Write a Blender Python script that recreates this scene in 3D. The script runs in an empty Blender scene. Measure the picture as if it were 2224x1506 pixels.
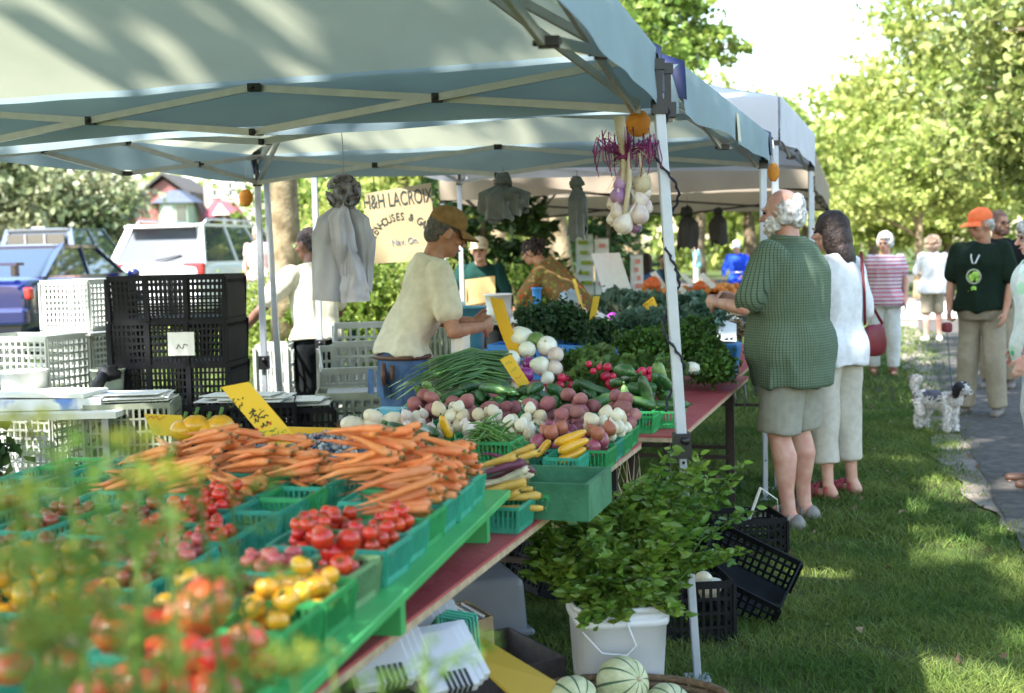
import bpy, bmesh, math, random
import numpy as np
from mathutils import Vector, Matrix, Euler, noise
rnd = random.Random(7)
S = bpy.context.scene
COL = S.collection
# ---------------------------------------------------------------- camera
F = 2700.0; PIT = math.atan(205/F); ROL = math.radians(1.3)
CAM = Vector((0, 0, 1.5))
VW = Vector((0, math.cos(PIT), -math.sin(PIT)))
U0 = Vector((0, math.sin(PIT), math.cos(PIT))); R0 = Vector((1, 0, 0))
RT = R0*math.cos(ROL) - U0*math.sin(ROL); UP = U0*math.cos(ROL) + R0*math.sin(ROL)
cd = bpy.data.cameras.new('camera'); cam = bpy.data.objects.new('camera', cd); COL.objects.link(cam)
m = Matrix((RT, UP, -VW)).transposed().to_4x4(); m.translation = CAM; cam.matrix_world = m
cd.sensor_width = 36; cd.lens = 36*F/2224; cd.clip_start = .05; cd.clip_end = 600
cd.dof.use_dof = True; cd.dof.focus_distance = 4.9; cd.dof.aperture_fstop = 3.1
S.camera = cam
# ---------------------------------------------------------------- world, sun, exposure
SUN = Vector((-.52, -.50, .95)).normalized()
w = bpy.data.worlds.new('World'); S.world = w; w.use_nodes = True
nt = w.node_tree; bg = nt.nodes['Background']
sky = nt.nodes.new('ShaderNodeTexSky'); sky.sky_type = 'NISHITA'; sky.sun_disc = False
sky.sun_elevation = math.asin(SUN.z); sky.sun_rotation = math.atan2(SUN.x, SUN.y)
sky.air_density = 1.5; sky.dust_density = 1.2
nt.links.new(sky.outputs[0], bg.inputs[0]); bg.inputs[1].default_value = .15
sl = bpy.data.lights.new('sun', 'SUN'); sl.energy = 4.6; sl.angle = math.radians(.6); sl.color = (1, .96, .90)
so = bpy.data.objects.new('sun', sl); COL.objects.link(so); so.rotation_euler = SUN.to_track_quat('Z', 'Y').to_euler()
S.view_settings.view_transform = 'Standard'; S.view_settings.look = 'None'; S.view_settings.gamma = 1
S.view_settings.exposure = 2.1
S.render.engine = 'CYCLES'
try:
    S.cycles.use_denoising = True; S.cycles.max_bounces = 7; S.cycles.diffuse_bounces = 4; S.cycles.transparent_max_bounces = 8
    S.cycles.sample_clamp_indirect = 6; S.cycles.caustics_reflective = False; S.cycles.caustics_refractive = False
except Exception: pass
# ---------------------------------------------------------------- pixel -> world (pixels of the 2224 x 1506 photograph)
def ray(x, y): return VW*F + RT*(x-1112) - UP*(y-753)
def at(x, y, d):
    r = ray(x, y); return CAM + r*(d/r.y)
def onz(x, y, z):
    r = ray(x, y); return CAM + r*((z-1.5)/r.z)
UD = Vector((.3, .954, 0)).normalized(); LD = Vector((-UD.y, UD.x, 0))   # along the tables, to their left
TYAW = math.atan2(-UD.x, UD.y)
# ---------------------------------------------------------------- materials
MATS = {}
def mat(name, col, rough=.6, metal=0, var=0, scale=30, bump=0, transl=0, spec=.5, col2=None, isl=0, obj=0, coat=0, emit=0, alpha=1, sss=0, bscale=None, tint=None, detail=4, ramp=(.35, .65)):
    if name in MATS: return MATS[name]
    m = bpy.data.materials.new(name); m.use_nodes = True; MATS[name] = m
    n = m.node_tree.nodes; l = m.node_tree.links; b = n['Principled BSDF']
    b.inputs['Roughness'].default_value = rough; b.inputs['Metallic'].default_value = metal
    b.inputs['Specular IOR Level'].default_value = spec; b.inputs['Coat Weight'].default_value = coat
    tc = n.new('ShaderNodeTexCoord'); oi = n.new('ShaderNodeObjectInfo')
    add = n.new('ShaderNodeVectorMath'); add.operation = 'MULTIPLY_ADD'
    add.inputs[1].default_value = (1, 1, 1)
    l.new(tc.outputs['Object'], add.inputs[0])
    sc_ = n.new('ShaderNodeMath'); sc_.operation = 'MULTIPLY'; sc_.inputs[1].default_value = 37
    l.new(oi.outputs['Random'], sc_.inputs[0]); l.new(sc_.outputs[0], add.inputs[2])
    no = n.new('ShaderNodeTexNoise'); no.inputs['Scale'].default_value = scale; no.inputs['Detail'].default_value = detail
    l.new(add.outputs[0], no.inputs['Vector'])
    c1 = list(col)+[1]
    if col2 is None: c2 = [min(1, x*(1+var)) for x in col]+[1]; c1 = [x*(1-var) for x in col]+[1]
    else: c2 = list(col2)+[1]
    rp = n.new('ShaderNodeValToRGB'); rp.color_ramp.elements[0].position = ramp[0]; rp.color_ramp.elements[1].position = ramp[1]
    rp.color_ramp.elements[0].color = c1; rp.color_ramp.elements[1].color = c2
    l.new(no.outputs['Fac'], rp.inputs[0]); out = rp.outputs[0]
    for k, amt, hue in ((0, isl, .03), (1, obj, .02)):
        if not amt: continue
        if k == 0:
            g = n.new('ShaderNodeNewGeometry'); src = g.outputs['Random Per Island']
        else: src = oi.outputs['Random']
        hs = n.new('ShaderNodeHueSaturation')
        mr = n.new('ShaderNodeMapRange'); mr.inputs['To Min'].default_value = 1-amt; mr.inputs['To Max'].default_value = 1+amt
        mr2 = n.new('ShaderNodeMapRange'); mr2.inputs['To Min'].default_value = .5-hue*amt*1.5; mr2.inputs['To Max'].default_value = .5+hue*amt*1.5
        l.new(src, mr.inputs[0]); l.new(mr.outputs[0], hs.inputs['Value'])
        ml = n.new('ShaderNodeMath'); ml.operation = 'MULTIPLY'; ml.inputs[1].default_value = 7.31
        fr = n.new('ShaderNodeMath'); fr.operation = 'FRACT'
        l.new(src, ml.inputs[0]); l.new(ml.outputs[0], fr.inputs[0]); l.new(fr.outputs[0], mr2.inputs[0]); l.new(mr2.outputs[0], hs.inputs['Hue'])
        l.new(out, hs.inputs['Color']); out = hs.outputs[0]
    l.new(out, b.inputs['Base Color'])
    if bump:
        bp = n.new('ShaderNodeBump'); bp.inputs['Strength'].default_value = bump; bp.inputs['Distance'].default_value = .01
        nb = n.new('ShaderNodeTexNoise'); nb.inputs['Scale'].default_value = bscale or scale; nb.inputs['Detail'].default_value = 5
        l.new(add.outputs[0], nb.inputs['Vector']); l.new(nb.outputs['Fac'], bp.inputs['Height']); l.new(bp.outputs[0], b.inputs['Normal'])
    if sss: b.inputs['Subsurface Weight'].default_value = sss; b.inputs['Subsurface Radius'].default_value = (.012, .005, .003)
    if emit: b.inputs['Emission Strength'].default_value = emit; l.new(out, b.inputs['Emission Color'])
    if alpha < 1: b.inputs['Alpha'].default_value = alpha
    if transl:
        tr = n.new('ShaderNodeBsdfTranslucent'); mx = n.new('ShaderNodeMixShader'); mx.inputs[0].default_value = transl
        if tint:
            mc = n.new('ShaderNodeMix'); mc.data_type = 'RGBA'; mc.blend_type = 'MULTIPLY'; mc.inputs[0].default_value = 1
            l.new(out, mc.inputs[6]); mc.inputs[7].default_value = list(tint)+[1]; l.new(mc.outputs[2], tr.inputs['Color'])
        else: l.new(out, tr.inputs['Color'])
        l.new(b.outputs[0], mx.inputs[1]); l.new(tr.outputs[0], mx.inputs[2]); l.new(mx.outputs[0], n['Material Output'].inputs[0])
    m['out'] = 1
    return m
def overlay(m, build):
    """put a pattern over a material's base colour: build(nodes, links, objcoord socket) -> (factor socket, colour)"""
    n = m.node_tree.nodes; l = m.node_tree.links; b = n['Principled BSDF']
    src = b.inputs['Base Color'].links[0].from_socket
    tc = n.new('ShaderNodeTexCoord')
    fac, c = build(n, l, tc.outputs['Object'])
    mx = n.new('ShaderNodeMix'); mx.data_type = 'RGBA'; l.new(fac, mx.inputs[0]); l.new(src, mx.inputs[6])
    if hasattr(c, 'default_value') or hasattr(c, 'links'): l.new(c, mx.inputs[7])
    else: mx.inputs[7].default_value = list(c)+[1]
    l.new(mx.outputs[2], b.inputs['Base Color']); return m
def lines(n, l, vec, axis, period, width):
    sp = n.new('ShaderNodeSeparateXYZ'); l.new(vec, sp.inputs[0])
    a = n.new('ShaderNodeMath'); a.operation = 'DIVIDE'; a.inputs[1].default_value = period; l.new(sp.outputs[axis], a.inputs[0])
    f = n.new('ShaderNodeMath'); f.operation = 'FRACT'; l.new(a.outputs[0], f.inputs[0])
    c = n.new('ShaderNodeMath'); c.operation = 'LESS_THAN'; c.inputs[1].default_value = width; l.new(f.outputs[0], c.inputs[0])
    return c.outputs[0]
# ---------------------------------------------------------------- mesh building
class MB:
    def __init__(s): s.v = []; s.f = []; s.s = []; s.mi = []; s.m = 0; s.smooth = True
    def add(s, vs, fs, smooth=None):
        o = len(s.v); s.v += [tuple(v) for v in vs]
        for f in fs: s.f.append([i+o for i in f]); s.s.append(s.smooth if smooth is None else smooth); s.mi.append(s.m)
    def box(s, c, d, M=None, taper=1):
        x, y, z = d[0]/2, d[1]/2, d[2]/2; vs = []
        for k in (-1, 1):
            t = taper if k < 0 else 1
            for a, b in ((-1, -1), (1, -1), (1, 1), (-1, 1)): vs.append(Vector((a*x*t, b*y*t, k*z)))
        if M is not None: vs = [M @ v for v in vs]
        c = Vector(c); vs = [v+c for v in vs]
        s.add(vs, [(0, 3, 2, 1), (4, 5, 6, 7), (0, 1, 5, 4), (1, 2, 6, 5), (2, 3, 7, 6), (3, 0, 4, 7)], False)
    def bar(s, p, q, a, b=None, up=(0, 0, 1)):
        p = Vector(p); q = Vector(q); d = (q-p); L = d.length
        if L < 1e-6: return
        d.normalize(); u = Vector(up)
        if abs(d.dot(u)) > .98: u = Vector((1, 0, 0))
        x = d.cross(u).normalized(); z = x.cross(d)
        b = b or a; vs = []
        for e in (p, q):
            for i, j in ((-1, -1), (1, -1), (1, 1), (-1, 1)): vs.append(e+x*(i*a/2)+z*(j*b/2))
        s.add(vs, [(0, 1, 2, 3), (7, 6, 5, 4), (0, 4, 5, 1), (1, 5, 6, 2), (2, 6, 7, 3), (3, 7, 4, 0)], False)
    def tube(s, pts, r, n=8, caps=True, flat=1, up=None):
        pts = [Vector(p) for p in pts]; N = len(pts)
        if not hasattr(r, '__len__'): r = [r]*N
        T = [(pts[min(i+1, N-1)]-pts[max(i-1, 0)]).normalized() for i in range(N)]
        u = Vector(up) if up else Vector((0, 0, 1))
        if abs(T[0].dot(u)) > .95: u = Vector((0, 1, 0))
        vs = []; fs = []
        x = T[0].cross(u).normalized()
        for i in range(N):
            x = (x - T[i]*x.dot(T[i])).normalized(); y = x.cross(T[i])
            ra = r[i]; rx, ry = (ra if hasattr(ra, '__len__') else (ra, ra*flat))
            for k in range(n):
                a = 2*math.pi*k/n; vs.append(pts[i]+x*(math.cos(a)*rx)+y*(math.sin(a)*ry))
        for i in range(N-1):
            for k in range(n):
                k2 = (k+1) % n; fs.append((i*n+k, i*n+k2, (i+1)*n+k2, (i+1)*n+k))
        if caps: fs.append(tuple(range(n))[::-1]); fs.append(tuple((N-1)*n+k for k in range(n)))
        s.add(vs, fs)
    def ell(s, c, r, n=12, m=8, M=None, fn=None):
        c = Vector(c); vs = []; fs = []
        for j in range(m+1):
            t = math.pi*j/m
            for k in range(n):
                a = 2*math.pi*k/n; v = Vector((math.sin(t)*math.cos(a), math.sin(t)*math.sin(a), math.cos(t)))
                if fn: v = v*fn(v)
                v = Vector((v.x*r[0], v.y*r[1], v.z*r[2]))
                if M is not None: v = M @ v
                vs.append(v+c)
        for j in range(m):
            for k in range(n):
                k2 = (k+1) % n; fs.append((j*n+k, (j+1)*n+k, (j+1)*n+k2, j*n+k2))
        s.add(vs, fs)
    def cap(s, p, q, r1, r2, n=12, flat=1):
        """closed tapered capsule"""
        p = Vector(p); q = Vector(q); d = (q-p).normalized()
        pts = []; rr = []
        for t in (-1, -.85, -.5, 0): pts.append(p+d*(r1*t)); rr.append(max(.0005, r1*math.sqrt(max(0, 1-t*t))))
        for t in (0, .5, .85, 1): pts.append(q+d*(r2*t)); rr.append(max(.0005, r2*math.sqrt(max(0, 1-t*t))))
        s.tube(pts, rr, n, flat=flat)
    def lathe(s, prof, n=24, c=(0, 0, 0), M=None, fn=None):
        vs = []; fs = []; c = Vector(c)
        for j, (r, z) in enumerate(prof):
            for k in range(n):
                a = 2*math.pi*k/n; rr = r*(fn(a, j) if fn else 1)
                v = Vector((rr*math.cos(a), rr*math.sin(a), z))
                if M is not None: v = M @ v
                vs.append(v+c)
        for j in range(len(prof)-1):
            for k in range(n):
                k2 = (k+1) % n; fs.append((j*n+k, j*n+k2, (j+1)*n+k2, (j+1)*n+k))
        s.add(vs, fs)
    def grid(s, fn, nu, nv, smooth=True):
        vs = [fn(i/nu, j/nv) for j in range(nv+1) for i in range(nu+1)]
        s.add(vs, [(j*(nu+1)+i, j*(nu+1)+i+1, (j+1)*(nu+1)+i+1, (j+1)*(nu+1)+i) for j in range(nv) for i in range(nu)], smooth)
    def prism(s, poly, h, M=None, c=(0, 0, 0)):
        """poly in xy extruded along z by h"""
        c = Vector(c); n = len(poly)
        vs = [Vector((x, y, 0)) for x, y in poly]+[Vector((x, y, h)) for x, y in poly]
        if M is not None: vs = [M @ v for v in vs]
        s.add([v+c for v in vs], [tuple(range(n))[::-1], tuple(range(n, 2*n))]+[(i, (i+1) % n, (i+1) % n+n, i+n) for i in range(n)], False)
    def mesh(s, name):
        me = bpy.data.meshes.new(name); me.from_pydata(s.v, [], s.f); me.polygons.foreach_set('use_smooth', s.s)
        if any(s.mi): me.polygons.foreach_set('material_index', s.mi)
        me.update(); return me
    def build(s, name, mats, parent=None, loc=None, rot=None):
        o = bpy.data.objects.new(name, s.mesh(name)); COL.objects.link(o)
        for m_ in (mats if isinstance(mats, (list, tuple)) else [mats]): o.data.materials.append(m_)
        if parent: o.parent = parent
        if loc is not None: o.location = loc
        if rot is not None: o.rotation_euler = rot
        return o
def npmesh(name, V, Fc, mt, parent=None, smooth=False):
    """fast mesh from arrays; Fc is (n,k)"""
    me = bpy.data.meshes.new(name); k = Fc.shape[1]; n = len(Fc)
    me.vertices.add(len(V)); me.vertices.foreach_set('co', V.astype(np.float32).ravel())
    me.loops.add(n*k); me.loops.foreach_set('vertex_index', Fc.astype(np.int32).ravel())
    me.polygons.add(n); me.polygons.foreach_set('loop_start', np.arange(0, n*k, k, dtype=np.int32))
    if smooth: me.polygons.foreach_set('use_smooth', np.ones(n, dtype=bool))
    me.update(calc_edges=True); me.materials.append(mt)
    o = bpy.data.objects.new(name, me); COL.objects.link(o)
    if parent: o.parent = parent
    return o
def empty(name, loc=(0, 0, 0), rz=0, rot=None):
    o = bpy.data.objects.new(name, None); COL.objects.link(o); o.location = loc
    o.rotation_euler = rot if rot is not None else (0, 0, rz); o.empty_display_size = .1; return o
def tag(o, label, cat, group=None):
    o['label'] = label; o['category'] = cat
    if group: o['group'] = group
    return o
def thing(name, label, cat, loc=(0, 0, 0), rz=0, group=None, rot=None): return tag(empty(name, loc, rz, rot), label, cat, group)
def struct(o): o['kind'] = 'structure'; return o
KIDS = {}
def dup(root, loc, rot=None, label=None, group=None, scale=None, mats=None):
    if root.name not in KIDS: KIDS[root.name] = [(c, [g for g in bpy.data.objects if g.parent is c]) for c in bpy.data.objects if c.parent is root]
    r = root.copy(); COL.objects.link(r); r.location = loc
    if rot is not None: r.rotation_euler = rot
    if scale is not None: r.scale = scale if hasattr(scale, '__len__') else (scale,)*3
    if label: r['label'] = label
    if group: r['group'] = group
    def mm(o):
        if mats and o.type == 'MESH': o.material_slots[0].link = 'OBJECT'; o.material_slots[0].material = mats
    mm(r)
    for c, gs in KIDS[root.name]:
        c2 = c.copy(); COL.objects.link(c2); c2.parent = r; mm(c2)
        for g in gs: g2 = g.copy(); COL.objects.link(g2); g2.parent = c2
    return r
BAKE = []
def remesh(mb, name, mt, parent, vox=.01, it=4, fac=.6, noise_=None, loc=None):
    """queue: overlapping shapes become one continuous smooth surface"""
    o = mb.build(name, mt, parent, loc)
    r = o.modifiers.new('r', 'REMESH'); r.mode = 'VOXEL'; r.voxel_size = vox; r.use_smooth_shade = True
    s_ = o.modifiers.new('s', 'SMOOTH'); s_.factor = fac; s_.iterations = it
    BAKE.append((o, noise_)); return o
def bake():
    bpy.context.view_layer.update(); dg = bpy.context.evaluated_depsgraph_get()
    for o, nz in BAKE:
        me = bpy.data.meshes.new_from_object(o.evaluated_get(dg)); old = o.data; o.modifiers.clear()
        o.data = me; me.name = o.name
        if not me.materials: me.materials.append(old.materials[0])
        if nz:
            amp, sc, seed = nz; off = Vector((seed*3.1, seed*1.7, 0))
            co = np.empty(len(me.vertices)*3, np.float32); me.vertices.foreach_get('co', co); co = co.reshape(-1, 3)
            no = np.empty(len(me.vertices)*3, np.float32); me.vertices.foreach_get('normal', no); no = no.reshape(-1, 3)
            d = np.array([noise.noise(Vector((p[0]*sc[0], p[1]*sc[1], p[2]*sc[2]))+off) for p in co.tolist()])
            d = 1-2*np.abs(d)*1.6
            co += no*(d*amp)[:, None]; me.vertices.foreach_set('co', co.ravel()); me.update()
        me.polygons.foreach_set('use_smooth', np.ones(len(me.polygons), dtype=bool))
    BAKE.clear()
# leaves: diamond-ish folded blades, arrays of centres, sizes, directions
def leafmesh(name, P, size, mt, parent=None, rs=1, elong=1.5, droop=0, dirs=None, spread=1.0, fold=.25, shape='leaf'):
    g = np.random.default_rng(rs); n = len(P)
    d = g.normal(size=(n, 3)); d[:, 2] -= droop
    if dirs is not None: d = dirs+d*spread
    d /= np.linalg.norm(d, axis=1, keepdims=True)+1e-9
    a = g.normal(size=(n, 3)); x = np.cross(d, a); x /= np.linalg.norm(x, axis=1, keepdims=True)+1e-9; nn = np.cross(x, d)
    s_ = (size*(.6+.8*g.random(n)))[:, None]
    L = s_*elong*.5; W = s_*.5
    if shape == "oval":
        v = np.stack([P-d*L, P-d*L*.45+x*W*.85+nn*W*fold, P+d*L*.25+x*W*.8+nn*W*fold, P+d*L, P+d*L*.25-x*W*.8+nn*W*fold, P-d*L*.45-x*W*.85+nn*W*fold, P+d*L*0.-nn*W*fold*.6], 1).reshape(-1, 3); i = np.arange(n)*7
        fc = np.concatenate([np.stack([i+a_, i+b_, i+6], 1) for a_, b_ in ((0, 1), (1, 2), (2, 3), (3, 4), (4, 5), (5, 0))]); return npmesh(name, v, fc, mt, parent, smooth=True)
    if shape == "leaf":
        v = np.stack([P-d*L, P+x*W-d*L*.15+nn*W*fold, P+d*L, P-x*W-d*L*.15+nn*W*fold], 1).reshape(-1, 3)
        i = np.arange(n)*4; fc = np.stack([i, i+1, i+2, i+3], 1)
        fc = np.concatenate([np.stack([i, i+1, i+2], 1), np.stack([i, i+2, i+3], 1)])
    else:  # blade: triangle
        v = np.stack([P-x*W*.5, P+x*W*.5, P+d*L*2], 1).reshape(-1, 3); i = np.arange(n)*3; fc = np.stack([i, i+1, i+2], 1)
    return npmesh(name, v, fc, mt, parent)
def blobpts(blobs, n, g, clump=None, shell=.55):
    """points through ellipsoid blobs, gathered in clumps"""
    vol = np.array([b[1][0]*b[1][1]*b[1][2] for b in blobs])**.7; pr = vol/vol.sum(); out = []
    ncl = max(1, int(n/(clump or 60)))
    ci = g.choice(len(blobs), ncl, p=pr)
    for k in ci:
        c, r = blobs[k]; u = g.normal(size=3); u /= np.linalg.norm(u)
        rad = (shell+(1-shell)*g.random())
        cc = np.array(c)+u*np.array(r)*rad; m_ = max(1, n//ncl)
        rr = min(r)*.22*(.6+g.random())
        q = g.normal(size=(m_, 3))*np.array([rr*1.3, rr*1.3, rr*.7]); out.append(cc+q)
    return np.concatenate(out)
def txt(body, size, mt, parent, loc, rot, name='lettering', ext=.0008, align='CENTER', sx=1, off=0):
    c = bpy.data.curves.new(name, 'FONT'); c.body = body; c.size = size; c.extrude = ext; c.align_x = align; c.offset = off
    o = bpy.data.objects.new(name, c); COL.objects.link(o); c.materials.append(mt); o.location = loc; o.rotation_euler = rot; o.scale = (sx, 1, 1)
    if parent: o.parent = parent
    return o
# ================================================================ SETTING
def sstep(t): t = max(0, min(1, t)); return t*t*(3-2*t)
def gz(x, y): return .32*sstep((-x-1.5)/4)*sstep((y-9)/8)
g_ = MB()
def gfn(u, v):
    a = (u-.5)*2; x = (abs(a)**2.6)*math.copysign(1, a)*320; y = -30+(v**2.6)*560
    return Vector((x, y, gz(x, y)+.006*noise.noise(Vector((x*.8, y*.8, 0))) if y < 14 else gz(x, y)))
g_.grid(gfn, 130, 150)
mg = mat('lawn', (.055, .055, .025), 1, col2=(.06, .10, .022), scale=2.2, spec=.1, ramp=(.3, .7), bump=.6, bscale=60)
struct(g_.build('ground', mg))
def sheet(name, pts, z, mt, kind='structure', nz=0, seg=14):
    b = MB(); L, R_ = pts
    def fn(u, v):
        k = v*(len(L)-1); i = min(int(k), len(L)-2); t = k-i
        a = Vector(L[i]).lerp(Vector(L[i+1]), t); c = Vector(R_[i]).lerp(Vector(R_[i+1]), t); p = a.lerp(c, u)
        e = (noise.noise(Vector((p.x*2.3, p.y*2.3, 4)))*nz) if u in (0, 1) else 0
        return Vector((p.x+e, p.y+e*.3, gz(p.x, p.y)+z))
    b.grid(fn, 6, seg*(len(L)-1)); o = b.build(name, mt); o['kind'] = kind; return o
asph = mat('asphalt', (.088, .081, .073), .9, var=.25, scale=14, bump=.5, bscale=220, detail=8, spec=.25)
dirt = mat('dirt', (.16, .135, .11), 1, col2=(.26, .235, .2), scale=5, bump=.7, bscale=50, spec=.1, detail=8)
def pe(px, py): v = onz(px, py, 0); return (v.x, v.y)
sheet('dirt_strip', ([(2.2, 4.2), (2.56, 6.4), (2.66, 7.2), pe(2060, 1040), pe(2010, 950), pe(1965, 800), (6.5, 21), (11, 36)], [(2.4, 4.2), (2.85, 6.4), (3.1, 7.2), (3.45, 8.5), (4.1, 10.6), (5.9, 16.5), (7.2, 21), (12, 36)]), .012, dirt, nz=.14, seg=40)
sheet('path', ([(1.9, 3.6), (2.62, 6.6), (3.1, 8.2), (3.75, 10.6), (5.55, 16.5), (6.9, 21), (11.7, 36)], [(3.9, 3.6), (4.5, 6.6), (5., 8.2), (5.7, 10.6), (7.5, 16.5), (9, 21), (14, 36)]), .018, asph, nz=.05, seg=40)
sheet('parking_lot', ([(-45, 14.2), (-45, 42)], [(-1.5, 17.5), (-1.5, 42)]), .05, asph, seg=20)
pale = mat('pale_paving', (.42, .40, .37), .9, var=.12, scale=3, bump=.2)
sheet('pavement', ([(-1.5, 24), (-1.5, 31)], [(60, 24), (60, 31)]), .03, pale, seg=20)
sheet('street', ([(-60, 46), (-60, 58)], [(80, 46), (80, 58)]), .03, asph, seg=20)
# grass blades: dense and fine where the camera sees them close
def grass(name, reg, n, h, seed, mt):
    g = np.random.default_rng(seed); x = g.uniform(reg[0], reg[1], n*3); y = reg[2]+(reg[3]-reg[2])*g.random(n*3)**1.3
    keep = np.array([noise.noise(Vector((a*1.5, b*1.5, 3)))*.5+.75 > c for a, b, c in zip(x, y, g.random(n*3))])
    edge = 1.63+.33*(y-4.2)  # left border of the dirt strip
    keep &= (x < edge+g.normal(size=n*3)*.12)
    x = x[keep][:n]; y = y[keep][:n]; n = len(x)
    z = np.array([gz(a, b) for a, b in zip(x, y)])
    P = np.stack([x, y, z], 1)
    d = np.stack([g.normal(size=n)*.45, g.normal(size=n)*.45, np.ones(n)], 1)
    o = leafmesh(name, P, h, mt, dirs=d, spread=0.15, shape='blade', elong=1.1, rs=seed); o['kind'] = 'stuff'; return o
gm = mat('grass_blade', (.072, .14, .026), .6, col2=(.18, .235, .055), scale=1.6, isl=.35, transl=.35, spec=.25)
def grass2(name, reg, n, h, wd, seed, mt, keepf=None):
    g = np.random.default_rng(seed); N = int(n*2.2)
    x = g.uniform(reg[0], reg[1], N); y = reg[2]+(reg[3]-reg[2])*g.random(N)
    k = np.array([noise.noise(Vector((a*2.1, b*2.1, 3)))*.9+noise.noise(Vector((a*7, b*7, 5)))*.5+.62 > c for a, b, c in zip(x, y, g.random(N))])
    if keepf is not None: k &= keepf(x, y, g)
    x = x[k][:n]; y = y[k][:n]; n = len(x); z = np.array([gz(a, b) for a, b in zip(x, y)])-.004
    P = np.stack([x, y, z], 1); an = g.random(n)*6.28; L = h*(.5+g.random(n))
    W = np.stack([np.cos(an), np.sin(an), np.zeros(n)], 1)*(wd*(.6+.8*g.random(n)))[:, None]
    lean = np.stack([g.normal(size=n)*.55, g.normal(size=n)*.55, np.ones(n)], 1)*L[:, None]
    v = np.stack([P-W, P+W, P+lean*.55+W*.7, P+lean*.55-W*.7, P+lean*np.array([1.5, 1.5, .95])], 1).reshape(-1, 3)
    i = np.arange(n)*5; f = np.concatenate([np.stack([i, i+1, i+2], 1), np.stack([i, i+2, i+3], 1), np.stack([i+3, i+2, i+4], 1)])
    o = npmesh(name, v, f, mt); o['kind'] = 'stuff'; return o
kf = lambda x, y, g: x < np.maximum(1.62+.333*(y-4.2), np.minimum(2.62, 2.2+.16*(y-4.2)))+g.normal(size=len(x))*.1
grass2('grass', (-.2, 2.6, 2.6, 6), 95000, .034, .0022, 3, gm, kf)
grass2('grass', (.6, 4.4, 6, 11), 60000, .042, .004, 4, gm, kf)
grass2('grass', (-6, 7, 11, 22), 40000, .06, .009, 5, gm, lambda x, y, g: (x < 1.62+.333*(y-4.2)+g.normal(size=len(x))*.15))
grass2('grass', (-4.5, -1.2, 4.6, 11), 30000, .06, .005, 6, gm)
# fallen leaves on the lawn
fl = mat('dead_leaf', (.13, .07, .045), .8, col2=(.25, .17, .10), isl=.4, scale=9)
g = np.random.default_rng(9); n = 150; P = np.stack([g.uniform(.5, 4.2, n), g.uniform(3.2, 12, n), np.full(n, .03)], 1)
P = P[P[:, 0] < 1.9+.333*(P[:, 1]-4.2)]
o = leafmesh('fallen_leaves', P, .032, fl, rs=8, elong=1.3, fold=.6, dirs=np.tile([1., .3, .1], (len(P), 1)), spread=.5); o['kind'] = 'stuff'
# ---------------------------------------------------------------- trees
bark = mat('bark', (.10, .075, .05), .95, col2=(.23, .18, .12), scale=6, bump=1, bscale=18, spec=.1, detail=9)
bark2 = mat('bark_pale', (.16, .12, .07), .95, col2=(.34, .27, .17), scale=7, bump=1, bscale=22, spec=.1, detail=9)
lf_maple = mat('leaf_maple', (.16, .22, .045), .45, col2=(.33, .36, .12), scale=1.2, isl=.4, transl=.42, spec=.5)
lf_light = mat('leaf_light', (.26, .33, .07), .5, col2=(.40, .43, .13), scale=.5, isl=.32, transl=.45, spec=.4)
lf_mid = mat('leaf_mid', (.12, .20, .03), .5, col2=(.25, .33, .06), scale=.8, isl=.35, transl=.45, spec=.4)
lf_dark = mat('leaf_dark', (.03, .075, .02), .5, col2=(.07, .13, .035), scale=.9, isl=.35, transl=.25, spec=.4)
lf_grey = mat('leaf_grey', (.09, .13, .045), .5, col2=(.34, .35, .19), scale=.35, isl=.45, transl=.3, spec=.5)
def limb(b, p, q, r1, r2, seed, k=7, wob=.08):
    p = Vector(p); q = Vector(q); L = (q-p).length; pts = []; rr = []
    for i in range(k+1):
        t = i/k; o = Vector((noise.noise(Vector((t*2.5, seed, 0))), noise.noise(Vector((t*2.5, seed, 9))), 0))*L*wob*math.sin(math.pi*t)
        pts.append(p.lerp(q, t)+o); rr.append(r1+(r2-r1)*t)
    b.tube(pts, rr, 8)
def tree(label, base, tr, top, blobs, n, leaf, lm, seed, bm=None, group=None, clump=55, cat='tree', name='tree', shell=.5, elong=1.3, lean=(0, 0)):
    base = Vector(base); t = thing(name, label, cat, (0, 0, 0), group=group); b = MB(); bm = bm or bark
    tp = Vector((base.x+lean[0], base.y+lean[1], top)); fl_ = base+Vector((0, 0, .25))
    b.tube([base-Vector((0, 0, .1)), base+Vector((0, 0, .15)), base+Vector((0, 0, .5))], [tr*1.5, tr*1.15, tr], 10)
    limb(b, base+Vector((0, 0, .45)), tp, tr, tr*.6, seed, 8, .04)
    for i, (c, r) in enumerate(blobs):
        c = Vector(c); st = base.lerp(tp, .6+.4*((i*37) % 10)/10)
        limb(b, st, c, tr*.42, tr*.1, seed+i*3.3)
        for j in range(4):
            a = j*1.57+i; e = c+Vector((math.cos(a)*r[0], math.sin(a)*r[1], (-.3+.3*j)*r[2]))*.75
            limb(b, c.lerp(st, .35), e, tr*.14, tr*.03, seed+i+j, 5)
    b.build('trunk', bm, t)
    g = np.random.default_rng(seed); P = blobpts(blobs, n, g, clump, shell)
    leafmesh('crown', P, leaf, lm, t, rs=seed, elong=elong, droop=.3); return t
B = lambda *a: [((x, y, z), (r, r2, r3)) for x, y, z, r, r2, r3 in a]
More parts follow.
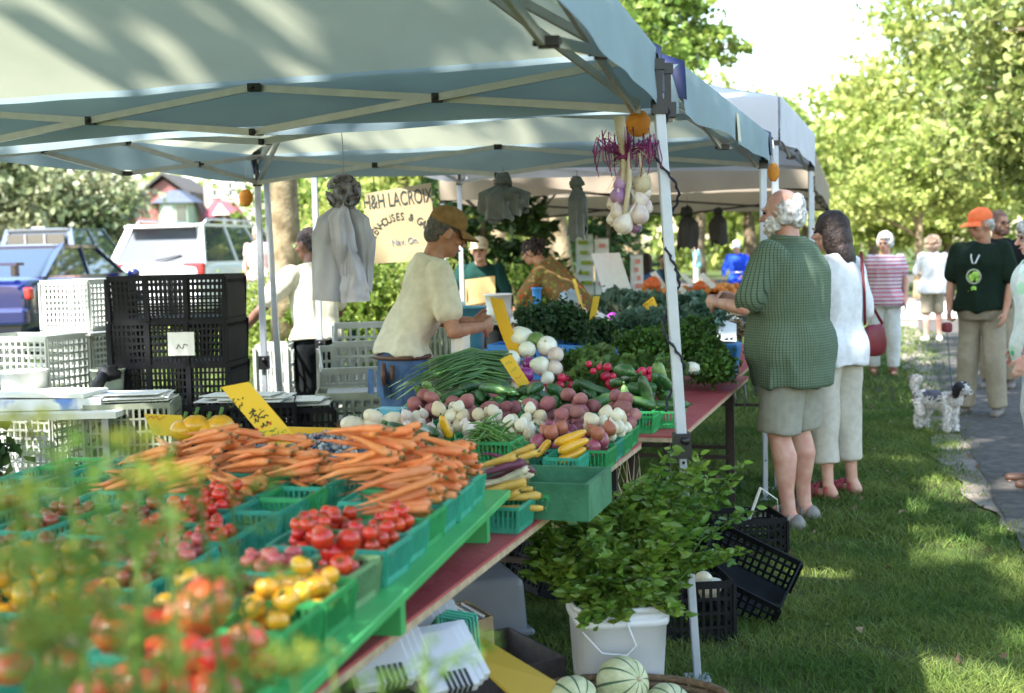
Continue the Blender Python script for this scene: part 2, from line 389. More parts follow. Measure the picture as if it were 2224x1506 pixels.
# big maple reaching in from the right
tree('large maple with bright dappled leaves filling the upper right corner', (12.6, 21, 0), .32, 5.5,
     B((9.4, 21.5, 3.9, 1.6, 1.5, 1.0), (10.3, 22, 5.4, 2.2, 2, 1.4), (9.1, 22, 7.2, 1.5, 2, 1.2), (11.2, 20.5, 3.2, 1.5, 1.5, .8), (8.5, 21, 5.0, 1.0, 1.2, .6), (12, 21, 7.5, 3, 2.5, 2.4), (13, 20, 4, 2.3, 2, 1.4), (8.4, 22, 3.0, .9, 1, .45), (9.6, 22, 2.6, 1.0, 1, .45), (11, 21.5, 2.5, 1.3, 1, .4)), 30000, .13, lf_maple, 11, clump=45)
tree('light yellow green tree rising left of the large maple', (13.6, 39, 0), .22, 5.5,
     B((11.4, 39, 4.4, 1.9, 2, 1.4), (12.7, 40, 6.4, 2.2, 2, 1.6), (10.4, 39, 2.9, 1.4, 2, .9), (14, 40, 8.8, 2.2, 2, 1.6), (14.2, 39, 3.4, 2.4, 2, 1.6), (11.4, 39, 2.1, 1.5, 1.5, .7), (13, 39, 2.2, 2, 1.5, .7)), 17000, .17, lf_light, 12, clump=40)
tree('low leafy tree with a thin grey trunk behind the woman in the white shirt', (11.0, 33.5, 0), .14, 2.6,
     B((10.6, 33.5, 3.0, 1.7, 1.2, .75), (12.3, 33.5, 2.9, 1.6, 1.2, .7), (11.2, 33.5, 3.9, 1.5, 1.2, .7), (9.4, 34, 2.6, .9, .9, .5)), 7000, .12, lf_light, 13, clump=35, bm=bark2)
tree('tree with green leaves spreading above the white tent roof', (.9, 25, 0), .26, 6.5,
     B((2.2, 25, 6.6, 1.3, 1.5, 1.1), (3.3, 25, 5.7, 1.2, 1.3, .6), (4.2, 25, 5.35, .75, .9, .33), (3.4, 25, 6.5, .8, 1, .5), (1.6, 25, 5.4, 1.3, 1.3, .7), (2.5, 25, 8.0, 1.2, 1.3, .6), (.6, 25.5, 7.5, 2, 2, 1.6), (2.9, 25, 5.0, 1.0, .9, .35)), 14000, .12, lf_mid, 14, clump=45)
# park trees far behind the stalls
pk = [(3.0, 52, .3), (7.6, 50, .28), (10.6, 55, .33), (13.8, 58, .3), (5.2, 62, .34), (17.5, 60, .3), (22, 58, .3), (-.8, 56, .3), (20, 48, .26)]
for i, (x, y, r) in enumerate(pk):
    tree('park tree on the far lawn with spreading pale foliage', (x, y, 0), r, 4.2, B((x, y, 4.8+.5*(i % 3), 3.2, 2.6, 1.5), (x-1.8, y, 3.8, 1.9, 2, 1.0), (x+2, y+1, 4.0, 2, 2, 1.1), (x, y, 7, 2.6, 2.4, 1.5)), 4200, .26, lf_light if i % 2 else lf_mid, 30+i, group='park trees on the far lawn', clump=28)
# a far wood that closes the view
g = np.random.default_rng(77)
bl = B(*[(-40+i*6.5, (88 if not -37 < -40+i*6.5 < -12 else 125)+3*math.sin(i*2.1), 4.5+1.5*math.sin(i*1.3), 5, 4, 4+1.2*math.sin(i*2.7)) for i in range(19)])
P = blobpts(bl, 26000, g, 30, .75); o = leafmesh('far_wood', P, .55, lf_light, rs=5); o['kind'] = 'stuff'
# behind the stalls on the left
for i, (x, y, r, tp, ln) in enumerate([(1.0, 21.5, .17, 5, (-.5, 0)), (1.9, 27, .2, 5, (.2, 0)), (2.45, 30, .16, 5, (0, 0)), (-.2, 27, .18, 5, (0, 0)), (3.3, 34, .26, 5, (0, 0)), (-2.7, 31, .22, 5, (.1, 0))]):
    tree('slim trunked tree among the others behind the woman in the floral shirt', (x, y, 0), r, tp, B((x, y, 5.4, 2, 1.8, 1.0), (x-1.3, y, 4.4, 1.2, 1.2, .6), (x+1.2, y, 4.5, 1.2, 1.2, .6), (x+.3, y, 3.6, 1.3, .9, .4)), 3600, .14, [lf_mid, lf_light][i % 2], 50+i, group='slim trees behind the stalls', clump=30, bm=bark2, lean=ln)
tree('thick mossy trunk of a street tree behind the helper in the white shirt', (-2.36, 13.2, .1), .2, 6, B((-2, 13, 7, 2.5, 2.5, 1.4), (-4, 13, 6.6, 2, 2, 1.2), (-.6, 13.5, 6.8, 1.8, 1.8, 1.1)), 4000, .14, lf_mid, 60, bm=bark2, lean=(-.1, 0))
def spruce(label, x, y, h, r, n, seed):
    t = thing('spruce_tree', label, 'tree'); b = MB(); b.tube([(x, y, -.1), (x, y, h*.5), (x, y, h)], [.1, .06, .01], 8)
    g = np.random.default_rng(seed); P = []; D = []
    for k in range(n//60):
        z = .15+(h-.2)*(g.random()**1.2); L = r*(1-z/h)**.8+.08; a = g.random()*6.28; q = g.random(60)
        e = np.stack([np.cos(a+g.normal(size=60)*.16)*q*L, np.sin(a+g.normal(size=60)*.16)*q*L, -q*q*L*.25+g.normal(size=60)*.03], 1)
        P.append(e+np.array([x, y, z])); D.append(np.tile([math.cos(a), math.sin(a), -.1], (60, 1)))
        if k % 3 == 0: b.tube([(x, y, z), (x+math.cos(a)*L*.9, y+math.sin(a)*L*.9, z-L*.2)], [.015, .004], 5)
    b.build('trunk', bark, t); leafmesh('crown', np.concatenate(P), .075, lf_dark, t, rs=seed, dirs=np.concatenate(D), spread=.5, elong=2.2); return t
spruce('dark green spruce behind the vendor in the green sweater', -.35, 16.5, 4.6, 1.45, 13000, 5)
spruce('dark spruce further right between the tent legs', 1.9, 24, 4.0, 1.3, 7000, 6)
def shrub(label, x, y, z, r, h, n, leaf, lm, seed, group=None, name='shrub'):
    t = thing(name, label, 'shrub', group=group); b = MB(); g = np.random.default_rng(seed)
    for k in range(7):
        a = k*.9; b.tube([(x, y, z), (x+math.cos(a)*r*.3, y+math.sin(a)*r*.3, z+h*.4), (x+math.cos(a)*r*.6, y+math.sin(a)*r*.6, z+h*.8)], [.02, .014, .005], 5)
    b.build('stem', bark, t)
    P = blobpts(B((x, y, z+h*.55, r, r, h*.5), (x-r*.4, y, z+h*.4, r*.6, r*.6, h*.4), (x+r*.4, y, z+h*.45, r*.6, r*.6, h*.4)), n, g, 25, .4)
    leafmesh('foliage', P, leaf, lm, t, rs=seed, droop=.2); return t
for i, (x, y, r, h) in enumerate([(-1.75, 13.2, .55, 1.5), (-.95, 13.6, .5, 1.6), (-1.4, 15.5, .8, 2.3), (.1, 15, .6, 1.3), (-2.9, 16, .7, 1.3)]):
    shrub('leafy green bush between the street tree and the spruce', x, y, .05, r, h, 3200, .06, [lf_mid, lf_light, lf_mid][i % 3], 70+i, 'bushes behind the stall')
for i, (x, y, r, h) in enumerate([(-3.4, 30, 1.5, 3.6), (-5.2, 33, 1.6, 4.2), (-1.2, 33, 1.6, 4.6), (-2.6, 37, 2.2, 6.0), (.8, 38, 1.8, 4.5)]):
    shrub('tall bright green bush on the far side of the street', x, y, .1, r, h, 4200, .13, [lf_light, lf_mid][i % 2], 80+i, 'tall bushes across the street')
shrub('small dark green plant at the left edge beside the white crates', -2.85, 6.5, 0, .22, .9, 900, .06, lf_dark, 90, name='potted_plant')
# tree masses over the parked cars
tree('broad grey green tree behind the parked pickup truck', (-21.5, 58, .3), .4, 3.4, B((-23, 57, 4.6, 4.2, 3, 2.3), (-19.3, 58, 4.0, 2.2, 3, 2.0), (-21.5, 57, 2.4, 4.0, 3, 1.5), (-27, 57, 3.4, 3.5, 3, 2.4), (-18.0, 58, 2.2, 1.2, 2, 1.2), (-24, 58, 7, 4, 3, 2)), 15000, .26, lf_grey, 20, clump=30)
tree('yellow green tree at the far left behind the pickup truck', (-30, 60, .3), .4, 4, B((-29, 60, 3.6, 3.5, 3, 2.6), (-27, 61, 6, 3.5, 3, 2.6)), 5000, .3, lf_maple, 21, clump=30)
# crowns standing behind and left of the photographer: they shade the market
sh = [(-9.6, -8.2, 11.5, 2.6), (-6.6, -7.4, 11.2, 2.6), (-3.6, -7.4, 11.0, 2.4), (-8.6, -4.6, 10.8, 2.5), (-5.4, -4.2, 11.2, 2.6), (-2.2, -4.4, 10.6, 2.3), (-7.2, -1.2, 10.8, 2.4), (-4.4, -.8, 11.2, 2.5), (-1.2, -1.2, 10.8, 2.5), (-5.8, 2.0, 10.6, 2.2), (-3, 2.4, 11, 2.4), (-.2, 2.2, 10.8, 2.4), (1.6, -4.2, 10.8, 2.2), (2, -.6, 10.8, 2.4), (2.6, 3.2, 11.2, 2.1), (-3.6, 5.2, 11.2, 1.9), (-.6, 5.6, 11.5, 2.2), (-3.2, 7.6, 11.3, 2.2), (-.6, 8.2, 11.6, 2.3), (1.6, 6.2, 11.2, 2.3), (-2, 3.6, 12.2, 2.4), (.6, 3.8, 12.4, 2.4), (2.4, 9, 12.2, 2.3), (.4, 10.6, 12.6, 2.2), (-2.2, .6, 12.4, 2.3), (3.8, 6.2, 12.0, 2.2)]
for i, k in enumerate([(0, 6), (6, 12), (12, 19), (19, 26)]):
    bl = [((x, y, z), (r, r, 1.3)) for x, y, z, r in sh[k[0]:k[1]]]
    cx = sum(b_[0][0] for b_ in bl)/len(bl); cy = min(-7, sum(b_[0][1] for b_ in bl)/len(bl)-6)
    tree('tall shade tree standing behind the photographer', ([-8, -3, 4, 7.5][i], [-11, -9.5, -10, -6][i], 0), .35, 9.5, bl, [3900, 4300, 6200, 6200][i], .27, lf_mid, 100+i, group='shade trees behind the photographer', clump=60, shell=.35, elong=1.25)
# ================================================================ HOUSES
brick = mat('red_brick', (.21, .055, .045), .9, var=.15, scale=9, bump=.2)
def _br(n, l, v):
    t = n.new('ShaderNodeTexBrick'); t.inputs['Scale'].default_value = 5; t.inputs['Mortar Size'].default_value = .03
    mp = n.new('ShaderNodeMapping'); mp.inputs['Rotation'].default_value = (math.pi/2, 0, 0); l.new(v, mp.inputs[0]); l.new(mp.outputs[0], t.inputs[0])
    return t.outputs['Fac'], (.3, .2, .17)
overlay(brick, _br)
siding = mat('beige_siding', (.40, .37, .29), .9, var=.06, scale=3)
trimw = mat('white_trim', (.75, .75, .7), .6, var=.03); slate = mat('blue_slate', (.05, .07, .11), .7, var=.2, scale=5)
redroof = mat('red_metal_roof', (.24, .035, .05), .5, var=.1); dkroof = mat('dark_shingle', (.07, .065, .06), .9, var=.2, scale=8)
glassd = mat('house_glass', (.06, .08, .08), .08, var=.2, spec=.8); greenp = mat('pale_green_paint', (.34, .42, .3), .6, var=.04)
yel = mat('door_yellow', (.45, .5, .05), .6, var=.2)
def pix(y, px, py): v = at(px, py, y); return v.x, v.z
def house_win(t, x0, x1, z0, z1, y, frame, bars=1, name='window'):
    b = MB(); d = .12
    for a in (x0, x1): b.box((a, y, (z0+z1)/2), (.14, d, z1-z0+.14))
    for a in (z0, z1): b.box(((x0+x1)/2, y-.003, a), (x1-x0+.28, d, .14))
    for k in range(bars): b.box(((x0+x1)/2, y, z0+(z1-z0)*(k+1)/(bars+1)), (x1-x0, .07, .06))
    f = b.build(name, frame, t); p = MB(); p.box(((x0+x1)/2, y+.03, (z0+z1)/2), (x1-x0, .03, z1-z0)); p.build('pane', glassd, f); return f
Y = 95
h = thing('brick_house', 'red brick house with a blue roofed bay window behind the white car', 'house')
xl, zt = pix(Y, 296, 380); xr, zb = pix(Y, 447, 520); zb = .2
b = MB(); xm = (xl+xr)/2; b.prism([(xl-.9, zb), (xr, zb), (xr, 4.3), (xr-1.0, 6.2), (xm-.5, 7.6), (xl+.1, 6.2), (xl-.9, 4.3)], -8, Matrix.Rotation(math.pi/2, 4, 'X'), (0, Y, 0)); b.build('wall', brick, h)
b = MB(); pr = [(xl-1.2, 4.1), (xl+.1, 6.4), (xm-.5, 7.9), (xr-1.0, 6.4), (xr+.2, 4.1)]
for i in range(4): b.bar((pr[i][0], Y+3.9, pr[i][1]), (pr[i+1][0], Y+3.9, pr[i+1][1]), 8.6, .2, up=(0, 1, 0)) if 0 else b.add([(pr[i][0], Y-.4, pr[i][1]), (pr[i+1][0], Y-.4, pr[i+1][1]), (pr[i+1][0], Y+8.4, pr[i+1][1]), (pr[i][0], Y+8.4, pr[i][1]), (pr[i][0], Y-.4, pr[i][1]+.25), (pr[i+1][0], Y-.4, pr[i+1][1]+.25), (pr[i+1][0], Y+8.4, pr[i+1][1]+.25), (pr[i][0], Y+8.4, pr[i][1]+.25)], [(0, 1, 2, 3), (7, 6, 5, 4), (0, 4, 5, 1), (2, 6, 7, 3)], False)
b.build('roof', dkroof, h)
bx0, z1 = pix(Y-1.2, 349, 443); bx1, z0 = pix(Y-1.2, 409, 505)
b = MB(); b.prism([(bx0, 0), (bx1, 0), (bx1+.5, 1.2), (bx0-.5, 1.2)], z1-z0+.2, c=(0, Y-1.2, z0-.1)); bay = b.build('bay_window', greenp, h)
for k in range(2):
    a = bx0+.1+k*(bx1-bx0)/2; p = MB(); p.box((a+(bx1-bx0)/4-.08, Y-1.23, (z0+z1)/2), ((bx1-bx0)/2-.28, .05, (z1-z0)*.86)); p.build('pane', glassd if k else trimw, bay)
b = MB(); xc = (bx0+bx1)/2; b.add([(bx0-.6, Y-1.5, z1+.05), (bx1+.6, Y-1.5, z1+.05), (bx1+1.0, Y-.02, z1+.05), (bx0-1.0, Y-.02, z1+.05), (xc-.3, Y-.9, z1+1.0), (xc+.3, Y-.9, z1+1.0), (xc+.6, Y-.02, z1+1.05), (xc-.6, Y-.02, z1+1.05)], [(0, 1, 5, 4), (1, 2, 6, 5), (3, 0, 4, 7), (4, 5, 6, 7), (0, 3, 2, 1)], False); b.build('bay_roof', slate, h)
Y = 97
h = thing('beige_house', 'beige sided house with a small red roofed porch right of the brick house', 'house')
x0, _ = pix(Y, 442, 400); x1, _ = pix(Y, 566, 400)
b = MB(); b.box(((x0+x1)/2+.6, Y+4, 4.2), (x1-x0+1.2, 8, 8)); b.build('wall', siding, h)
b = MB(); b.prism([(x0-.4, 8.2), (x1+1.6, 8.2), ((x0+x1)/2+.6, 11)], -8.6, Matrix.Rotation(math.pi/2, 4, 'X'), (0, Y-.3, 0)); b.build('roof', dkroof, h)
for a, c, d_, e in ((459, 474, 395, 428), (494, 508, 395, 428), (518, 530, 468, 500)):
    q0, zt = pix(Y, a, d_); q1, zb = pix(Y, c, e); house_win(h, q0, q1, zb, zt, Y-.02, trimw)
q0, zt = pix(Y-2, 447, 472); q1, zb = pix(Y-2, 513, 505); zp = zt
b = MB()
for xx in (q0+.1, q1-.1, (q0+q1)/2+.25): b.box((xx, Y-1.9, (zt+.2)/2), (.22, .22, zt-.2))
b.build('porch_column', trimw, h)
b = MB(); b.add([(q0-.3, Y-2.3, zt), (q1+.4, Y-2.3, zt), (q1+.4, Y-.02, zt), (q0-.3, Y-.02, zt), (q0+.5, Y-1.2, zt+1.3), (q1-.4, Y-1.2, zt+1.0), (q1-.4, Y-.02, zt+1.1), (q0+.5, Y-.02, zt+1.4)], [(0, 1, 5, 4), (1, 2, 6, 5), (3, 0, 4, 7), (4, 5, 6, 7), (0, 3, 2, 1)], False); b.build('porch_roof', redroof, h)
g0, gz1 = pix(Y-2.4, 468, 448); g1, gz0 = pix(Y-2.4, 490, 464)
b = MB(); b.prism([(g0-.2, gz0-.1), (g1+.3, gz0-.1), ((g0+g1)/2, gz1+.2)], -.5, Matrix.Rotation(math.pi/2, 4, 'X'), (0, Y-2.7, 0)); b.build('gable', trimw, h)
d0, zz = pix(Y, 466, 478); d1, _ = pix(Y, 486, 478); b = MB(); b.box(((d0+d1)/2, Y-.03, zz/2+.15), (d1-d0, .08, zz)); b.build('door', yel, h)
b = MB(); b.box(((q0+q1)/2, Y-1.1, .28), (q1-q0+.3, 2.2, .25)); b.build('porch_step', pale, h)
# a hedge in front of the beige house
shrub('clipped dark hedge in front of the beige house', (x0+x1)/2+1.0, 91, .2, 2.0, 1.9, 2500, .25, lf_dark, 97, name='hedge')
# ================================================================ CARS
tyre = mat('tyre', (.02, .02, .02), .85, var=.2); rimm = mat('alloy', (.5, .5, .52), .3, metal=.8, var=.05)
cglass = mat('car_glass', (.03, .045, .06), .04, var=.1, spec=.9, coat=.6); blackp = mat('black_plastic', (.018, .018, .02), .5, var=.2)
redl = mat('tail_red', (.55, .02, .02), .2, var=.15, spec=.8, coat=.5); orl = mat('tail_orange', (.7, .25, .03), .25, var=.1, coat=.5); whl = mat('lamp_clear', (.7, .7, .68), .2, var=.1)
def car(name, label, loc, yaw, paint, kind, L, W, H, st, gh, zg, lamp_z, lamp_w, lamp_h, group='cars parked across the street'):
    """st: stations (y, halfwidth, belt z); gh: greenhouse (y0 base rear, y1 roof rear, y2 roof front, y3 base front)"""
    t = thing(name, label, 'car' if kind != 'pickup' else 'pickup truck', loc, yaw, group); b = MB(); N = 14
    def sec(y, w, zb):
        pts = []
        for s, z in ((.80, .22), (.97, .30), (1.0, .45), (1.0, .62), (.985, zb-.12), (.95, zb-.03), (.86, zb)): pts.append((s*w, z))
        r = [Vector((x, y, z)) for x, z in pts]; return r+[Vector((-v.x, v.y, v.z)) for v in reversed(r)]
    vs = []; 
    for y, w_, zb in st: vs += sec(y, w_, zb)
    fs = [(i*14+k, i*14+(k+1) % 14, (i+1)*14+(k+1) % 14, (i+1)*14+k) for i in range(len(st)-1) for k in range(14)]
    b.add(vs, [tuple(reversed(f)) for f in fs]); n_ = len(st)-1
    b.add(vs[:14], [tuple(range(14))]); b.add(vs[n_*14:], [tuple(range(14))[::-1]])
    body = b.build('body', paint, t); sub = body.modifiers.new('s', 'SUBSURF'); sub.levels = sub.render_levels = 2
    w_ = W/2; y0, y1, y2, y3 = gh; wr = w_*(.68 if kind == 'suv' else .72); wb = w_*.9; zb = zg; zr = H-.03
    def ghm(o): return [Vector(p) for p in ((-wb, y0, zb), (wb, y0, zb), (wb, y3, zb), (-wb, y3, zb), (-wr, y1, zr), (wr, y1, zr), (wr, y2, zr), (-wr, y2, zr))]
    q = ghm(0); b = MB(); b.add(q, [(0, 1, 5, 4), (1, 2, 6, 5), (2, 3, 7, 6), (3, 0, 4, 7)], False); cgo = b.build('cabin_glass', cglass, t); bv = cgo.modifiers.new('b', 'BEVEL'); bv.width = .09; bv.segments = 4
    b = MB(); hw = wr+.02
    b.grid(lambda u, v: Vector(((u-.5)*2*hw, y1-.06+(y2-y1+.12)*v, zr-.02+.055*(1-(2*u-1)**4)*(1-(2*v-1)**4))), 8, 8); 
    b.grid(lambda u, v: Vector(((u-.5)*2*hw, y1-.06+(y2-y1+.12)*(1-v), zr-.035)), 2, 2); b.build('roof', paint, t)
    b = MB()
    for s in (-1, 1):
        for a, c, r in ((( s*wb, y0), (s*wr, y1), .11), ((s*wb, y3), (s*wr, y2), .06)):
            b.bar((a[0], a[1], zb-.05), (c[0], c[1], zr), r, .05, up=(0, 1, 0))
        for f in ((.36, .36), (.70, .70)) if kind == 'suv' else ((.52, .52),):
            b.bar((s*(wb+.003), y0+(y3-y0)*f[0], zb-.03), (s*(wr+.005), y1+(y2-y1)*f[1], zr), .05, .05, up=(0, 1, 0))
        b.bar((s*wr, y1, zr-.01), (s*wr, y2, zr-.01), .06, .05); b.bar((s*wb, y0, zb), (s*wb, y3, zb), .05, .06)
    b.bar((-wb, y0-.01, zb), (wb, y0-.01, zb), .06, .05); b.bar((-wr, y1-.02, zr-.02), (wr, y1-.02, zr-.02), .06, .06); b.build('pillar', paint, t)
    for s in (-1, 1):
        for yy in (-L*.31, L*.30):
            b = MB(); RX = Matrix.Rotation(math.pi/2, 4, 'Y'); b.lathe([(.20, -.10), (.30, -.11), (.335, -.07), (.335, .07), (.30, .11), (.20, .10)], 24, (0, 0, 0), RX)
            wh = b.build('wheel', tyre, t, (s*(w_-.08), yy, .335)); b = MB(); b.lathe([(.001, .085), (.06, .09), (.2, .10), (.205, .06)], 20, (0, 0, 0), RX if s > 0 else Matrix.Rotation(-math.pi/2, 4, 'Y'))
            for k in range(5): a = k*1.2566; b.bar((s*.09, 0, 0), (s*.10, math.cos(a)*.19, math.sin(a)*.19), .05, .03)
            b.build('rim', rimm, wh)
        b = MB(); b.box((0, 0, 0), (lamp_w, .12, lamp_h)); lo = b.build('tail_light', redl, t, (s*(w_*.97-lamp_w/2), -L/2+.09, lamp_z)); bv = lo.modifiers.new('b', 'BEVEL'); bv.width = .03; bv.segments = 3
        b = MB(); b.box((0, 0, 0), (lamp_w*.7, .04, lamp_h*.3)); b.build('indicator', orl if kind != 'suv' else whl, lo, (-s*lamp_w*.12, -.055, -lamp_h*.25))
        b = MB(); b.ell((0, 0, 0), (.10, .07, .08), 10, 6); b.build('mirror', paint, t, (s*(w_+.10), y3-.25, zb+.02))
    b = MB(); b.box((0, 0, 0), (W*.96, .16, .22)); o = b.build('bumper', paint, t, (0, -L/2-.02, .48)); bv = o.modifiers.new('b', 'BEVEL'); bv.width = .05; bv.segments = 3
    b = MB(); b.box((0, 0, 0), (.42, .02, .16)); b.build('licence_plate', trimw, t, (0, -L/2-.12 if kind != 'suv' else -L/2-.03, .62 if kind == 'sedan' else .86))
    return t
blue = mat('blue_car_paint', (.005, .010, .085), .18, var=.05, coat=1, spec=.7); white = mat('white_car_paint', (.72, .74, .72), .25, var=.02, coat=.8); greyb = mat('slate_car_paint', (.13, .16, .22), .25, var=.04, coat=.8, metal=.3)
ZS = .37
c1 = car('sedan_car', 'dark blue sedan with a rear spoiler and red tail lights parked behind the white crates', (-6.5, 17.3, ZS), math.radians(-4), blue, 'sedan', 4.4, 1.72, 1.38,
    [(-2.2, .74, .86), (-2.12, .84, .95), (-1.6, .86, .98), (-.8, .86, .95), (.6, .86, .93), (1.2, .85, .88), (2.0, .8, .74), (2.2, .66, .62)], (-1.75, -.75, .35, 1.15), .93, .76, .42, .15)
b = MB(); b.bar((-.68, -2.08, 1.12), (.68, -2.08, 1.12), .22, .035); 
for s in (-1, 1): b.box((s*.6, -2.05, 1.04), (.05, .12, .14))
b.build('spoiler', blue, c1)
b = MB(); b.box((0, -2.235, .70), (.26, .02, .035)); b.build('badge', rimm, c1)
c2 = car('suv_car', 'white sport utility car with roof rails and red tail lights parked in the sun', (-5.35, 22.6, ZS), math.radians(-13), white, 'suv', 4.6, 1.86, 1.74,
    [(-2.3, .80, 1.0), (-2.22, .90, 1.08), (-1.6, .93, 1.10), (-.6, .93, 1.09), (.9, .92, 1.05), (1.35, .9, 1.0), (2.1, .86, .88), (2.3, .7, .72)], (-2.12, -1.75, .55, 1.45), 1.06, .98, .36, .2)
b = MB()
for s in (-1, 1): b.tube([(s*.62, -1.6, 1.73), (s*.62, -1.5, 1.80), (s*.62, .2, 1.80), (s*.62, .35, 1.73)], .02, 6)
b.build('roof_rail', rimm, c2)
b = MB(); b.box((0, -1.86, 1.70), (.5, .04, .03)); b.build('brake_light', redl, c2)
b = MB(); b.bar((-.62, -1.85, 1.69), (.62, -1.85, 1.69), .32, .04); b.build('spoiler', white, c2)
b = MB(); b.bar((0, -2.14, 1.12), (.42, -2.06, 1.2), .02); b.build('wiper', blackp, c2)
c3 = car('pickup_truck', 'slate blue pickup truck with a sliding rear window parked behind the blue sedan', (-9.7, 27.0, ZS), math.radians(-10), greyb, 'pickup', 5.6, 1.95, 1.86,
    [(-2.8, .88, 1.15), (-2.72, .95, 1.2), (-1.4, .96, 1.2), (-.9, .96, 1.2), (.9, .96, 1.16), (1.3, .95, 1.12), (2.5, .9, 1.0), (2.8, .78, .85)], (-1.05, -.85, .5, 1.2), 1.16, .98, .2, .34)
b = MB(); b.box((0, -.99, 1.47), (1.3, .03, .5)); b.build('rear_window', cglass, c3)
b = MB(); 
for s in (-.22, .22): b.box((s, -1.02, 1.47), (.03, .03, .5))
b.box((0, -.86, 1.87), (.3, .05, .035)); b.build('window_divider', rimm, c3)
b = MB(); b.box((0, -2.05, .9), (1.7, 1.3, .5)); b.build('load_bed', blackp, c3)
# ================================================================ TENTS
clothA = mat('tent_cloth_green', (.355, .385, .32), .75, var=.05, scale=3, transl=.46, bump=.9, bscale=5, spec=.25, tint=(1.2, 1.14, 1.0))
clothV = mat('tent_valance_green', (.28, .37, .41), .75, var=.05, scale=3, transl=.2, bump=.25, bscale=6, spec=.2)
clothW = mat('tent_cloth_white', (.68, .68, .74), .75, var=.04, scale=3, transl=.2, bump=.25, bscale=6, spec=.2)
clothT = mat('tent_cloth_tan', (.42, .35, .27), .8, var=.05, scale=3, transl=.3, bump=.25, bscale=6, spec=.2)
navy = mat('navy_patch', (.01, .02, .085), .6, var=.1); alum = mat('tent_aluminium', (.46, .50, .56), .45, metal=.45, var=.04, scale=20); truss_m = mat('truss_enamel', (.48, .48, .49), .4, metal=.4, var=.06, scale=20)
blk = mat('black_joint', (.012, .012, .014), .4, var=.2)
def qpoly(c, u, v):  # NR FR FL NL bilinear
    a = Vector(c[0]).lerp(Vector(c[1]), u); b_ = Vector(c[3]).lerp(Vector(c[2]), u); return a.lerp(b_, v)
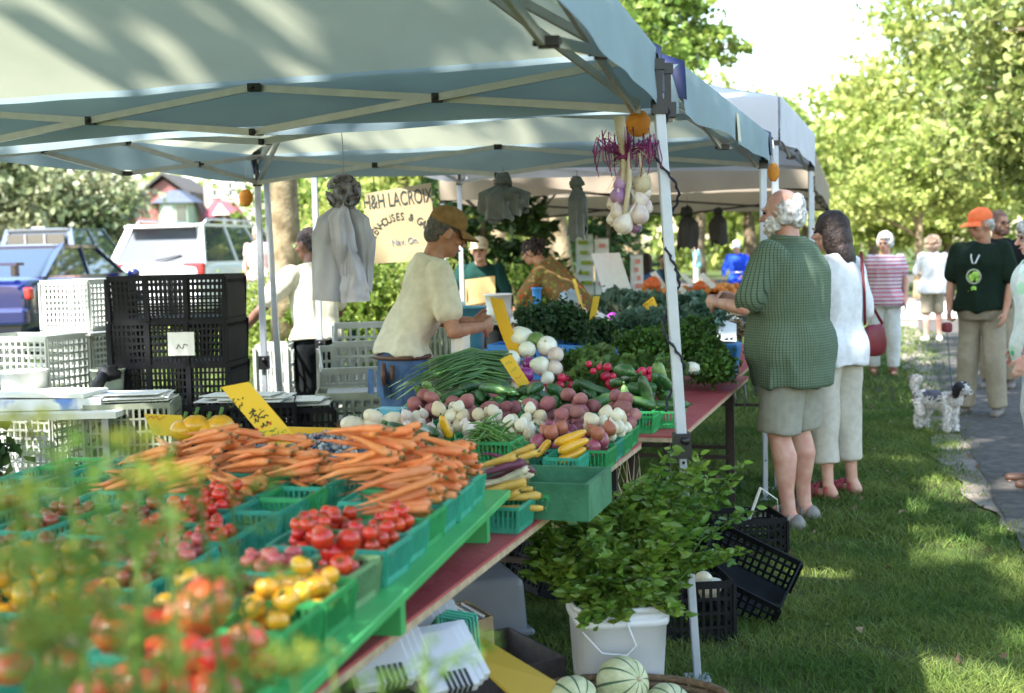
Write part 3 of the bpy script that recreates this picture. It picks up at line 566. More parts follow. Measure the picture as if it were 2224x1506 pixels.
def tent(label, C, hem, eave, peaks, cl, vl, frame, joint, tops=None, feet=None, trusses=(0, 1, 2, 3), nx=(2, 2, 2, 2), legs=(0, 1, 2, 3), patch=None, th=.17, bow=.05, seed=1, legw=.036):
    """C: corners near right, far right, far left, near left"""
    t = thing('market_tent', label, 'tent'); n = 4
    C = [Vector((x, y, 0)) for x, y in C]; cen = sum(C, Vector())/4
    b = MB(); P = [Vector(p) for p in peaks]; pk = {0: (P[0], P[0]), 1: (P[0], P[1]), 2: (P[1], P[1]), 3: (P[1], P[0])}
    for i in range(4):
        a = C[i]+Vector((0, 0, eave)); c = C[(i+1) % 4]+Vector((0, 0, eave)); p, q = pk[i]
        def fn(u, v):
            e = a.lerp(c, u); r = p.lerp(q, u); w_ = e.lerp(r, v)
            k = math.sin(math.pi*v)*.05; w_.z -= k
            w_.z += .018*noise.noise(w_*1.7+Vector((seed, 0, 0)))*math.sin(math.pi*v)**.5
            w_.z += .007*noise.noise(Vector((u*14, v*2.5, seed)))
            return w_
        b.grid(fn, 26, 16)
    b.build('canopy', cl, t)
    b = MB()
    for i in range(4):
        a = C[i]; c = C[(i+1) % 4]; out = (c-a).cross(Vector((0, 0, 1))).normalized()
        if out.dot((a+c)/2-cen) < 0: out = -out
        def fn(u, v):
            e = a.lerp(c, u); z = eave+.004-(eave-hem)*v
            o = .012+.018*noise.noise(Vector((u*7, v*1.5, seed+i)))*v+bow*.3*v*math.sin(math.pi*u)
            return Vector((e.x, e.y, z+.012*math.sin(math.pi*u)*v-.01*math.sin(u*math.pi*4)*v))+out*o
        b.grid(fn, 40, 5)
    b.build('valance', vl, t)
    zt = hem-.01
    L = legs
    for i in range(4):
        p = (C[i]-cen).normalized()*-.03+C[i]; tp = Vector(tops[i]) if tops and tops[i] else Vector((p.x, p.y, zt+.02)); ft = Vector(feet[i]) if feet and feet[i] else Vector((p.x, p.y, gz(p.x, p.y)))
        if i in L:
            mid = ft.lerp(tp, .42); d = (tp-ft).normalized()
            b = MB(); b.bar(mid, tp, legw, legw*1.05); b.bar(ft+Vector((0, 0, .01)), mid+d*.1, legw*.78, legw*.78); b.box(ft+Vector((0, 0, .008)), (.09, .09, .012))
            lg = b.build('leg', frame, t); bv = lg.modifiers.new('b', 'BEVEL'); bv.width = .004; bv.segments = 2
            b = MB(); b.box(mid, (legw*1.7, legw*1.9, .085)); b.tube([mid+Vector((0, -.02, .02)), mid+Vector((.01, -.05, .02))], .014, 8)
            b.build('slider', blk, lg)
            for k in range(4): q = ft.lerp(tp, .12+.09*k); b = MB(); b.tube([q+Vector((0, -legw*.42, 0)), q+Vector((0, -legw*.36-.004, 0))], .0055, 8); b.build('bolt_hole', blk, lg)
        b = MB(); q = C[i]+(cen-C[i]).normalized()*.02+Vector((0, 0, zt)); q = Vector((tp.x, tp.y, zt)); b.box(q+Vector((0, 0, .01)), (.052, .052, .05)); b.box(q+Vector((0, 0, th-.02)), (.036, .036, .035)); b.box(q+Vector((0, 0, th/2)), (.022, .022, th)); b.build('corner_bracket', joint, t)
    for i in trusses:
        a = C[i]+(cen-C[i]).normalized()*.05; c = C[(i+1) % 4]+(cen-C[(i+1) % 4]).normalized()*.05; N = nx[i]; s_ = (cen-(a+c)/2).normalized()*.012
        for k in range(N):
            p = a.lerp(c, k/N); q = a.lerp(c, (k+1)/N); lo = Vector((0, 0, zt+.005)); hi = Vector((0, 0, zt+th))
            for b0, b1 in ((p+lo, q+hi), (p+hi+s_*2, q+lo+s_*2)):
                b = MB(); b.bar(b0, b1, .014, .026); tr = b.build('truss_bar', truss_m if joint is not blk2 else blk2, t)
            for jp, jd in (((p+q)/2+(lo+hi)/2+s_, (.04, .045, .032)),)+(((p+hi+s_, (.05, .04, .03)), (p+lo+s_, (.05, .04, .025))) if k else ()):
                j = MB(); j.box(jp, jd); j.tube([jp-s_*2.6, jp+s_*3.2], .008, 8); jo = j.build('pivot', blk, tr); bv = jo.modifiers.new('b', 'BEVEL'); bv.width = .006; bv.segments = 2
    # rafters from the corners to the peak
    for i in range(4):
        pk_ = P[0] if i in (0, 1) else P[1]; a = C[i]+(cen-C[i]).normalized()*.06; b = MB(); e = a+Vector((0, 0, eave-.05)); b.bar(e, pk_-Vector((0, 0, .08)), .02, .028)
        k_ = e.lerp(pk_, .34); b.bar(Vector((a.x, a.y, zt+.02)), k_-Vector((0, 0, .04)), .018, .024); b.build('rafter', truss_m if joint is not blk2 else blk2, t)
    if patch:
        for i in range(4):
            b = MB(); out = (C[i]-cen).normalized(); a1 = (C[(i+1) % 4]-C[i]).normalized(); a2 = (C[(i-1) % 4]-C[i]).normalized()
            w_ = .045
            b.add([C[i]+out*.022+a1*w_+Vector((0, 0, eave-.02)), C[i]+out*.03+Vector((0, 0, eave+.012)), C[i]+out*.022+a2*w_+Vector((0, 0, eave-.02)), C[i]+out*.03+a1*w_*.5+Vector((0, 0, hem+.06)), C[i]+out*.04+Vector((0, 0, hem+.05)), C[i]+out*.03+a2*w_*.5+Vector((0, 0, hem+.06)), C[i]+(P[0 if i in (0, 1) else 1]-C[i]-Vector((0, 0, eave))).normalized()*.2+Vector((0, 0, eave+.014))], [(0, 1, 4, 3), (1, 2, 5, 4), (0, 6, 1), (1, 6, 2)], True)
            b.build('corner_patch', patch, t)
    return t
blk2 = mat('black_frame', (.015, .015, .016), .5, var=.1)
lt = at(1432, 236, 4.224); lf = onz(1515, 1478, 0)
t1 = tent('green canopy tent over the front tables with a slanting corner leg', [(-.20, 1.40), (.50, 4.26), (-3.75, 5.72), (-4.45, 2.86)], 1.975, 2.17, [(-1.3, 3.35, 3.0), (-2.8, 3.85, 3.0)], clothA, clothV, alum, blk, tops=[None, lt, None, None], feet=[None, lf, None, None], nx=(2, 3, 2, 3), legs=(1, 2, 3), patch=navy, seed=1, legw=.034)
t2 = tent('second green canopy tent behind the front one with orange pouches at its corners', [(.62, 4.50), (1.51, 7.30), (-1.60, 7.93), (-2.62, 5.64)], 1.975, 2.15, [(-.5, 6.3, 2.98), (-.62, 6.35, 2.98)], clothA, clothV, alum, blk, tops=[(.555, 4.33, 1.95), None, None, None], feet=[(.652, 4.36, 0), None, None, None], patch=navy, seed=2, legs=(1, 2, 3))
t3 = tent('white canopy tent behind the green ones', [(1.63, 7.55), (2.50, 10.25), (-.45, 11.15), (-1.32, 8.35)], 2.13, 2.40, [(.6, 9.3, 3.0), (.55, 9.35, 3.0)], clothW, clothW, alum, blk, seed=3, th=.2)
t4 = tent('long tan canopy tent on black scissor trusses at the back of the row', [(2.62, 10.75), (4.45, 17.4), (.35, 18.3), (-.62, 11.35)], 1.98, 2.3, [(1.7, 12.8, 3.0), (1.7, 15.6, 3.0)], clothT, clothT, alum, blk2, nx=(4, 2, 4, 2), seed=4, th=.2, legs=(0, 2, 3))
for c in t4.children:
    if c.name.startswith('leg') and (c.data.vertices[0].co.y > 15): c.data.materials[0] = blk2
b = MB()
for k in range(2): q = at(605+k*1, 850, 8.05)
b.bar((-1.49, 8.0, .04), (-1.545, 8.0, 1.98), .034); b.box((-1.49, 8, .05), (.08, .08, .012)); p_ = b.build('tent_pole', alum); tag(p_, 'spare aluminium pole standing just right of the second tent leg', 'pole')
b = MB(); q = at(1585, 278, 5.9); b.grid(lambda u, v: q+UD*((u-.5)*.11)+Vector((.035+.01*v, -.012, (.5-v)*.13)), 3, 3, False); lb = b.build('cloth_label', mat('cream_cloth', (.6, .56, .42), .8, var=.1), t2)
# cord wound down the front leg
b = MB(); pts = []
for k in range(90):
    t = k/89; c = lt.lerp(lf, .0+.52*t); a = t*22; r = .030+.006*math.sin(t*9)
    pts.append(c+Vector((math.cos(a)*r+.004*math.sin(k*2.1)+.012*math.sin(t*5), math.sin(a)*r, 0)))
b.tube(pts, [.0038+.002*(k % 2) for k in range(90)], 5); tag(b.build('cord', mat('dark_cord', (.02, .02, .035), .8, var=.3, scale=200)), 'dark knotted cord wound down the slanting front tent leg', 'cord')
# orange pouches
orm = mat('orange_cloth', (.72, .28, .03), .7, var=.15, scale=20, bump=.4, bscale=30, transl=.2)
for px, py, y, r, h, lab in ((1386, 266, 4.30, .045, .05, 'orange pouch hanging at the front tent corner above the garlic'), (1680, 372, 7.35, .036, .062, 'orange pouch hanging from the far right corner of the second tent'), (534, 428, 7.8, .045, .062, 'orange pouch hanging beside the pole near the parked cars')):
    c = at(px, py, y); t = thing('pouch', lab, 'pouch', c); b = MB()
    b.ell((0, 0, 0), (r, r*.6, h), 16, 12, fn=lambda v: 1+.12*noise.noise(v*2.3+Vector((px, 0, 0)))-.22*max(0, v.z)); b.build('sack', orm, t)
    b = MB(); b.tube([(0, 0, h*.85), (.005, 0, h+.05), (0, .02, h+.12)], .003, 5); b.build('string', trimw, t)
# ---------------------------------------------------------------- garlic braid
garl = mat('garlic_skin', (.72, .64, .54), .5, col2=(.50, .34, .36), scale=16, bump=.3, bscale=25, ramp=(.45, .75), sss=.2)
garp = mat('garlic_purple', (.50, .30, .48), .5, col2=(.18, .05, .22), scale=12, bump=.3, ramp=(.4, .7)); stalk = mat('dry_stalk', (.5, .40, .22), .8, col2=(.62, .55, .42), scale=18, bump=.4, bscale=60); purs = mat('purple_scape', (.24, .02, .13), .6, var=.3, scale=20)
br = thing('garlic_braid', 'braid of white and purple garlic bulbs hanging at the corner of the front tent', 'garlic', at(1362, 258, 4.18))
s_ = 4.18/F
def gp(px, py, dy=0): return Vector(((px-1362)*s_, dy, -(py-258)*s_))
b = MB()
for k in range(16):
    a = k*.393; b.tube([gp(1345+10*math.cos(a), 252, .01*math.sin(a)), gp(1353+7*math.cos(a), 330, .01*math.sin(a)), gp(1356+9*math.cos(a*2), 400, .014*math.sin(a)), gp(1356+11*math.cos(a), 440, .012)], [.0035, .005, .005, .004], 6)
b.tube([gp(1366, 300), gp(1364, 350, -.02), gp(1362, 400, -.03), gp(1350, 470, -.035)], [.004, .008, .009, .008], 8); b.build('stalks', stalk, br)
for i, (x, y, r, mm, dy) in enumerate([(1345, 400, 17, garp, 0), (1391, 400, 23, stalk, 0), (1340, 424, 20, garp, -.01), (1387, 434, 20, garl, 0), (1339, 459, 19, garl, -.01), (1384, 467, 23, garl, -.02), (1348, 486, 24, garl, -.03), (1365, 425, 18, garl, .03), (1362, 455, 20, garl, .03), (1330, 441, 15, garl, .02), (1402, 450, 16, garl, .02), (1376, 488, 17, garp, .01), (1328, 474, 15, garl, .01), (1400, 418, 15, garl, .01), (1352, 384, 14, garp, .02)]):
    r = r*.88; b = MB(); b.ell((0, 0, 0), (r*s_, r*s_, r*s_*.92), 24, 12, fn=lambda v: (1+.05*math.cos(6*math.atan2(v.y, v.x)))*(1+.5*max(0, v.z)**6)); b.tube([(0, 0, -r*s_*.9), (0, 0, -r*s_*1.08)], [.006, .009], 8)
    b.tube([(0, 0, r*s_*.9), ((1358-x)*s_*.5, 0, r*s_*1.8), ((1358-x)*s_*.9, 0, r*s_*3)], [.009, .005, .004], 6)
    b.build('bulb', mm, br, gp(x, y, dy), (.3*math.sin(i*2), .4*math.sin(i*1.3), 0))
b = MB(); g = random.Random(3)
for k in range(46):
    a = g.uniform(0, 6.28); o = gp(1356, 338); p = o.copy(); pts = [p.copy()]; r_ = g.uniform(.04, .13)
    for j in range(1, 7): t = j/6; pts.append(o+Vector((math.cos(a)*r_*math.sin(t*2.2), math.sin(a)*r_*.5*math.sin(t*2.2), .05*math.sin(t*2.5)-.09*t*t*g.uniform(-.7, 1.4)+.012*math.sin(t*9+k))))
    b.tube(pts, [.0022]*6+[.0012], 4)
b.ell(gp(1357, 340), (.03, .02, .013), 10, 6); b.build('scapes', purs, br)
b = MB()
for k in range(34):
    a = g.uniform(0, 6.28); o = gp(1356+g.uniform(-10, 10), 330+g.uniform(-20, 60)); r_ = g.uniform(.03, .11); q = o+Vector((math.cos(a)*r_, math.sin(a)*r_*.5, g.uniform(-.06, .06))); b.tube([o, o.lerp(q, .5)+Vector((0, 0, .02)), q], [.0018, .0015, .0008], 4)
b.build('dry_fibres', stalk, br)
# ---------------------------------------------------------------- hanging bunches of plastic bags
bagm = mat('grey_bag_plastic', (.44, .45, .52), .35, var=.12, scale=6, transl=.3, bump=.7, bscale=16, spec=.6); bagd = mat('dark_bag_plastic', (.12, .14, .15), .35, var=.3, scale=8, transl=.2, bump=.7, bscale=18, spec=.6)
def bagbunch(label, px, py, y, W, H, seed, m1, m2, layers=3, top=.05, ln=.1):
    c = at(px, py, y); t = thing('bag_bunch', label, 'plastic bags', c)
    b = MB(); b.ell((0, 0, -top*.9), (top, top*.7, top), 26, 18, fn=lambda v: 1+.5*noise.noise(v*3.2+Vector((seed, 0, 0)))); b.build('gathered_top', m2, t)
    for k in range(layers):
        b = MB(); off = (k-(layers-1)/2)*W*.16; ph = seed+k*2.7
        def fn(u, v):
            a = u*2*math.pi; sp = (.16+.84*min(1, (v*3.6))**.7)*(1-.08*v)
            fold = 1+.42*noise.noise(Vector((math.cos(a)*1.7, math.sin(a)*1.7, ph+v*1.4)))+.16*noise.noise(Vector((math.cos(a)*4, math.sin(a)*4, ph+v*2)))+.05*math.sin(a*9+ph+2*v)
            x = math.cos(a)*W/2*sp*fold*(.8 if layers > 1 else 1)+off*sp; yy = math.sin(a)*W*.16*sp*fold+(k-1)*.02
            return Vector((x, yy, -top*1.3-v*H*(1-.12*k)*(1+.3*noise.noise(Vector((math.cos(a)*1.3, math.sin(a)*1.3, ph))))+.012*math.sin(a*3+ph)*v))
        b.grid(fn, 56, 22); b.build('bag', m1 if k % 2 == 0 else m2, t)
    b = MB(); b.tube([(0, 0, 0), (.004, 0, ln*.5), (0, 0, ln)], .0015, 4); b.build('string', m2, t); return t
t = thing('bag_bunch', 'large silver grey bunch of plastic bags hanging in front of the helper', 'plastic bags', at(745, 388, 5.05)); o_ = Vector(t.location)
b = MB(); g = random.Random(2)
for k in range(46):
    u = Vector((g.gauss(0, 1), g.gauss(0, .8), g.gauss(0, 1))).normalized(); c = Vector((u.x*.042, u.y*.035, -.055+u.z*.045)); M = u.to_track_quat('Z', 'Y').to_matrix().to_4x4(); b.lathe([(.002, 0), (.010, .006), (.017*g.uniform(.7, 1.3), .022), (.024*g.uniform(.7, 1.2), .026)], 9, c, M, fn=lambda a, j: 1+.35*math.sin(a*3+k)*(j > 1))
b.ell((0, 0, -.055), (.045, .038, .05), 14, 10); b.build('gathered_top', mat('ruffled_bag', (.34, .33, .36), .4, var=.35, scale=30, transl=.2), t)
def panel(Lp_, Rp_, dy, seed, mt):
    def pl(P, v):
        k = v*(len(P)-1); i = min(int(k), len(P)-2); f = k-i; return P[i][0]*(1-f)+P[i+1][0]*f, P[i][1]*(1-f)+P[i+1][1]*f
    b = MB()
    def fn(u, v):
        a = pl(Lp_, v); c = pl(Rp_, v); px = a[0]*(1-u)+c[0]*u; py = a[1]*(1-u)+c[1]*u
        fo = .030*math.sin(math.pi*u)+.010*abs(math.sin(u*7+seed+v*2.2))+.012*noise.noise(Vector((u*3, v*4, seed)))
        return at(px+3*noise.noise(Vector((v*5, seed, u))), py, 5.05+dy-fo)-o_
    b.grid(fn, 26, 30); return b.build('bag', mt, t)
bagl = mat('silver_bag_plastic', (.56, .56, .66), .28, var=.1, scale=7, transl=.35, bump=.8, bscale=26, spec=.7)
panel([(735, 438), (690, 475), (677, 510), (678, 652)], [(748, 438), (742, 500), (748, 580), (752, 658)], .03, 1, bagm)
panel([(742, 438), (750, 480), (770, 540), (790, 600)], [(755, 438), (800, 474), (816, 520), (808, 640)], .035, 4, bagm)
panel([(738, 436), (712, 470), (722, 540), (738, 600)], [(750, 436), (768, 490), (776, 545), (760, 600)], -.01, 7, bagl)
panel([(752, 545), (742, 590), (738, 625), (742, 658)], [(762, 520), (790, 580), (802, 630), (804, 655)], -.015, 9, bagl)
panel([(746, 436), (742, 520), (728, 600), (715, 654)], [(752, 436), (775, 520), (800, 600), (803, 655)], .05, 12, bagm)
b = MB(); b.tube([(0, 0, -.01), (.004, 0, .1), (0, 0, .2)], .0015, 4); b.build('string', bagm, t)
bagbunch('dark grey bunch of plastic bags under the second tent above the cap vendor', 1092, 378, 7.35, .26, .2, 5, bagd, bagd, 3, .05, .04)
bagbunch('small narrow grey bag bunch hanging left of the garlic braid', 1252, 385, 7.2, .12, .30, 8, bagd, bagd, 2, .04, .04)
bagbunch('long black bag hanging from the tan tent just right of the front leg', 1492, 450, 12, .2, .32, 11, blk2, blk2, 1, .06, .1)
bagbunch('black bag hanging from the tan tent in the middle of its far side', 1560, 452, 14, .19, .34, 14, blk2, blk2, 1, .05, .1)
# ---------------------------------------------------------------- cream shop sign
t = thing('hanging_sign', 'cream board with dark hand painted lettering hanging behind the cap vendor', 'sign', at(868, 484, 8.3), 0)
s_ = 8.3/F; cream = mat('cream_board', (.42, .33, .19), .8, var=.08, scale=5, bump=.2); ink = mat('dark_green_paint', (.03, .05, .045), .6, var=.1); inkb = mat('blue_grey_paint', (.14, .17, .22), .6)
def sg(x, y): return ((x-868)*s_, -(y-484)*s_)
def sb(poly, y): 
    b = MB(); b.prism([sg(*p) for p in poly], .012, Matrix.Rotation(math.pi/2, 4, 'X'), (0, 0, 0)); return b
sb([(796, 420), (938, 400), (944, 545), (930, 566), (800, 572)], 0).build('board', cream, t)
tilt = math.radians(5.5)
txt('H&H LACROIX', 41*s_*1.05, ink, t, (sg(867, 447)[0], -.0145, sg(867, 447)[1]), (math.pi/2, -tilt, 0), sx=.53)
word = 'GREENHOUSES & GARDENS'
for i, ch in enumerate(word):
    if ch == ' ': continue
    a = math.radians(168-i*(156/(len(word)-1))); cx, cy = 874, 548; R_ = 70; x = cx+R_*math.cos(a)*.94; y_ = cy-R_*math.sin(a)*1.0
    X, Z = sg(x, y_); txt(ch, 23*s_, ink, t, (X, -.0145, Z), (math.pi/2, -(a-math.pi/2)*.9, 0), sx=.75)
X, Z = sg(880, 531); txt('Nav. On.', 20*s_, inkb, t, (X, -.0145, Z), (math.pi/2, -tilt, 0), sx=.8)
b = MB()
for x in (815, 920): X, Z = sg(x, 415); b.tube([(X, -.006, Z), (X, 0, Z+.25), (X+.02, 0, Z+.42)], .003, 5)
b.build('cord', ink, t)
# ================================================================ TABLES AND STAND
OT = Vector((-.27, 2.413, 0))
def W(s, t, z=0): return OT+UD*s+LD*t+Vector((0, 0, z))
RZ = math.atan2(UD.y, UD.x)-math.pi/2      # local +y runs along the tables, local -x to their left
red = mat('red_table_paint', (.34, .045, .05), .55, col2=(.44, .09, .09), scale=9, bump=.3, bscale=40, ramp=(.3, .8), detail=8); ply = mat('plywood_edge', (.42, .31, .2), .8, var=.2, scale=40); steel = mat('dark_table_steel', (.035, .025, .028), .45, metal=.3, var=.2, scale=20)
galv = mat('grey_steel', (.28, .3, .33), .4, metal=.6, var=.1)
def table(label, s0, s1, t0, t1, legs=(1, 1), z=.74, top=red, group='folding produce tables'):
    c = W((s0+s1)/2, (t0+t1)/2); T = thing('market_table', label, 'table', c, RZ, group); L = s1-s0; Wd = t1-t0
    b = MB(); b.box((0, 0, z-.004), (Wd, L, .008)); b.build('table_top', top, T)
    b = MB(); b.box((0, 0, z-.0175), (Wd-.003, L-.003, .018)); b.build('top_edge', ply, T)
    for k, yy in enumerate((-L/2+.16, L/2-.16)):
        if not legs[k]: continue
        for x in (-Wd/2+.08, Wd/2-.08):
            b = MB(); b.bar((x, yy, .0), (x, yy, z-.028), .03); b.build('leg', steel, T)
        b = MB(); b.bar((-Wd/2+.08, yy, .28), (Wd/2-.08, yy, .28), .022); b.build('crossbar', steel, T)
        b = MB(); b.tube([(0, yy, z-.2), (0, yy-math.copysign(.12, yy), z-.07), (0, yy-math.copysign(.35, yy), z-.04)], .012, 8); b.build('brace', galv, T)
    return T
table('red folding table under the green stepped shelf, nearest the camera', -1.6, 2.58, 0, .78)
table('left folding table holding the berries and the empty teal baskets', -1.6, 2.58, .79, 1.5)
table('red folding table whose bare near corner shows beside the cucumbers', 2.75, 5.15, -.12, .62)
table('inner folding table under the spring onions and the white onions', 2.75, 5.15, .63, 1.36)
table('folding table under the kale and the green cabbages', 5.2, 7.6, -.05, .72); table('folding table behind the spring onions in the second tent', 5.2, 7.6, .73, 1.5)
green = mat('green_paint', (.06, .38, .11), .4, var=.12, scale=7, bump=.15, coat=.15); dgreen = mat('dark_green_wood', (.02, .12, .055), .55, col2=(.05, .2, .1), scale=10, bump=.3, bscale=50)
Tg = thing('green_shelf', 'bright green painted wooden shelf standing on the red table under the tomato baskets', 'shelf', W(-.2, .6), RZ); b = MB()
for a, c_ in ((-.09, .265), (.33, .64), (.69, 1.01), (1.06, 1.38)):
    q = MB(); q.box((-((a+c_)/2-.6), 0, .85), (c_-a, 2.15, .02)); o = q.build('plank', green, Tg); bv = o.modifiers.new('b', 'BEVEL'); bv.width = .002
Tg.rotation_euler.z += .105
for s in (-.92, .005-.0, .80):
    q = MB(); q.box((-.02, s+.2-.03, .79), (1.34, .034, .098)); q.build('support', green, Tg)
# ================================================================ BASKETS
teal = mat('teal_basket_plastic', (.085, .50, .35), .35, var=.08, transl=.4, spec=.5, obj=.15); gpl = mat('green_basket_plastic', (.08, .50, .18), .35, var=.08, transl=.4, obj=.15); lgp = mat('pale_green_basket_plastic', (.22, .42, .2), .4, var=.08, transl=.3)
def basket_mesh(w=.142, l=.142, h=.095, tp=.86, n=9):
    b = MB(); 
    def P(x, y, z): k = tp+(1-tp)*z/h; return Vector((x*k*w/2, y*k*l/2, z))
    th = .0035
    for z, hh in ((h-.005, .010), (.007, .014)):
        for (x0, y0, x1, y1) in ((-1, -1, 1, -1), (1, -1, 1, 1), (1, 1, -1, 1), (-1, 1, -1, -1)): b.bar(P(x0, y0, z), P(x1, y1, z), th*1.3, hh)
    for i in range(n+1):
        u = -1+2*i/n; wd = .0042 if 0 < i < n else .012
        for f in (lambda z: P(u, -1, z), lambda z: P(u, 1, z)): b.bar(f(.004), f(h-.008), wd, th, up=(0, 1, 0))
        for f in (lambda z: P(-1, u, z), lambda z: P(1, u, z)): b.bar(f(.004), f(h-.008), wd, th, up=(1, 0, 0))
    b.box((0, 0, .004), (w*tp-.004, l*tp-.004, .004)); return b.mesh('basket')
BM = basket_mesh(.118, .15, .074, .86, 8); BL = basket_mesh(.20, .142, .095, .88, 12)
GR = .007; GX0, GX1, GT0, GT1 = -1.2, 5.3, -.45, 1.6
HN = (int((GX1-GX0)/GR), int((GT1-GT0)/GR)); H = np.full(HN, .74)
def gi(s, t): return int((s-GX0)/GR), int((t-GT0)/GR)
def stamp(s, t, w, l, z, inner=None, cap=None):
    i0, j0 = gi(s-l/2, t-w/2); i1, j1 = gi(s+l/2, t+w/2)
    H[max(0, i0):i1+1, max(0, j0):j1+1] = z if inner is None else np.maximum(H[max(0, i0):i1+1, max(0, j0):j1+1], z)
H[gi(-1.2, 0)[0]:gi(.875, 0)[0], gi(0, -.09)[1]:gi(0, 1.38)[1]] = .86
def basket(s, t, label, z=.86, m=None, mesh=None, yaw=0, group='green plastic produce baskets', flip=False, w=.118, l=.15):
    m = m or teal; o = bpy.data.objects.new('produce_basket', mesh or BM); COL.objects.link(o)
    if not len(o.data.materials): o.data.materials.append(teal)
    o.material_slots[0].link = 'OBJECT'; o.material_slots[0].material = m
    o.location = W(s, t, z+.001+(.074 if flip else 0)); o.rotation_euler = (math.pi if flip else 0, 0, RZ+yaw)
    tag(o, label, 'basket', group)
    if not flip:
        stamp(s, t, w+.002, l+.002, z+.070); stamp(s, t, w-.018, l-.018, z+.038)
    else: stamp(s, t, w, l, z+.073)
    return o
PR = {}
def proto(name, b, mats):
    me = b.mesh(name)
    for m_ in mats: me.materials.append(m_)
    PR[name] = me; return me
def put(me, name, loc, rot, sc, label, cat, group, m=None):
    o = bpy.data.objects.new(name, me); COL.objects.link(o); o.location = loc; o.rotation_euler = rot; o.scale = sc if hasattr(sc, '__len__') else (sc,)*3
    if m: o.material_slots[0].link = 'OBJECT'; o.material_slots[0].material = m
    return tag(o, label, cat, group)
gr = random.Random(21)
def heap(s, t, ws, wt, n, r, hl, name, label, cat, group, meshes, yaw=None, yj=.3, tries=10, sc=.12, limit=None, tiltmax=.5, mound=.5, m=None, sink=0, zmul=1, off=0):
    """drop n things of radius r and half length hl on the height map inside the rectangle ws x wt round (s,t)"""
    for k in range(n):
        best = None; f = 1-mound*k/max(1, n); q = gr.uniform(1-sc, 1+sc); rr = r*q; hh = hl*q
        for _ in range(tries):
            cs = s+gr.uniform(-.5, .5)*ws*f; ct = t+gr.uniform(-.5, .5)*wt*f; a = gr.uniform(0, 6.28) if yaw is None else yaw+gr.gauss(0, yj)
            K = 1 if hl == 0 else 5; zs = []; R_ = max(1, int(rr/GR)); ok = True
            for j in range(K):
                e = 0 if K == 1 else (j/(K-1)*2-1); ps = cs+math.cos(a)*hh*e; pt = ct+math.sin(a)*hh*e; i0, j0 = gi(ps, pt)
                if not (R_ < i0 < HN[0]-R_-1 and R_ < j0 < HN[1]-R_-1): ok = False; break
                zz = -9
                for di in range(-R_, R_+1):
                    for dj in range(-R_, R_+1):
                        d2 = (di*di+dj*dj)*GR*GR
                        if d2 < rr*rr: zz = max(zz, H[i0+di, j0+dj]+math.sqrt(rr*rr-d2)*zmul)
                zs.append(zz)
            if not ok: continue
            if K == 1: z0 = zs[0]; sl = 0
            else:
                xs = [(j/(K-1)*2-1)*hh for j in range(K)]; sl = (zs[-1]-zs[0])/(2*hh); sl = max(-tiltmax, min(tiltmax, sl))
                z0 = max(z-sl*x for z, x in zip(zs, xs))
            sco = z0+((cs-s)**2/ws**2+(ct-t)**2/wt**2)*r*.8
            if best is None or sco < best[0]: best = (sco, z0, sl, cs, ct, a)
        if best is None: continue
        _, z0, sl, cs, ct, a = best
        if limit and z0 > limit: continue
        z0 -= sink
        for j in range(1 if hl == 0 else 9):
            e = 0 if hl == 0 else (j/8*2-1); ps = cs+math.cos(a)*hh*e; pt = ct+math.sin(a)*hh*e; zc = z0+sl*hh*e; i0, j0 = gi(ps, pt); R_ = int(rr/GR)
            for di in range(-R_, R_+1):
                for dj in range(-R_, R_+1):
                    d2 = (di*di+dj*dj)*GR*GR
                    if d2 < rr*rr and 0 <= i0+di < HN[0] and 0 <= j0+dj < HN[1]: H[i0+di, j0+dj] = max(H[i0+di, j0+dj], zc+math.sqrt(rr*rr-d2)*.85*zmul)
        me = meshes[gr.randrange(len(meshes))]; loc = W(cs, ct, z0)
        if hl: # mesh long axis is +x ; direction in world
            d = UD*math.cos(a)+LD*math.sin(a)+Vector((0, 0, sl)); rot = (d.to_track_quat('X', 'Z') @ Euler((gr.uniform(0, 6.28) if off == 0 else 0, 0, 0)).to_quaternion()).to_euler()
        else: rot = (gr.uniform(-.7, .7), gr.uniform(-.7, .7), gr.uniform(0, 6.28))
        put(me, name, loc, rot, q, label, cat, group, m)
# ---------------------------------------------------------------- vegetables
redt = mat('tomato_red', (.56, .035, .012), .2, var=.1, scale=12, obj=.22, spec=.5, coat=.25, sss=.15); pinkt = mat('tomato_pink', (.50, .06, .075), .25, col2=(.58, .15, .10), scale=14, obj=.2, coat=.3); yelt = mat('tomato_yellow', (.62, .26, .008), .18, col2=(.66, .36, .02), scale=14, obj=.18, coat=.3)
brot = mat('tomato_brown', (.24, .045, .02), .2, col2=(.3, .10, .03), scale=14, obj=.25, coat=.3); heir = mat('tomato_heirloom', (.20, .14, .015), .25, col2=(.50, .045, .02), scale=7, obj=.15, coat=.3, ramp=(.3, .55), detail=2)
stem_g = mat('green_stem', (.07, .15, .03), .7, var=.2); 
def tom(name, m, r, sq=.9, rib=0, tip=0, n=20):
    b = MB(); b.ell((0, 0, 0), (r, r, r*sq), n, 12, fn=lambda v: (1+rib*math.cos(6*math.atan2(v.y, v.x))*(1-v.z*v.z)*.6)*(1-.10*max(0, v.z)**8)*(1+tip*max(0, -v.z)**6))
    b.m = 1
    for k in range(5): a = k*1.2566; b.tube([(0, 0, r*sq*.88), (math.cos(a)*r*.25, math.sin(a)*r*.25, r*sq*.97), (math.cos(a)*r*.45, math.sin(a)*r*.45, r*sq*.87)], [r*.05, r*.06, r*.01], 4)
    b.tube([(0, 0, r*sq*.85), (0, .1*r, r*sq*1.08)], r*.05, 5); return proto(name, b, [m, stem_g])
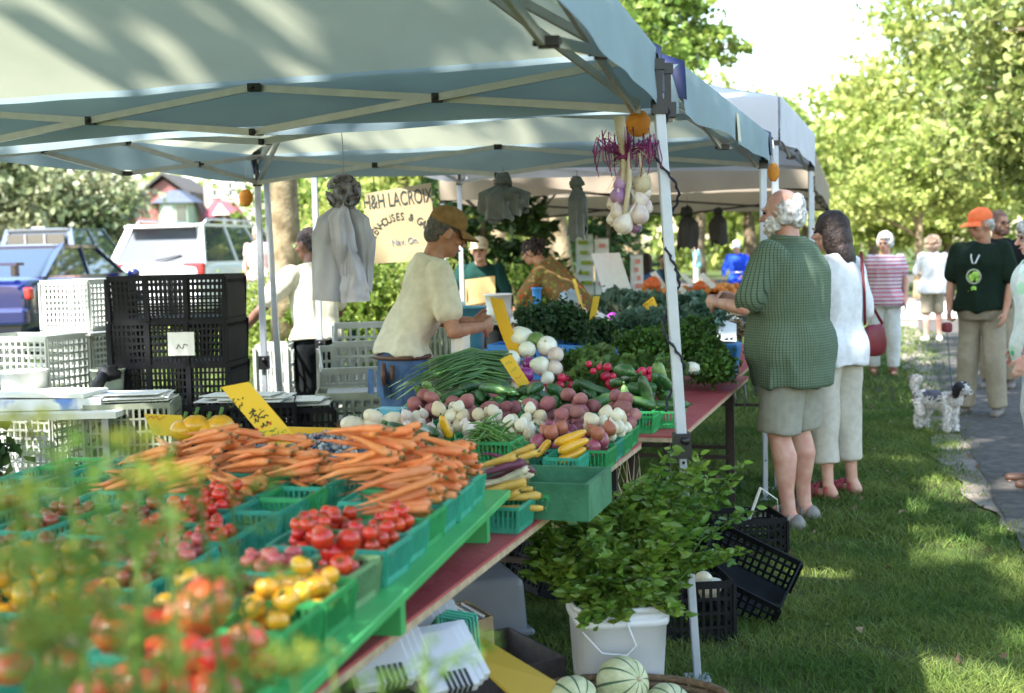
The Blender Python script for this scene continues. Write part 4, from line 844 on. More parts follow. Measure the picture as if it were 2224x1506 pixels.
T_red = [tom('tomato', redt, .0145), tom('tomato', redt, .0145, 1.0, 0, .06)]; T_pink = [tom('tomato', pinkt, .0165, .85)]; T_yel = [tom('tomato', yelt, .0195, .86, .03)]; T_bro = [tom('tomato', brot, .0155)]
T_med = [tom('tomato', redt, .0225, .88, .03)]; T_hei = [tom('tomato', heir, .052, .78, .09, 0, 36)]
ora = mat('carrot_orange', (.70, .19, .045), .45, col2=(.74, .27, .09), scale=30, obj=.2, bump=.35, bscale=90); crt = mat('carrot_crown', (.16, .15, .05), .8, var=.3, scale=50)
def carrot(L, r, bend, seed, m=None, n=12):
    b = MB(); g = random.Random(seed); pts = []; rr = []
    for i in range(13):
        u = i/12; x = -L/2+L*u; pts.append((x, bend*math.sin(u*2.6)*L+.003*noise.noise(Vector((u*4, seed, 0))), .003*noise.noise(Vector((u*4, seed, 7)))))
        p = 1-u; rr.append(r*(1.0*(max(0.0, p)**.62)*.95+.05)*(1 if u > .03 else .6)*(1+.035*noise.noise(Vector((u*14, seed, 3)))))
    b.tube(pts, rr, n); e = Vector(pts[-1]); b.tube([e, e+Vector((.018, .004*g.uniform(-1, 1), -.003)), e+Vector((.035, .008*g.uniform(-1, 1), -.006))], [r*.06, r*.035, .0002], 5)
    b.m = 1; a = Vector(pts[0])
    for k in range(4): b.tube([a, a+Vector((-.008, g.uniform(-.004, .004), g.uniform(-.003, .004)))], [r*.22, r*.14], 5)
    return proto('carrot', b, [m or ora, crt])
T_car = [carrot(.165, .0108, .05, 1), carrot(.15, .0125, -.06, 2), carrot(.18, .0098, .03, 3), carrot(.135, .0105, .12, 4), carrot(.155, .013, -.03, 5), carrot(.16, .0115, -.12, 6), carrot(.145, .0092, .09, 7)]
ycar = mat('carrot_yellow', (.62, .38, .07), .45, var=.1, scale=30, obj=.1, bump=.3, bscale=90); wcar = mat('carrot_white', (.66, .58, .42), .5, var=.1, scale=30, bump=.3, bscale=90); pcar = mat('carrot_purple', (.13, .025, .06), .45, var=.2, scale=30, bump=.3, bscale=90)
# rows on the green shelf: (s, t, kind)
rows = {}
def kind(s, t):
    if t < .22:
        if s > .24: return 'carrot'
        if s > -.10: return 'redc'
        if t < .06: return {-.18: 'med', -.34: 'yel', -.50: 'yel'}.get(s, 'heir')
        return {-.18: 'pink', -.34: 'brown', -.50: 'yel'}.get(s, 'heir')
    if t < .52:
        if s > .55 or (s > .4 and t > .4): return 'carrot'
        if s > .3: return 'empty'
        if s > -.10: return 'redc'
        return {-.18: 'brown' if t > .4 else 'pink', -.34: 'brown' if t < .4 else 'yel', -.50: 'yel'}.get(s, 'heir')
    if t < .95:
        if s > .4: return 'carrot' if t < .85 else 'empty'
        if s > .24: return 'empty'
        if s > -.1: return 'brown'
        return {-.18: 'brown', -.34: 'yel', -.50: 'yel'}.get(s, 'heir')
    if s > .24: return 'empty'
    return 'brown' if s > -.1 else 'yel'
KN = {'carrot': ('orange carrots', 6), 'redc': ('red cherry tomatoes', 19), 'med': ('round red tomatoes', 10), 'yel': ('yellow tomatoes', 11), 'pink': ('pink tomatoes', 13), 'brown': ('brownish red cherry tomatoes', 12), 'heir': ('large red and green heirloom tomatoes', 0), 'empty': ('nothing', 0)}
colw = [(.028, 'at the outer edge of the shelf'), (.158, 'in the second row from the edge'), (.375, 'in the third row from the edge'), (.50, 'in the fourth row from the edge'), (.505+.13, 'in the fifth row'), (.82, 'in the sixth row'), (1.03, 'in the seventh row'), (1.19, 'in the inmost row')]
rwn = {.735: 'at the far end', .59: 'second from the far end', .445: 'third from the far end', .30: 'fourth from the far end', .155: 'just past the middle', .01: 'at the middle', -.18: 'just nearer than the middle', -.34: 'well towards the camera', -.50: 'close to the camera', -.66: 'closest to the camera'}
heaps = []
for s, rn in rwn.items():
    for ci, (t, cn) in enumerate(colw):
        k = kind(s, t); t = t+.105*s
        if ci == 2 and s > .1 and k == 'redc': k = 'empty'
        if ci == 1 and s == .30: continue
        if ci == 0 and s == -.66: k = 'heir'
        if k == 'heir' and (s != -.66): k = 'yel'
        m_ = [teal, teal, gpl, teal][(ci*3+int(s*100)) % 4]
        if (s, ci) == (-.18, 0): m_ = lgp
        nm = KN[k][0]; lab = ('empty ' if k == 'empty' else '')+('pale green' if m_ is lgp else 'teal' if m_ is teal else 'green')+' plastic basket'+('' if k == 'empty' else ' of '+nm.replace('large red and green ', ''))+' '+rn+', '+cn.replace('of the shelf', '').replace('from the edge', 'in').strip()
        lab = ' '.join(lab.split()[:16]); bo = basket(s+gr.uniform(-.006, .006), t+gr.uniform(-.005, .005), lab, .86, m_, yaw=gr.uniform(-.05, .05)+.07)
        heaps.append((s, t, k, rn, cn))
for s, t, k, rn, cn in heaps:
    wh = rn+', '+cn
    def gl(n): return ('%s in the basket %s' % (n, wh)).replace('of the shelf', '').replace('  ', ' ')
    def sh(x): return ' '.join(x.split()[:16])
    if k == 'redc': heap(s, t, .125, .095, 24, .0145, 0, 'cherry_tomato', sh(gl('red cherry tomato')), 'tomato', gl('cherry tomatoes'), T_red, tries=14, mound=.35)
    elif k == 'brown' and t > 1.1: continue
    elif k == 'brown': heap(s, t, .12, .12, 16, .0155, 0, 'brown_tomato', sh(gl('brownish red cherry tomato')), 'tomato', gl('brown tomatoes'), T_bro, tries=14, mound=.3)
    elif k == 'pink': heap(s, t, .12, .12, 15, .0165, 0, 'pink_tomato', sh(gl('pink tomato')), 'tomato', gl('pink tomatoes'), T_pink, tries=14, mound=.3)
    elif k == 'med': heap(s, t, .11, .085, 9, .0225, 0, 'round_tomato', sh(gl('round red tomato')), 'tomato', gl('red tomatoes'), T_med, tries=14, mound=.3)
    elif k == 'yel': heap(s, t, .11, .11, 13, .0195, 0, 'yellow_tomato', sh(gl('yellow tomato')), 'tomato', gl('yellow tomatoes'), T_yel, tries=14, mound=.3)
for s, t, k, rn, cn in heaps:
    if k == 'carrot':
        wh = rn+', '+cn; n_ = 13 if t < .25 else 10
        heap(s, t+.03, .09, .05, n_, .0108, .07, 'carrot', ' '.join(('orange carrot in the basket '+wh).replace('of the shelf', '').split()[:16]), 'carrot', 'carrots in the basket '+wh, T_car, yaw=(2.0 if s < .4 else 1.75) if t < .25 else 1.5, yj=.27, tries=12, mound=.3, tiltmax=.25)
# loose thin root and carrots spilling between baskets
heap(.70, .92, .3, .12, 10, .0108, .07, 'carrot', 'orange carrot lying over the baskets at the far left of the carrot heap', 'carrot', 'carrots at the far left', T_car, yaw=1.3, yj=.35)
# large heirloom tomatoes closest to the camera
hp = [(-.66, -.02), (-.66, .07), (-.64, .17), (-.68, .30), (-.66, .40), (-.66, .52), (-.63, .62), (-.66, .75), (-.78, .02), (-.80, .14), (-.79, .26), (-.80, .38), (-.8, .52), (-.8, .68), (-.93, .1), (-.93, .28), (-.92, .46), (-.70, .10), (-.72, .34), (-.73, .58)]
for b_ in ((-.86, .0), (-.86, .16), (-.86, .33), (-.86, .5), (-.86, .66)): stamp(b_[0], b_[1], .15, .3, .90)
for i, (px, py, r_) in enumerate([(430, 1322, 84), (255, 1365, 62), (335, 1348, 46), (395, 1425, 62), (482, 1428, 62), (538, 1388, 46), (300, 1482, 62), (62, 1378, 46), (205, 1300, 42), (140, 1442, 52), (560, 1446, 42), (385, 1500, 58), (20, 1450, 50), (470, 1500, 60), (210, 1500, 60), (330, 1420, 50)]):
    y_ = 1.66-(py-1320)*.0011-(.05 if r_ > 60 else 0); me = T_hei[0]
    put(me, 'heirloom_tomato', at(px, py, y_), (gr.uniform(-.6, .6), gr.uniform(-.6, .6), gr.uniform(0, 6)), r_*y_/F/.052, 'biggest heirloom tomato, red topped, in the blurred heap nearest the camera' if i == 0 else 'large ribbed red and green tomato in the blurred heap nearest the camera', 'tomato', 'heirloom tomatoes nearest the camera' if i else None)
# tall paper bag and box edge beside them
paper = mat('brown_paper', (.42, .32, .2), .85, var=.1, scale=12, bump=.5, bscale=20)
Tb = thing('cardboard_box', 'pale brown cardboard box of tomatoes at the shelf edge nearest the camera', 'box', W(-.80, .17, .851), RZ); b = MB(); w_, l_, h_ = .40, .30, .085
for x, y, a, c_ in ((-w_/2, 0, .006, l_), (w_/2, 0, .006, l_), (0, -l_/2, w_, .006), (0, l_/2, w_, .006)): b.box((x, y, h_/2), (a, c_, h_))
b.box((0, 0, .003), (w_, l_, .004)); b.build('side', paper, Tb)
# ---------------------------------------------------------------- teal baskets, empty, at the far left
for i, (s, t, z) in enumerate([(1.12, 1.02, .74), (1.12, 1.18, .74), (1.12, 1.34, .74), (.97, 1.0, .74), (.97, 1.16, .74), (1.28, 1.1, .74), (1.28, 1.27, .74)]):
    basket(s, t, 'empty teal plastic basket in the blurred row behind the carrots at far left', z, teal, group='empty teal baskets at the far left')
    if i % 2 == 0: basket(s, t, 'empty teal plastic basket stacked on another at the far left', z+.03, teal, group='upper empty teal baskets')
# ---------------------------------------------------------------- far end of the first table
basket(1.0, .06, 'teal basket of yellow, white and purple carrots at the table edge', .74, teal, group='baskets past the shelf'); basket(1.19, .03, 'green basket just behind the rainbow carrots at the table edge', .74, gpl, group='baskets past the shelf')
for m_, n_, nm in ((ycar, 7, 'yellow'), (wcar, 4, 'white'), (pcar, 4, 'purple'), (ycar, 3, 'yellow')):
    heap(1.03, .08, .10, .06, n_, .0115, .08, nm+'_carrot', nm+' carrot in the teal basket at the table edge past the green shelf', 'carrot', nm+' carrots in the teal basket', T_car, yaw=1.9, yj=.16, m=m_, tries=6, tiltmax=.3, mound=.2)
Tt = thing('wooden_tray', 'dark green painted wooden tray with a few loose beans at the table edge', 'tray', W(1.26, .06, .742), RZ); w_, l_, h_ = .40, .26, .105
b = MB(); b.box((0, 0, .008), (w_, l_, .012)); b.build('bottom', dgreen, Tt)
for x, y, a, c_ in ((-w_/2, 0, .014, l_), (w_/2, 0, .014, l_), (0, -l_/2-.007, w_+.014, .014), (0, l_/2+.007, w_+.014, .014)): b = MB(); b.box((x, y, h_/2), (a, c_, h_)); b.build('side', dgreen, Tt)
stamp(1.26, .06, .42, .28, .85); stamp(1.26, .06, .37, .23, .757)
basket(1.50, .24, 'teal basket turned upside down under the green beans', .76, teal, flip=True, group='baskets in the tray'); basket(1.50, .24, 'green basket of beans standing on the upturned teal basket', .836, gpl, group='baskets in the tray')
beanm = mat('green_bean', (.09, .20, .035), .45, var=.15, scale=40, obj=.25)
def bean(seed, L=.13, r=.0036):
    b = MB(); b.tube([(-L/2+L*u/8, .012*math.sin(u/8*3.1+seed)*1.4, .006*math.sin(u*.6+seed*2)) for u in range(9)], [r*.3, r*.9, r, r*1.08, r, r*1.08, r, r*.8, r*.2], 6); return proto('bean', b, [beanm])
T_bea = [bean(1), bean(2.5), bean(4), bean(5, .15)]
heap(1.50, .27, .15, .14, 80, .0042, .06, 'green_bean', 'long green bean heaped on the green basket above the dark green tray', 'bean', 'beans heaped above the tray', T_bea, tries=3, yj=.9, yaw=1.3, mound=.55, tiltmax=.5, sc=.2)
heap(1.26, -.0, .14, .16, 22, .0042, .06, 'green_bean', 'loose green bean on the bottom of the dark green tray', 'bean', 'beans lying in the tray', T_bea, tries=3, yj=.7, yaw=1.3)
for i, (s, t, m_) in enumerate([(1.80, .58, gpl), (1.80, .74, teal), (1.80, .42, gpl), (1.96, .5, gpl), (1.96, .66, gpl), (1.80, .1, teal)]): basket(s, t, ['green basket of beans left of the middle', 'teal basket of beans far left', 'green basket of beans nearer the tray', 'green basket behind the beans', 'green basket behind the beans, more to the left', 'teal basket of yellow squash just past the tray'][i], .74, m_, group='bean baskets')
heap(1.82, .57, .20, .36, 110, .0042, .06, 'green_bean', 'long green bean in the wide heap left of the green basket', 'bean', 'beans in the wide heap', T_bea, tries=3, yj=.9, yaw=1.6, mound=.45, sc=.2)
yelp = mat('yellow_squash', (.72, .36, .012), .3, var=.08, coat=.3); zucg = mat('zucchini_green', (.012, .05, .014), .3, col2=(.03, .10, .025), scale=60, coat=.2, obj=.2); cucg = mat('cucumber_green', (.02, .085, .02), .4, col2=(.085, .17, .04), scale=26, obj=.3, bump=.5, bscale=60, coat=.15, ramp=(.45, .75))
def gourd(name, L, r, m, bend=.06, n=14, r2=None, warts=0):
    b = MB(); r2 = r2 or r; pts = []; rr = []
    for i in range(15):
        u = i/14; pts.append((-L/2+L*u, bend*L*math.sin(u*math.pi), 0)); e = math.sqrt(max(0, 1-abs(2*u-1)**3.2)); rr.append(max(.001, (r+(r2-r)*u)*e*(1+.04*noise.noise(Vector((u*5, L*40, 0))))))
    b.tube(pts, rr, n); b.m = 1; b.tube([pts[0], (pts[0][0]-.012, 0, .002)], [r*.2, r*.24], 6); return proto(name, b, [m, stem_g])
T_cuc = [gourd('cucumber', .15, .021, cucg, .05), gourd('cucumber', .13, .023, cucg, .09), gourd('cucumber', .17, .021, cucg, -.05), gourd('cucumber', .12, .025, cucg, .02)]
T_zuc = [gourd('zucchini', .24, .024, zucg, .03, r2=.03)]; T_ysq = [gourd('yellow_squash', .13, .013, yelp, .03, r2=.019)]
heap(1.82, .08, .03, .03, 3, .017, .065, 'yellow_squash', 'yellow squash in the teal basket just past the tray', 'squash', 'yellow squash past the tray', T_ysq, yaw=2.5, yj=.2)
# onion and potato baskets along the edge
pota = mat('red_potato', (.25, .07, .075), .7, col2=(.36, .15, .13), scale=16, obj=.18, bump=.4, bscale=40); onw = mat('white_onion_skin', (.66, .58, .40), .45, col2=(.72, .68, .54), scale=9, obj=.1, coat=.1); onr = mat('red_onion_skin', (.22, .025, .06), .35, col2=(.36, .09, .13), scale=8, obj=.2, coat=.2); onp = mat('shallot_skin', (.38, .12, .06), .45, var=.2, scale=9)
def blob(name, r, m, n=18, sq=(1, .85, .8), amp=.13, seed=0):
    b = MB(); b.ell((0, 0, 0), (r*sq[0], r*sq[1], r*sq[2]), n, 12, fn=lambda v: 1+amp*noise.noise(v*1.3+Vector((seed*5.1, 0, 0)))); return proto(name, b, [m])
T_pot = [blob('potato', .031, pota, sq=(1.15, .95, .85), seed=k) for k in range(4)]
def onion(name, r, m, tail=True):
    b = MB(); b.ell((0, 0, 0), (r, r, r*.88), 20, 12, fn=lambda v: 1+.45*max(0, v.z)**7+.08*max(0, -v.z)**9)
    if tail: b.tube([(0, 0, r*1.1), (.1*r, 0, r*1.5), (.4*r, .1*r, r*1.9)], [r*.16, r*.1, r*.03], 6)
    b.m = 1
    for k in range(5): b.tube([(0, 0, -r*.9), (math.cos(k*1.3)*r*.15, math.sin(k*1.3)*r*.15, -r*1.2)], [r*.04, r*.01], 4)
    return proto(name, b, [m, stalk])
T_onw = [onion('onion', .026, onw, False), onion('onion', .022, onw, False), onion('onion', .027, mat('onion_tan', (.55, .42, .24), .5, col2=(.68, .6, .42), scale=9), False)]; T_onr = [onion('onion', .026, onr), onion('onion', .022, onr)]; T_onp = [onion('onion', .024, onp)]; T_garl = [onion('garlic', .022, garl)]
spec = [(1.97, .04, gpl, 'mix'), (2.13, .05, teal, 'onw'), (2.29, .05, gpl, 'onw'), (2.45, .06, gpl, 'pot'), (2.13, .21, teal, 'onr'), (2.29, .21, gpl, 'pot'), (2.45, .22, gpl, 'pot'), (1.97, .2, teal, 'mix'), (2.29, .37, gpl, 'onw'), (2.45, .38, teal, 'pot'), (2.13, .36, gpl, 'onw'), (2.29, .53, gpl, 'onw'), (2.45, .54, gpl, 'pot'), (2.13, .53, teal, 'gar'), (2.29, .69, gpl, 'onw'), (2.45, .7, gpl, 'pot'), (2.13, .69, gpl, 'gar'), (2.29, .85, teal, 'gar'), (2.45, .86, gpl, 'pot')]
NM = {'mix': 'red onions and shallots', 'onw': 'white onions', 'onr': 'red onions', 'pot': 'red potatoes', 'gar': 'garlic bulbs'}; rk = {1.97: 'nearest the tray', 2.13: 'second past the tray', 2.29: 'third past the tray', 2.45: 'at the far end of the table'}
ck = lambda t: 'at the edge' if t < .1 else 'second from the edge' if t < .3 else 'third from the edge' if t < .45 else 'fourth from the edge' if t < .6 else 'fifth from the edge' if t < .8 else 'sixth from the edge'
for s, t, m_, k in spec: basket(s, t, ' '.join((('teal' if m_ is teal else 'green')+' basket of '+NM[k]+' '+rk[s]+', '+ck(t)).split()[:16]), .74, m_, group='onion and potato baskets')
for s, t, m_, k in spec:
    wh = rk[s]+', '+ck(t); L_ = lambda n: ' '.join((n+' in the basket '+wh).split()[:16])
    if k == 'pot': heap(s, t, .12, .12, 11, .029, 0, 'red_potato', L_('red skinned potato'), 'potato', 'potatoes '+wh, T_pot, mound=.25, zmul=.85)
    if k == 'onw': heap(s, t, .12, .12, 11, .025, 0, 'white_onion', L_('small white onion'), 'onion', 'white onions '+wh, T_onw, mound=.25)
    if k == 'onr': heap(s, t, .12, .12, 8, .024, 0, 'red_onion', L_('red onion'), 'onion', 'red onions '+wh, T_onr, mound=.2)
    if k == 'gar': heap(s, t, .12, .12, 9, .022, 0, 'garlic_bulb', L_('pale garlic bulb'), 'garlic', 'garlic '+wh, T_garl, mound=.2)
    if k == 'mix': heap(s, t, .12, .12, 5, .024, 0, 'red_onion', L_('red onion'), 'onion', 'red onions '+wh, T_onr, mound=.2); heap(s, t, .1, .1, 4, .024, 0, 'shallot', L_('reddish brown shallot'), 'onion', 'shallots '+wh, T_onp, mound=.2)
# blueberries in a yellow edged tray
ybox = mat('yellow_card', (.72, .40, .02), .6, var=.05, scale=6); bluep = mat('blue_basket_plastic', (.04, .22, .36), .4, var=.1)
Tb = thing('berry_tray', 'yellow edged tray of grey blue berries behind the carrots', 'tray', W(1.75, 1.02, .742), RZ); w_, l_, h_ = .44, .30, .13
for nm, x, y, a, c_, m_ in (('side', -w_/2, 0, .006, l_, bluep), ('side', w_/2, 0, .006, l_, bluep), ('side', 0, -l_/2, w_, .006, bluep)): b = MB(); b.box((x, y, .04), (a, c_, .08)); b.build(nm, m_, Tb)
b = MB(); b.box((0, l_/2, h_/2), (w_+.02, .008, h_)); b.build('back_panel', ybox, Tb); b = MB(); b.box((0, 0, .035), (w_-.01, l_-.01, .06)); b.build('bottom', bluep, Tb)
ber = mat('blueberry', (.10, .12, .20), .7, col2=(.42, .42, .38), scale=20, obj=.2, isl=.5)
b = MB(); g = random.Random(5)
for k in range(420):
    x = g.uniform(-.5, .5)*(w_-.03); y = g.uniform(-.5, .5)*(l_-.02); b.ell((x, y, .07+.03*g.random()+.02*(1-abs(x)/.2)), (.0085,)*3, 7, 5)
o = b.build('berries', ber, Tb); o['kind'] = 'stuff'
# pale round squash and a blue punnet behind them
pale_s = mat('pattypan_white', (.70, .62, .46), .5, var=.08, scale=12)
for i, (px, py, r) in enumerate([(768, 924, .052), (812, 928, .05), (812, 908, .045), (855, 918, .05), (905, 912, .04), (862, 926, .04)]):
    c = at(px, py, 4.9); b = MB(); b.ell((0, 0, 0), (r, r, r*.72), 24, 10, fn=lambda v: 1+.05*math.cos(8*math.atan2(v.y, v.x))*(1-v.z*v.z)); b.m = 1; b.tube([(0, 0, r*.65), (0, 0, r*.85)], .006, 6)
    o = b.build('pattypan_squash', [pale_s, stem_g], None, (c.x, c.y, max(.78, c.z)), (.3*i, .2, i)); tag(o, 'pale round squash in the small pile behind the berries', 'squash', 'pale squash behind the berries')
c = at(850, 905, 5.15); b = MB(); cy = mat('light_blue_plastic', (.10, .42, .55), .45, var=.05); b.box((0, 0, 0), (.125, .10, .09), taper=.85); o = b.build('blue_punnet', cy, None, (c.x, c.y, c.z-.01), (0, 0, RZ)); tag(o, 'light blue berry punnet upside down behind the pale squash', 'punnet')
# long dark zucchini lying across the heaps
for i, (pa, pb, y, r, nm) in enumerate([((838, 925), (1000, 1005), 4.35, .024, 'dark zucchini lying behind the carrots with its end towards the beans'), ((1135, 885), (1185, 945), 4.75, .026, 'thick dark zucchini leaning over the small onions'), ((1165, 930), (1225, 1000), 4.35, .017, 'slim zucchini leaning beside the yellow squash'), ((905, 935), (950, 950), 4.6, .022, 'small dark zucchini behind the bean heap')]):
    a = at(*pa, y+.1); c = at(*pb, y-.1); d = c-a; b = MB(); L = d.length; pts = [(-L/2+L*u/12, .02*L*math.sin(u/12*3.14), 0) for u in range(13)]; b.tube(pts, [max(.004, r*math.sqrt(max(0, 1-abs(u/6-1)**3.4))) for u in range(13)], 14); b.m = 1; b.tube([(-L/2+.004, 0, 0), (-L/2-.015, 0, 0)], [r*.35, r*.3], 6)
    o = b.build('zucchini', [zucg, stem_g], None, (a+c)/2+Vector((0, 0, .01)), d.to_track_quat('X', 'Z').to_euler()); tag(o, nm, 'zucchini')
for i, (px, py, y, a) in enumerate([(968, 928, 4.55, 1.2), (1180, 975, 4.2, -.8), (1080, 945, 4.5, .5), (1070, 985, 4.3, -.9)]):
    c = at(px, py, y); put(T_ysq[0], 'yellow_squash', c, (0, a, .4), (.75, 1.1, 1.1) if i < 1 else (.6, .8, .8), ['yellow pepper like squash standing among the small garlic', 'yellow squash right of the heaped green beans', 'yellow squash tip poking out between the bean heaps', 'slim yellow squash lying on the bean heap'][i], 'squash', None)
# ---------------------------------------------------------------- second table: cucumbers
for i, (s, t, m_) in enumerate([(2.86, .05, gpl), (2.92, .21, teal), (2.92, .37, gpl), (2.92, .53, gpl), (2.92, .69, gpl), (2.92, .86, teal), (3.08, .14, teal), (3.08, .3, gpl), (3.08, .46, gpl), (3.08, .62, gpl), (3.08, .8, gpl), (3.24, .1, gpl), (3.24, .26, gpl), (3.24, .42, gpl), (3.24, .6, gpl), (3.24, .78, teal), (3.02, -.03, gpl)]):
    basket(s, t, ['empty green basket on the bare near corner of the second table', 'teal basket of cucumbers beside the bare corner'][i] if i < 2 else 'green or teal basket hidden under the heap of cucumbers', .74, m_, group='cucumber baskets')
stamp(2.86, .05, .142, .142, .9)
heap(3.06, .5, .34, .95, 66, .021, .055, 'cucumber', 'small dark green cucumber in the long heap across the second table', 'cucumber', 'cucumbers in the long heap', T_cuc, tries=12, mound=.1, yj=.9, yaw=.9, tiltmax=.9, limit=.96)
heap(3.14, .1, .2, .3, 10, .022, .055, 'cucumber', 'dark green cucumber heaped near the front leg of the tent', 'cucumber', 'cucumbers near the tent leg', T_cuc, tries=6, mound=.2, yj=.6, tiltmax=.9)
for i, (px, py, y, a, s_, L) in enumerate([(1408, 862, 5.3, 1.25, 1.35, 'fat dark cucumber standing upright beside the tent leg'), (1438, 832, 5.45, 1.35, 1.5, 'tall pale streaked cucumber standing upright beside the tent leg'), (1358, 878, 5.25, 1.5, 1.0, 'yellow green cucumber standing at the end of the heap')]):
    put(T_cuc[i], 'cucumber', at(px, py, y), (0, a, .3), s_, L, 'cucumber', None, mat('cucumber_pale', (.09, .19, .05), .4, col2=(.24, .33, .09), scale=22, bump=.4, bscale=60) if i else None)
basket(2.78, 1.0, 'teal basket of yellow green cucumbers at the left end of the heap', .74, teal, group='cucumber baskets'); heap(2.78, 1.0, .12, .12, 8, .021, .045, 'cucumber', 'yellow green cucumber in the basket at the left end of the heap', 'cucumber', 'cucumbers in the left basket', T_cuc, m=MATS['cucumber_pale'], tries=6, mound=.2)
# ================================================================ PRODUCE BEYOND THE CUCUMBERS
crate_g = mat('grey_crate_plastic', (.50, .52, .48), .6, var=.1, scale=8); crate_b = mat('black_crate_plastic', (.007, .008, .010), .6, var=.4, scale=9, spec=.2); bluec = mat('bright_blue_plastic', (.045, .28, .72), .4, var=.05)
def crate(name, label, loc, w=.58, l=.38, h=.3, m=None, rot=(0, 0, 0), group=None, nx=12, nz=5, solid=False, tp=1, bar=.008, n2=9, cat='crate'):
    m = m or crate_g; t = thing(name, label, cat, loc, group=group, rot=rot)
    def side(nm, P, n_, up):
        b = MB()
        for i in range(n_+1):
            u = -1+2*i/n_; b.bar(P(u, 0), P(u, 1), bar*(1 if 0 < i < n_ else 2.4), .006, up=up)
        for j in range(nz+1):
            v = j/nz; b.bar(P(-1, v), P(1, v), .007, bar*(1 if 0 < j < nz else 2.6), up=(0, 0, 1))
        b.build(nm, m, t)
    def K(v): return tp+(1-tp)*v
    side('side', lambda u, v: Vector((u*w/2*K(v), -l/2*K(v), v*h)), nx, (0, 1, 0)); side('side', lambda u, v: Vector((u*w/2*K(v), l/2*K(v), v*h)), nx, (0, 1, 0))
    side('end', lambda u, v: Vector((-w/2*K(v), u*l/2*K(v), v*h)), n2, (1, 0, 0)); side('end', lambda u, v: Vector((w/2*K(v), u*l/2*K(v), v*h)), n2, (1, 0, 0))
    b = MB(); b.box((0, 0, .006), (w*tp-.01, l*tp-.01, .01)); b.build('bottom', m, t); return t
parsm = mat('parsley', (.035, .10, .012), .55, col2=(.09, .20, .025), scale=11, isl=.35, transl=.3); kalem = mat('kale', (.014, .05, .012), .55, col2=(.04, .11, .03), scale=9, isl=.35, transl=.22)
brocm = mat('blue_green_leaf', (.05, .12, .07), .5, col2=(.13, .22, .14), scale=7, isl=.3, transl=.25); radl = mat('radish_leaf', (.07, .16, .03), .5, col2=(.17, .27, .07), scale=8, isl=.3, transl=.4); basl = mat('basil_leaf', (.06, .15, .018), .35, col2=(.22, .34, .05), scale=5, isl=.35, transl=.4, spec=.5)
radr = mat('radish_red', (.52, .02, .07), .3, obj=.15, coat=.2); purp = mat('purple_skin', (.10, .012, .13), .25, col2=(.22, .03, .25), scale=7, coat=.4)
def bunch(name, label, cat, c, r, n, leaf, lm, seed, base, group=None, elong=1.3, clump=16, curly=False, stems=10):
    """a bunch of greens: stems from a base point and leaves filling an uneven crown"""
    t = thing(name, label, cat, (0, 0, 0), group=group); g = np.random.default_rng(seed); c = Vector(c); base = Vector(base); b = MB()
    for k in range(stems):
        u = g.normal(size=3); u /= np.linalg.norm(u); q = c+Vector((u[0]*r[0]*.6, u[1]*r[1]*.6, abs(u[2])*r[2]*.3)); b.tube([base, base.lerp(q, .6)+Vector((0, 0, .02)), q], [.005, .0035, .0015], 5)
    b.build('stem', stem_g, t); P = blobpts([(tuple(c), tuple(r)), ((c.x-r[0]*.5, c.y, c.z-.2*r[2]), (r[0]*.55, r[1]*.7, r[2]*.8)), ((c.x+r[0]*.5, c.y, c.z-.1*r[2]), (r[0]*.55, r[1]*.7, r[2]*.8))], n, g, clump, .45)
    leafmesh('leaves', P, leaf, lm, t, rs=seed, elong=elong, fold=.5 if not curly else .9); return t
# parsley, kale and other bunches: pixel, depth, radii
for i, (px, py, y, rx, rz, nm) in enumerate([(1395, 748, 6.75, .13, .085, 'curly parsley bunch left of the front leg at the middle of the table'), (1445, 745, 6.9, .13, .085, 'curly parsley bunch touching the front leg on its left side'), (1515, 760, 6.8, .12, .10, 'curly parsley bunch just right of the front leg'), (1548, 795, 6.6, .10, .09, 'lowest curly parsley bunch at the table edge beside the blue tub'), (1500, 725, 7.2, .12, .09, 'curly parsley bunch behind the front leg, higher than its neighbours')]):
    c = at(px, py, y); bunch('parsley_bunch', nm, 'parsley', c, (rx, .11, rz), 3600, .021, parsm, 200+i, (c.x, c.y, .75), 'curly parsley bunches', curly=True)
for i, (px, py, y, nm) in enumerate([(1165, 695, 7.6, 'dark kale bunch nearest the spring onions'), (1215, 690, 7.7, 'dark kale bunch second in the row'), (1262, 712, 7.6, 'dark kale bunch third in the row'), (1308, 730, 7.4, 'dark kale bunch at the right end of the row')]):
    c = at(px, py, y); bunch('kale_bunch', nm, 'kale', c, (.115, .12, .095), 2600, .024, kalem, 210+i, (c.x, c.y, .8), 'dark kale bunches', curly=True)
for i, (px, py, y, r, nm) in enumerate([(1400, 665, 8.6, .12, 'blue green broccoli leaves behind the yellow price card'), (1375, 700, 7.9, .10, 'small blue green leafy bunch in front of the purple cabbages'), (1440, 670, 8.8, .12, 'blue green collard bunch left of the front leg'), (1500, 672, 8.8, .13, 'blue green collard bunch right of the front leg'), (1525, 690, 8.4, .12, 'blue green cabbage leaves beside the cauliflower'), (1430, 700, 7.7, .10, 'dark broccoli head left of the front leg'), (1345, 655, 9.4, .12, 'loose green leaves at the far left end of the collards')]):
    c = at(px, py, y); bunch('leafy_greens', nm, 'greens', c, (r, .13, r*.75), 1300, .052, brocm, 220+i, (c.x, c.y, .85), None, elong=1.4)
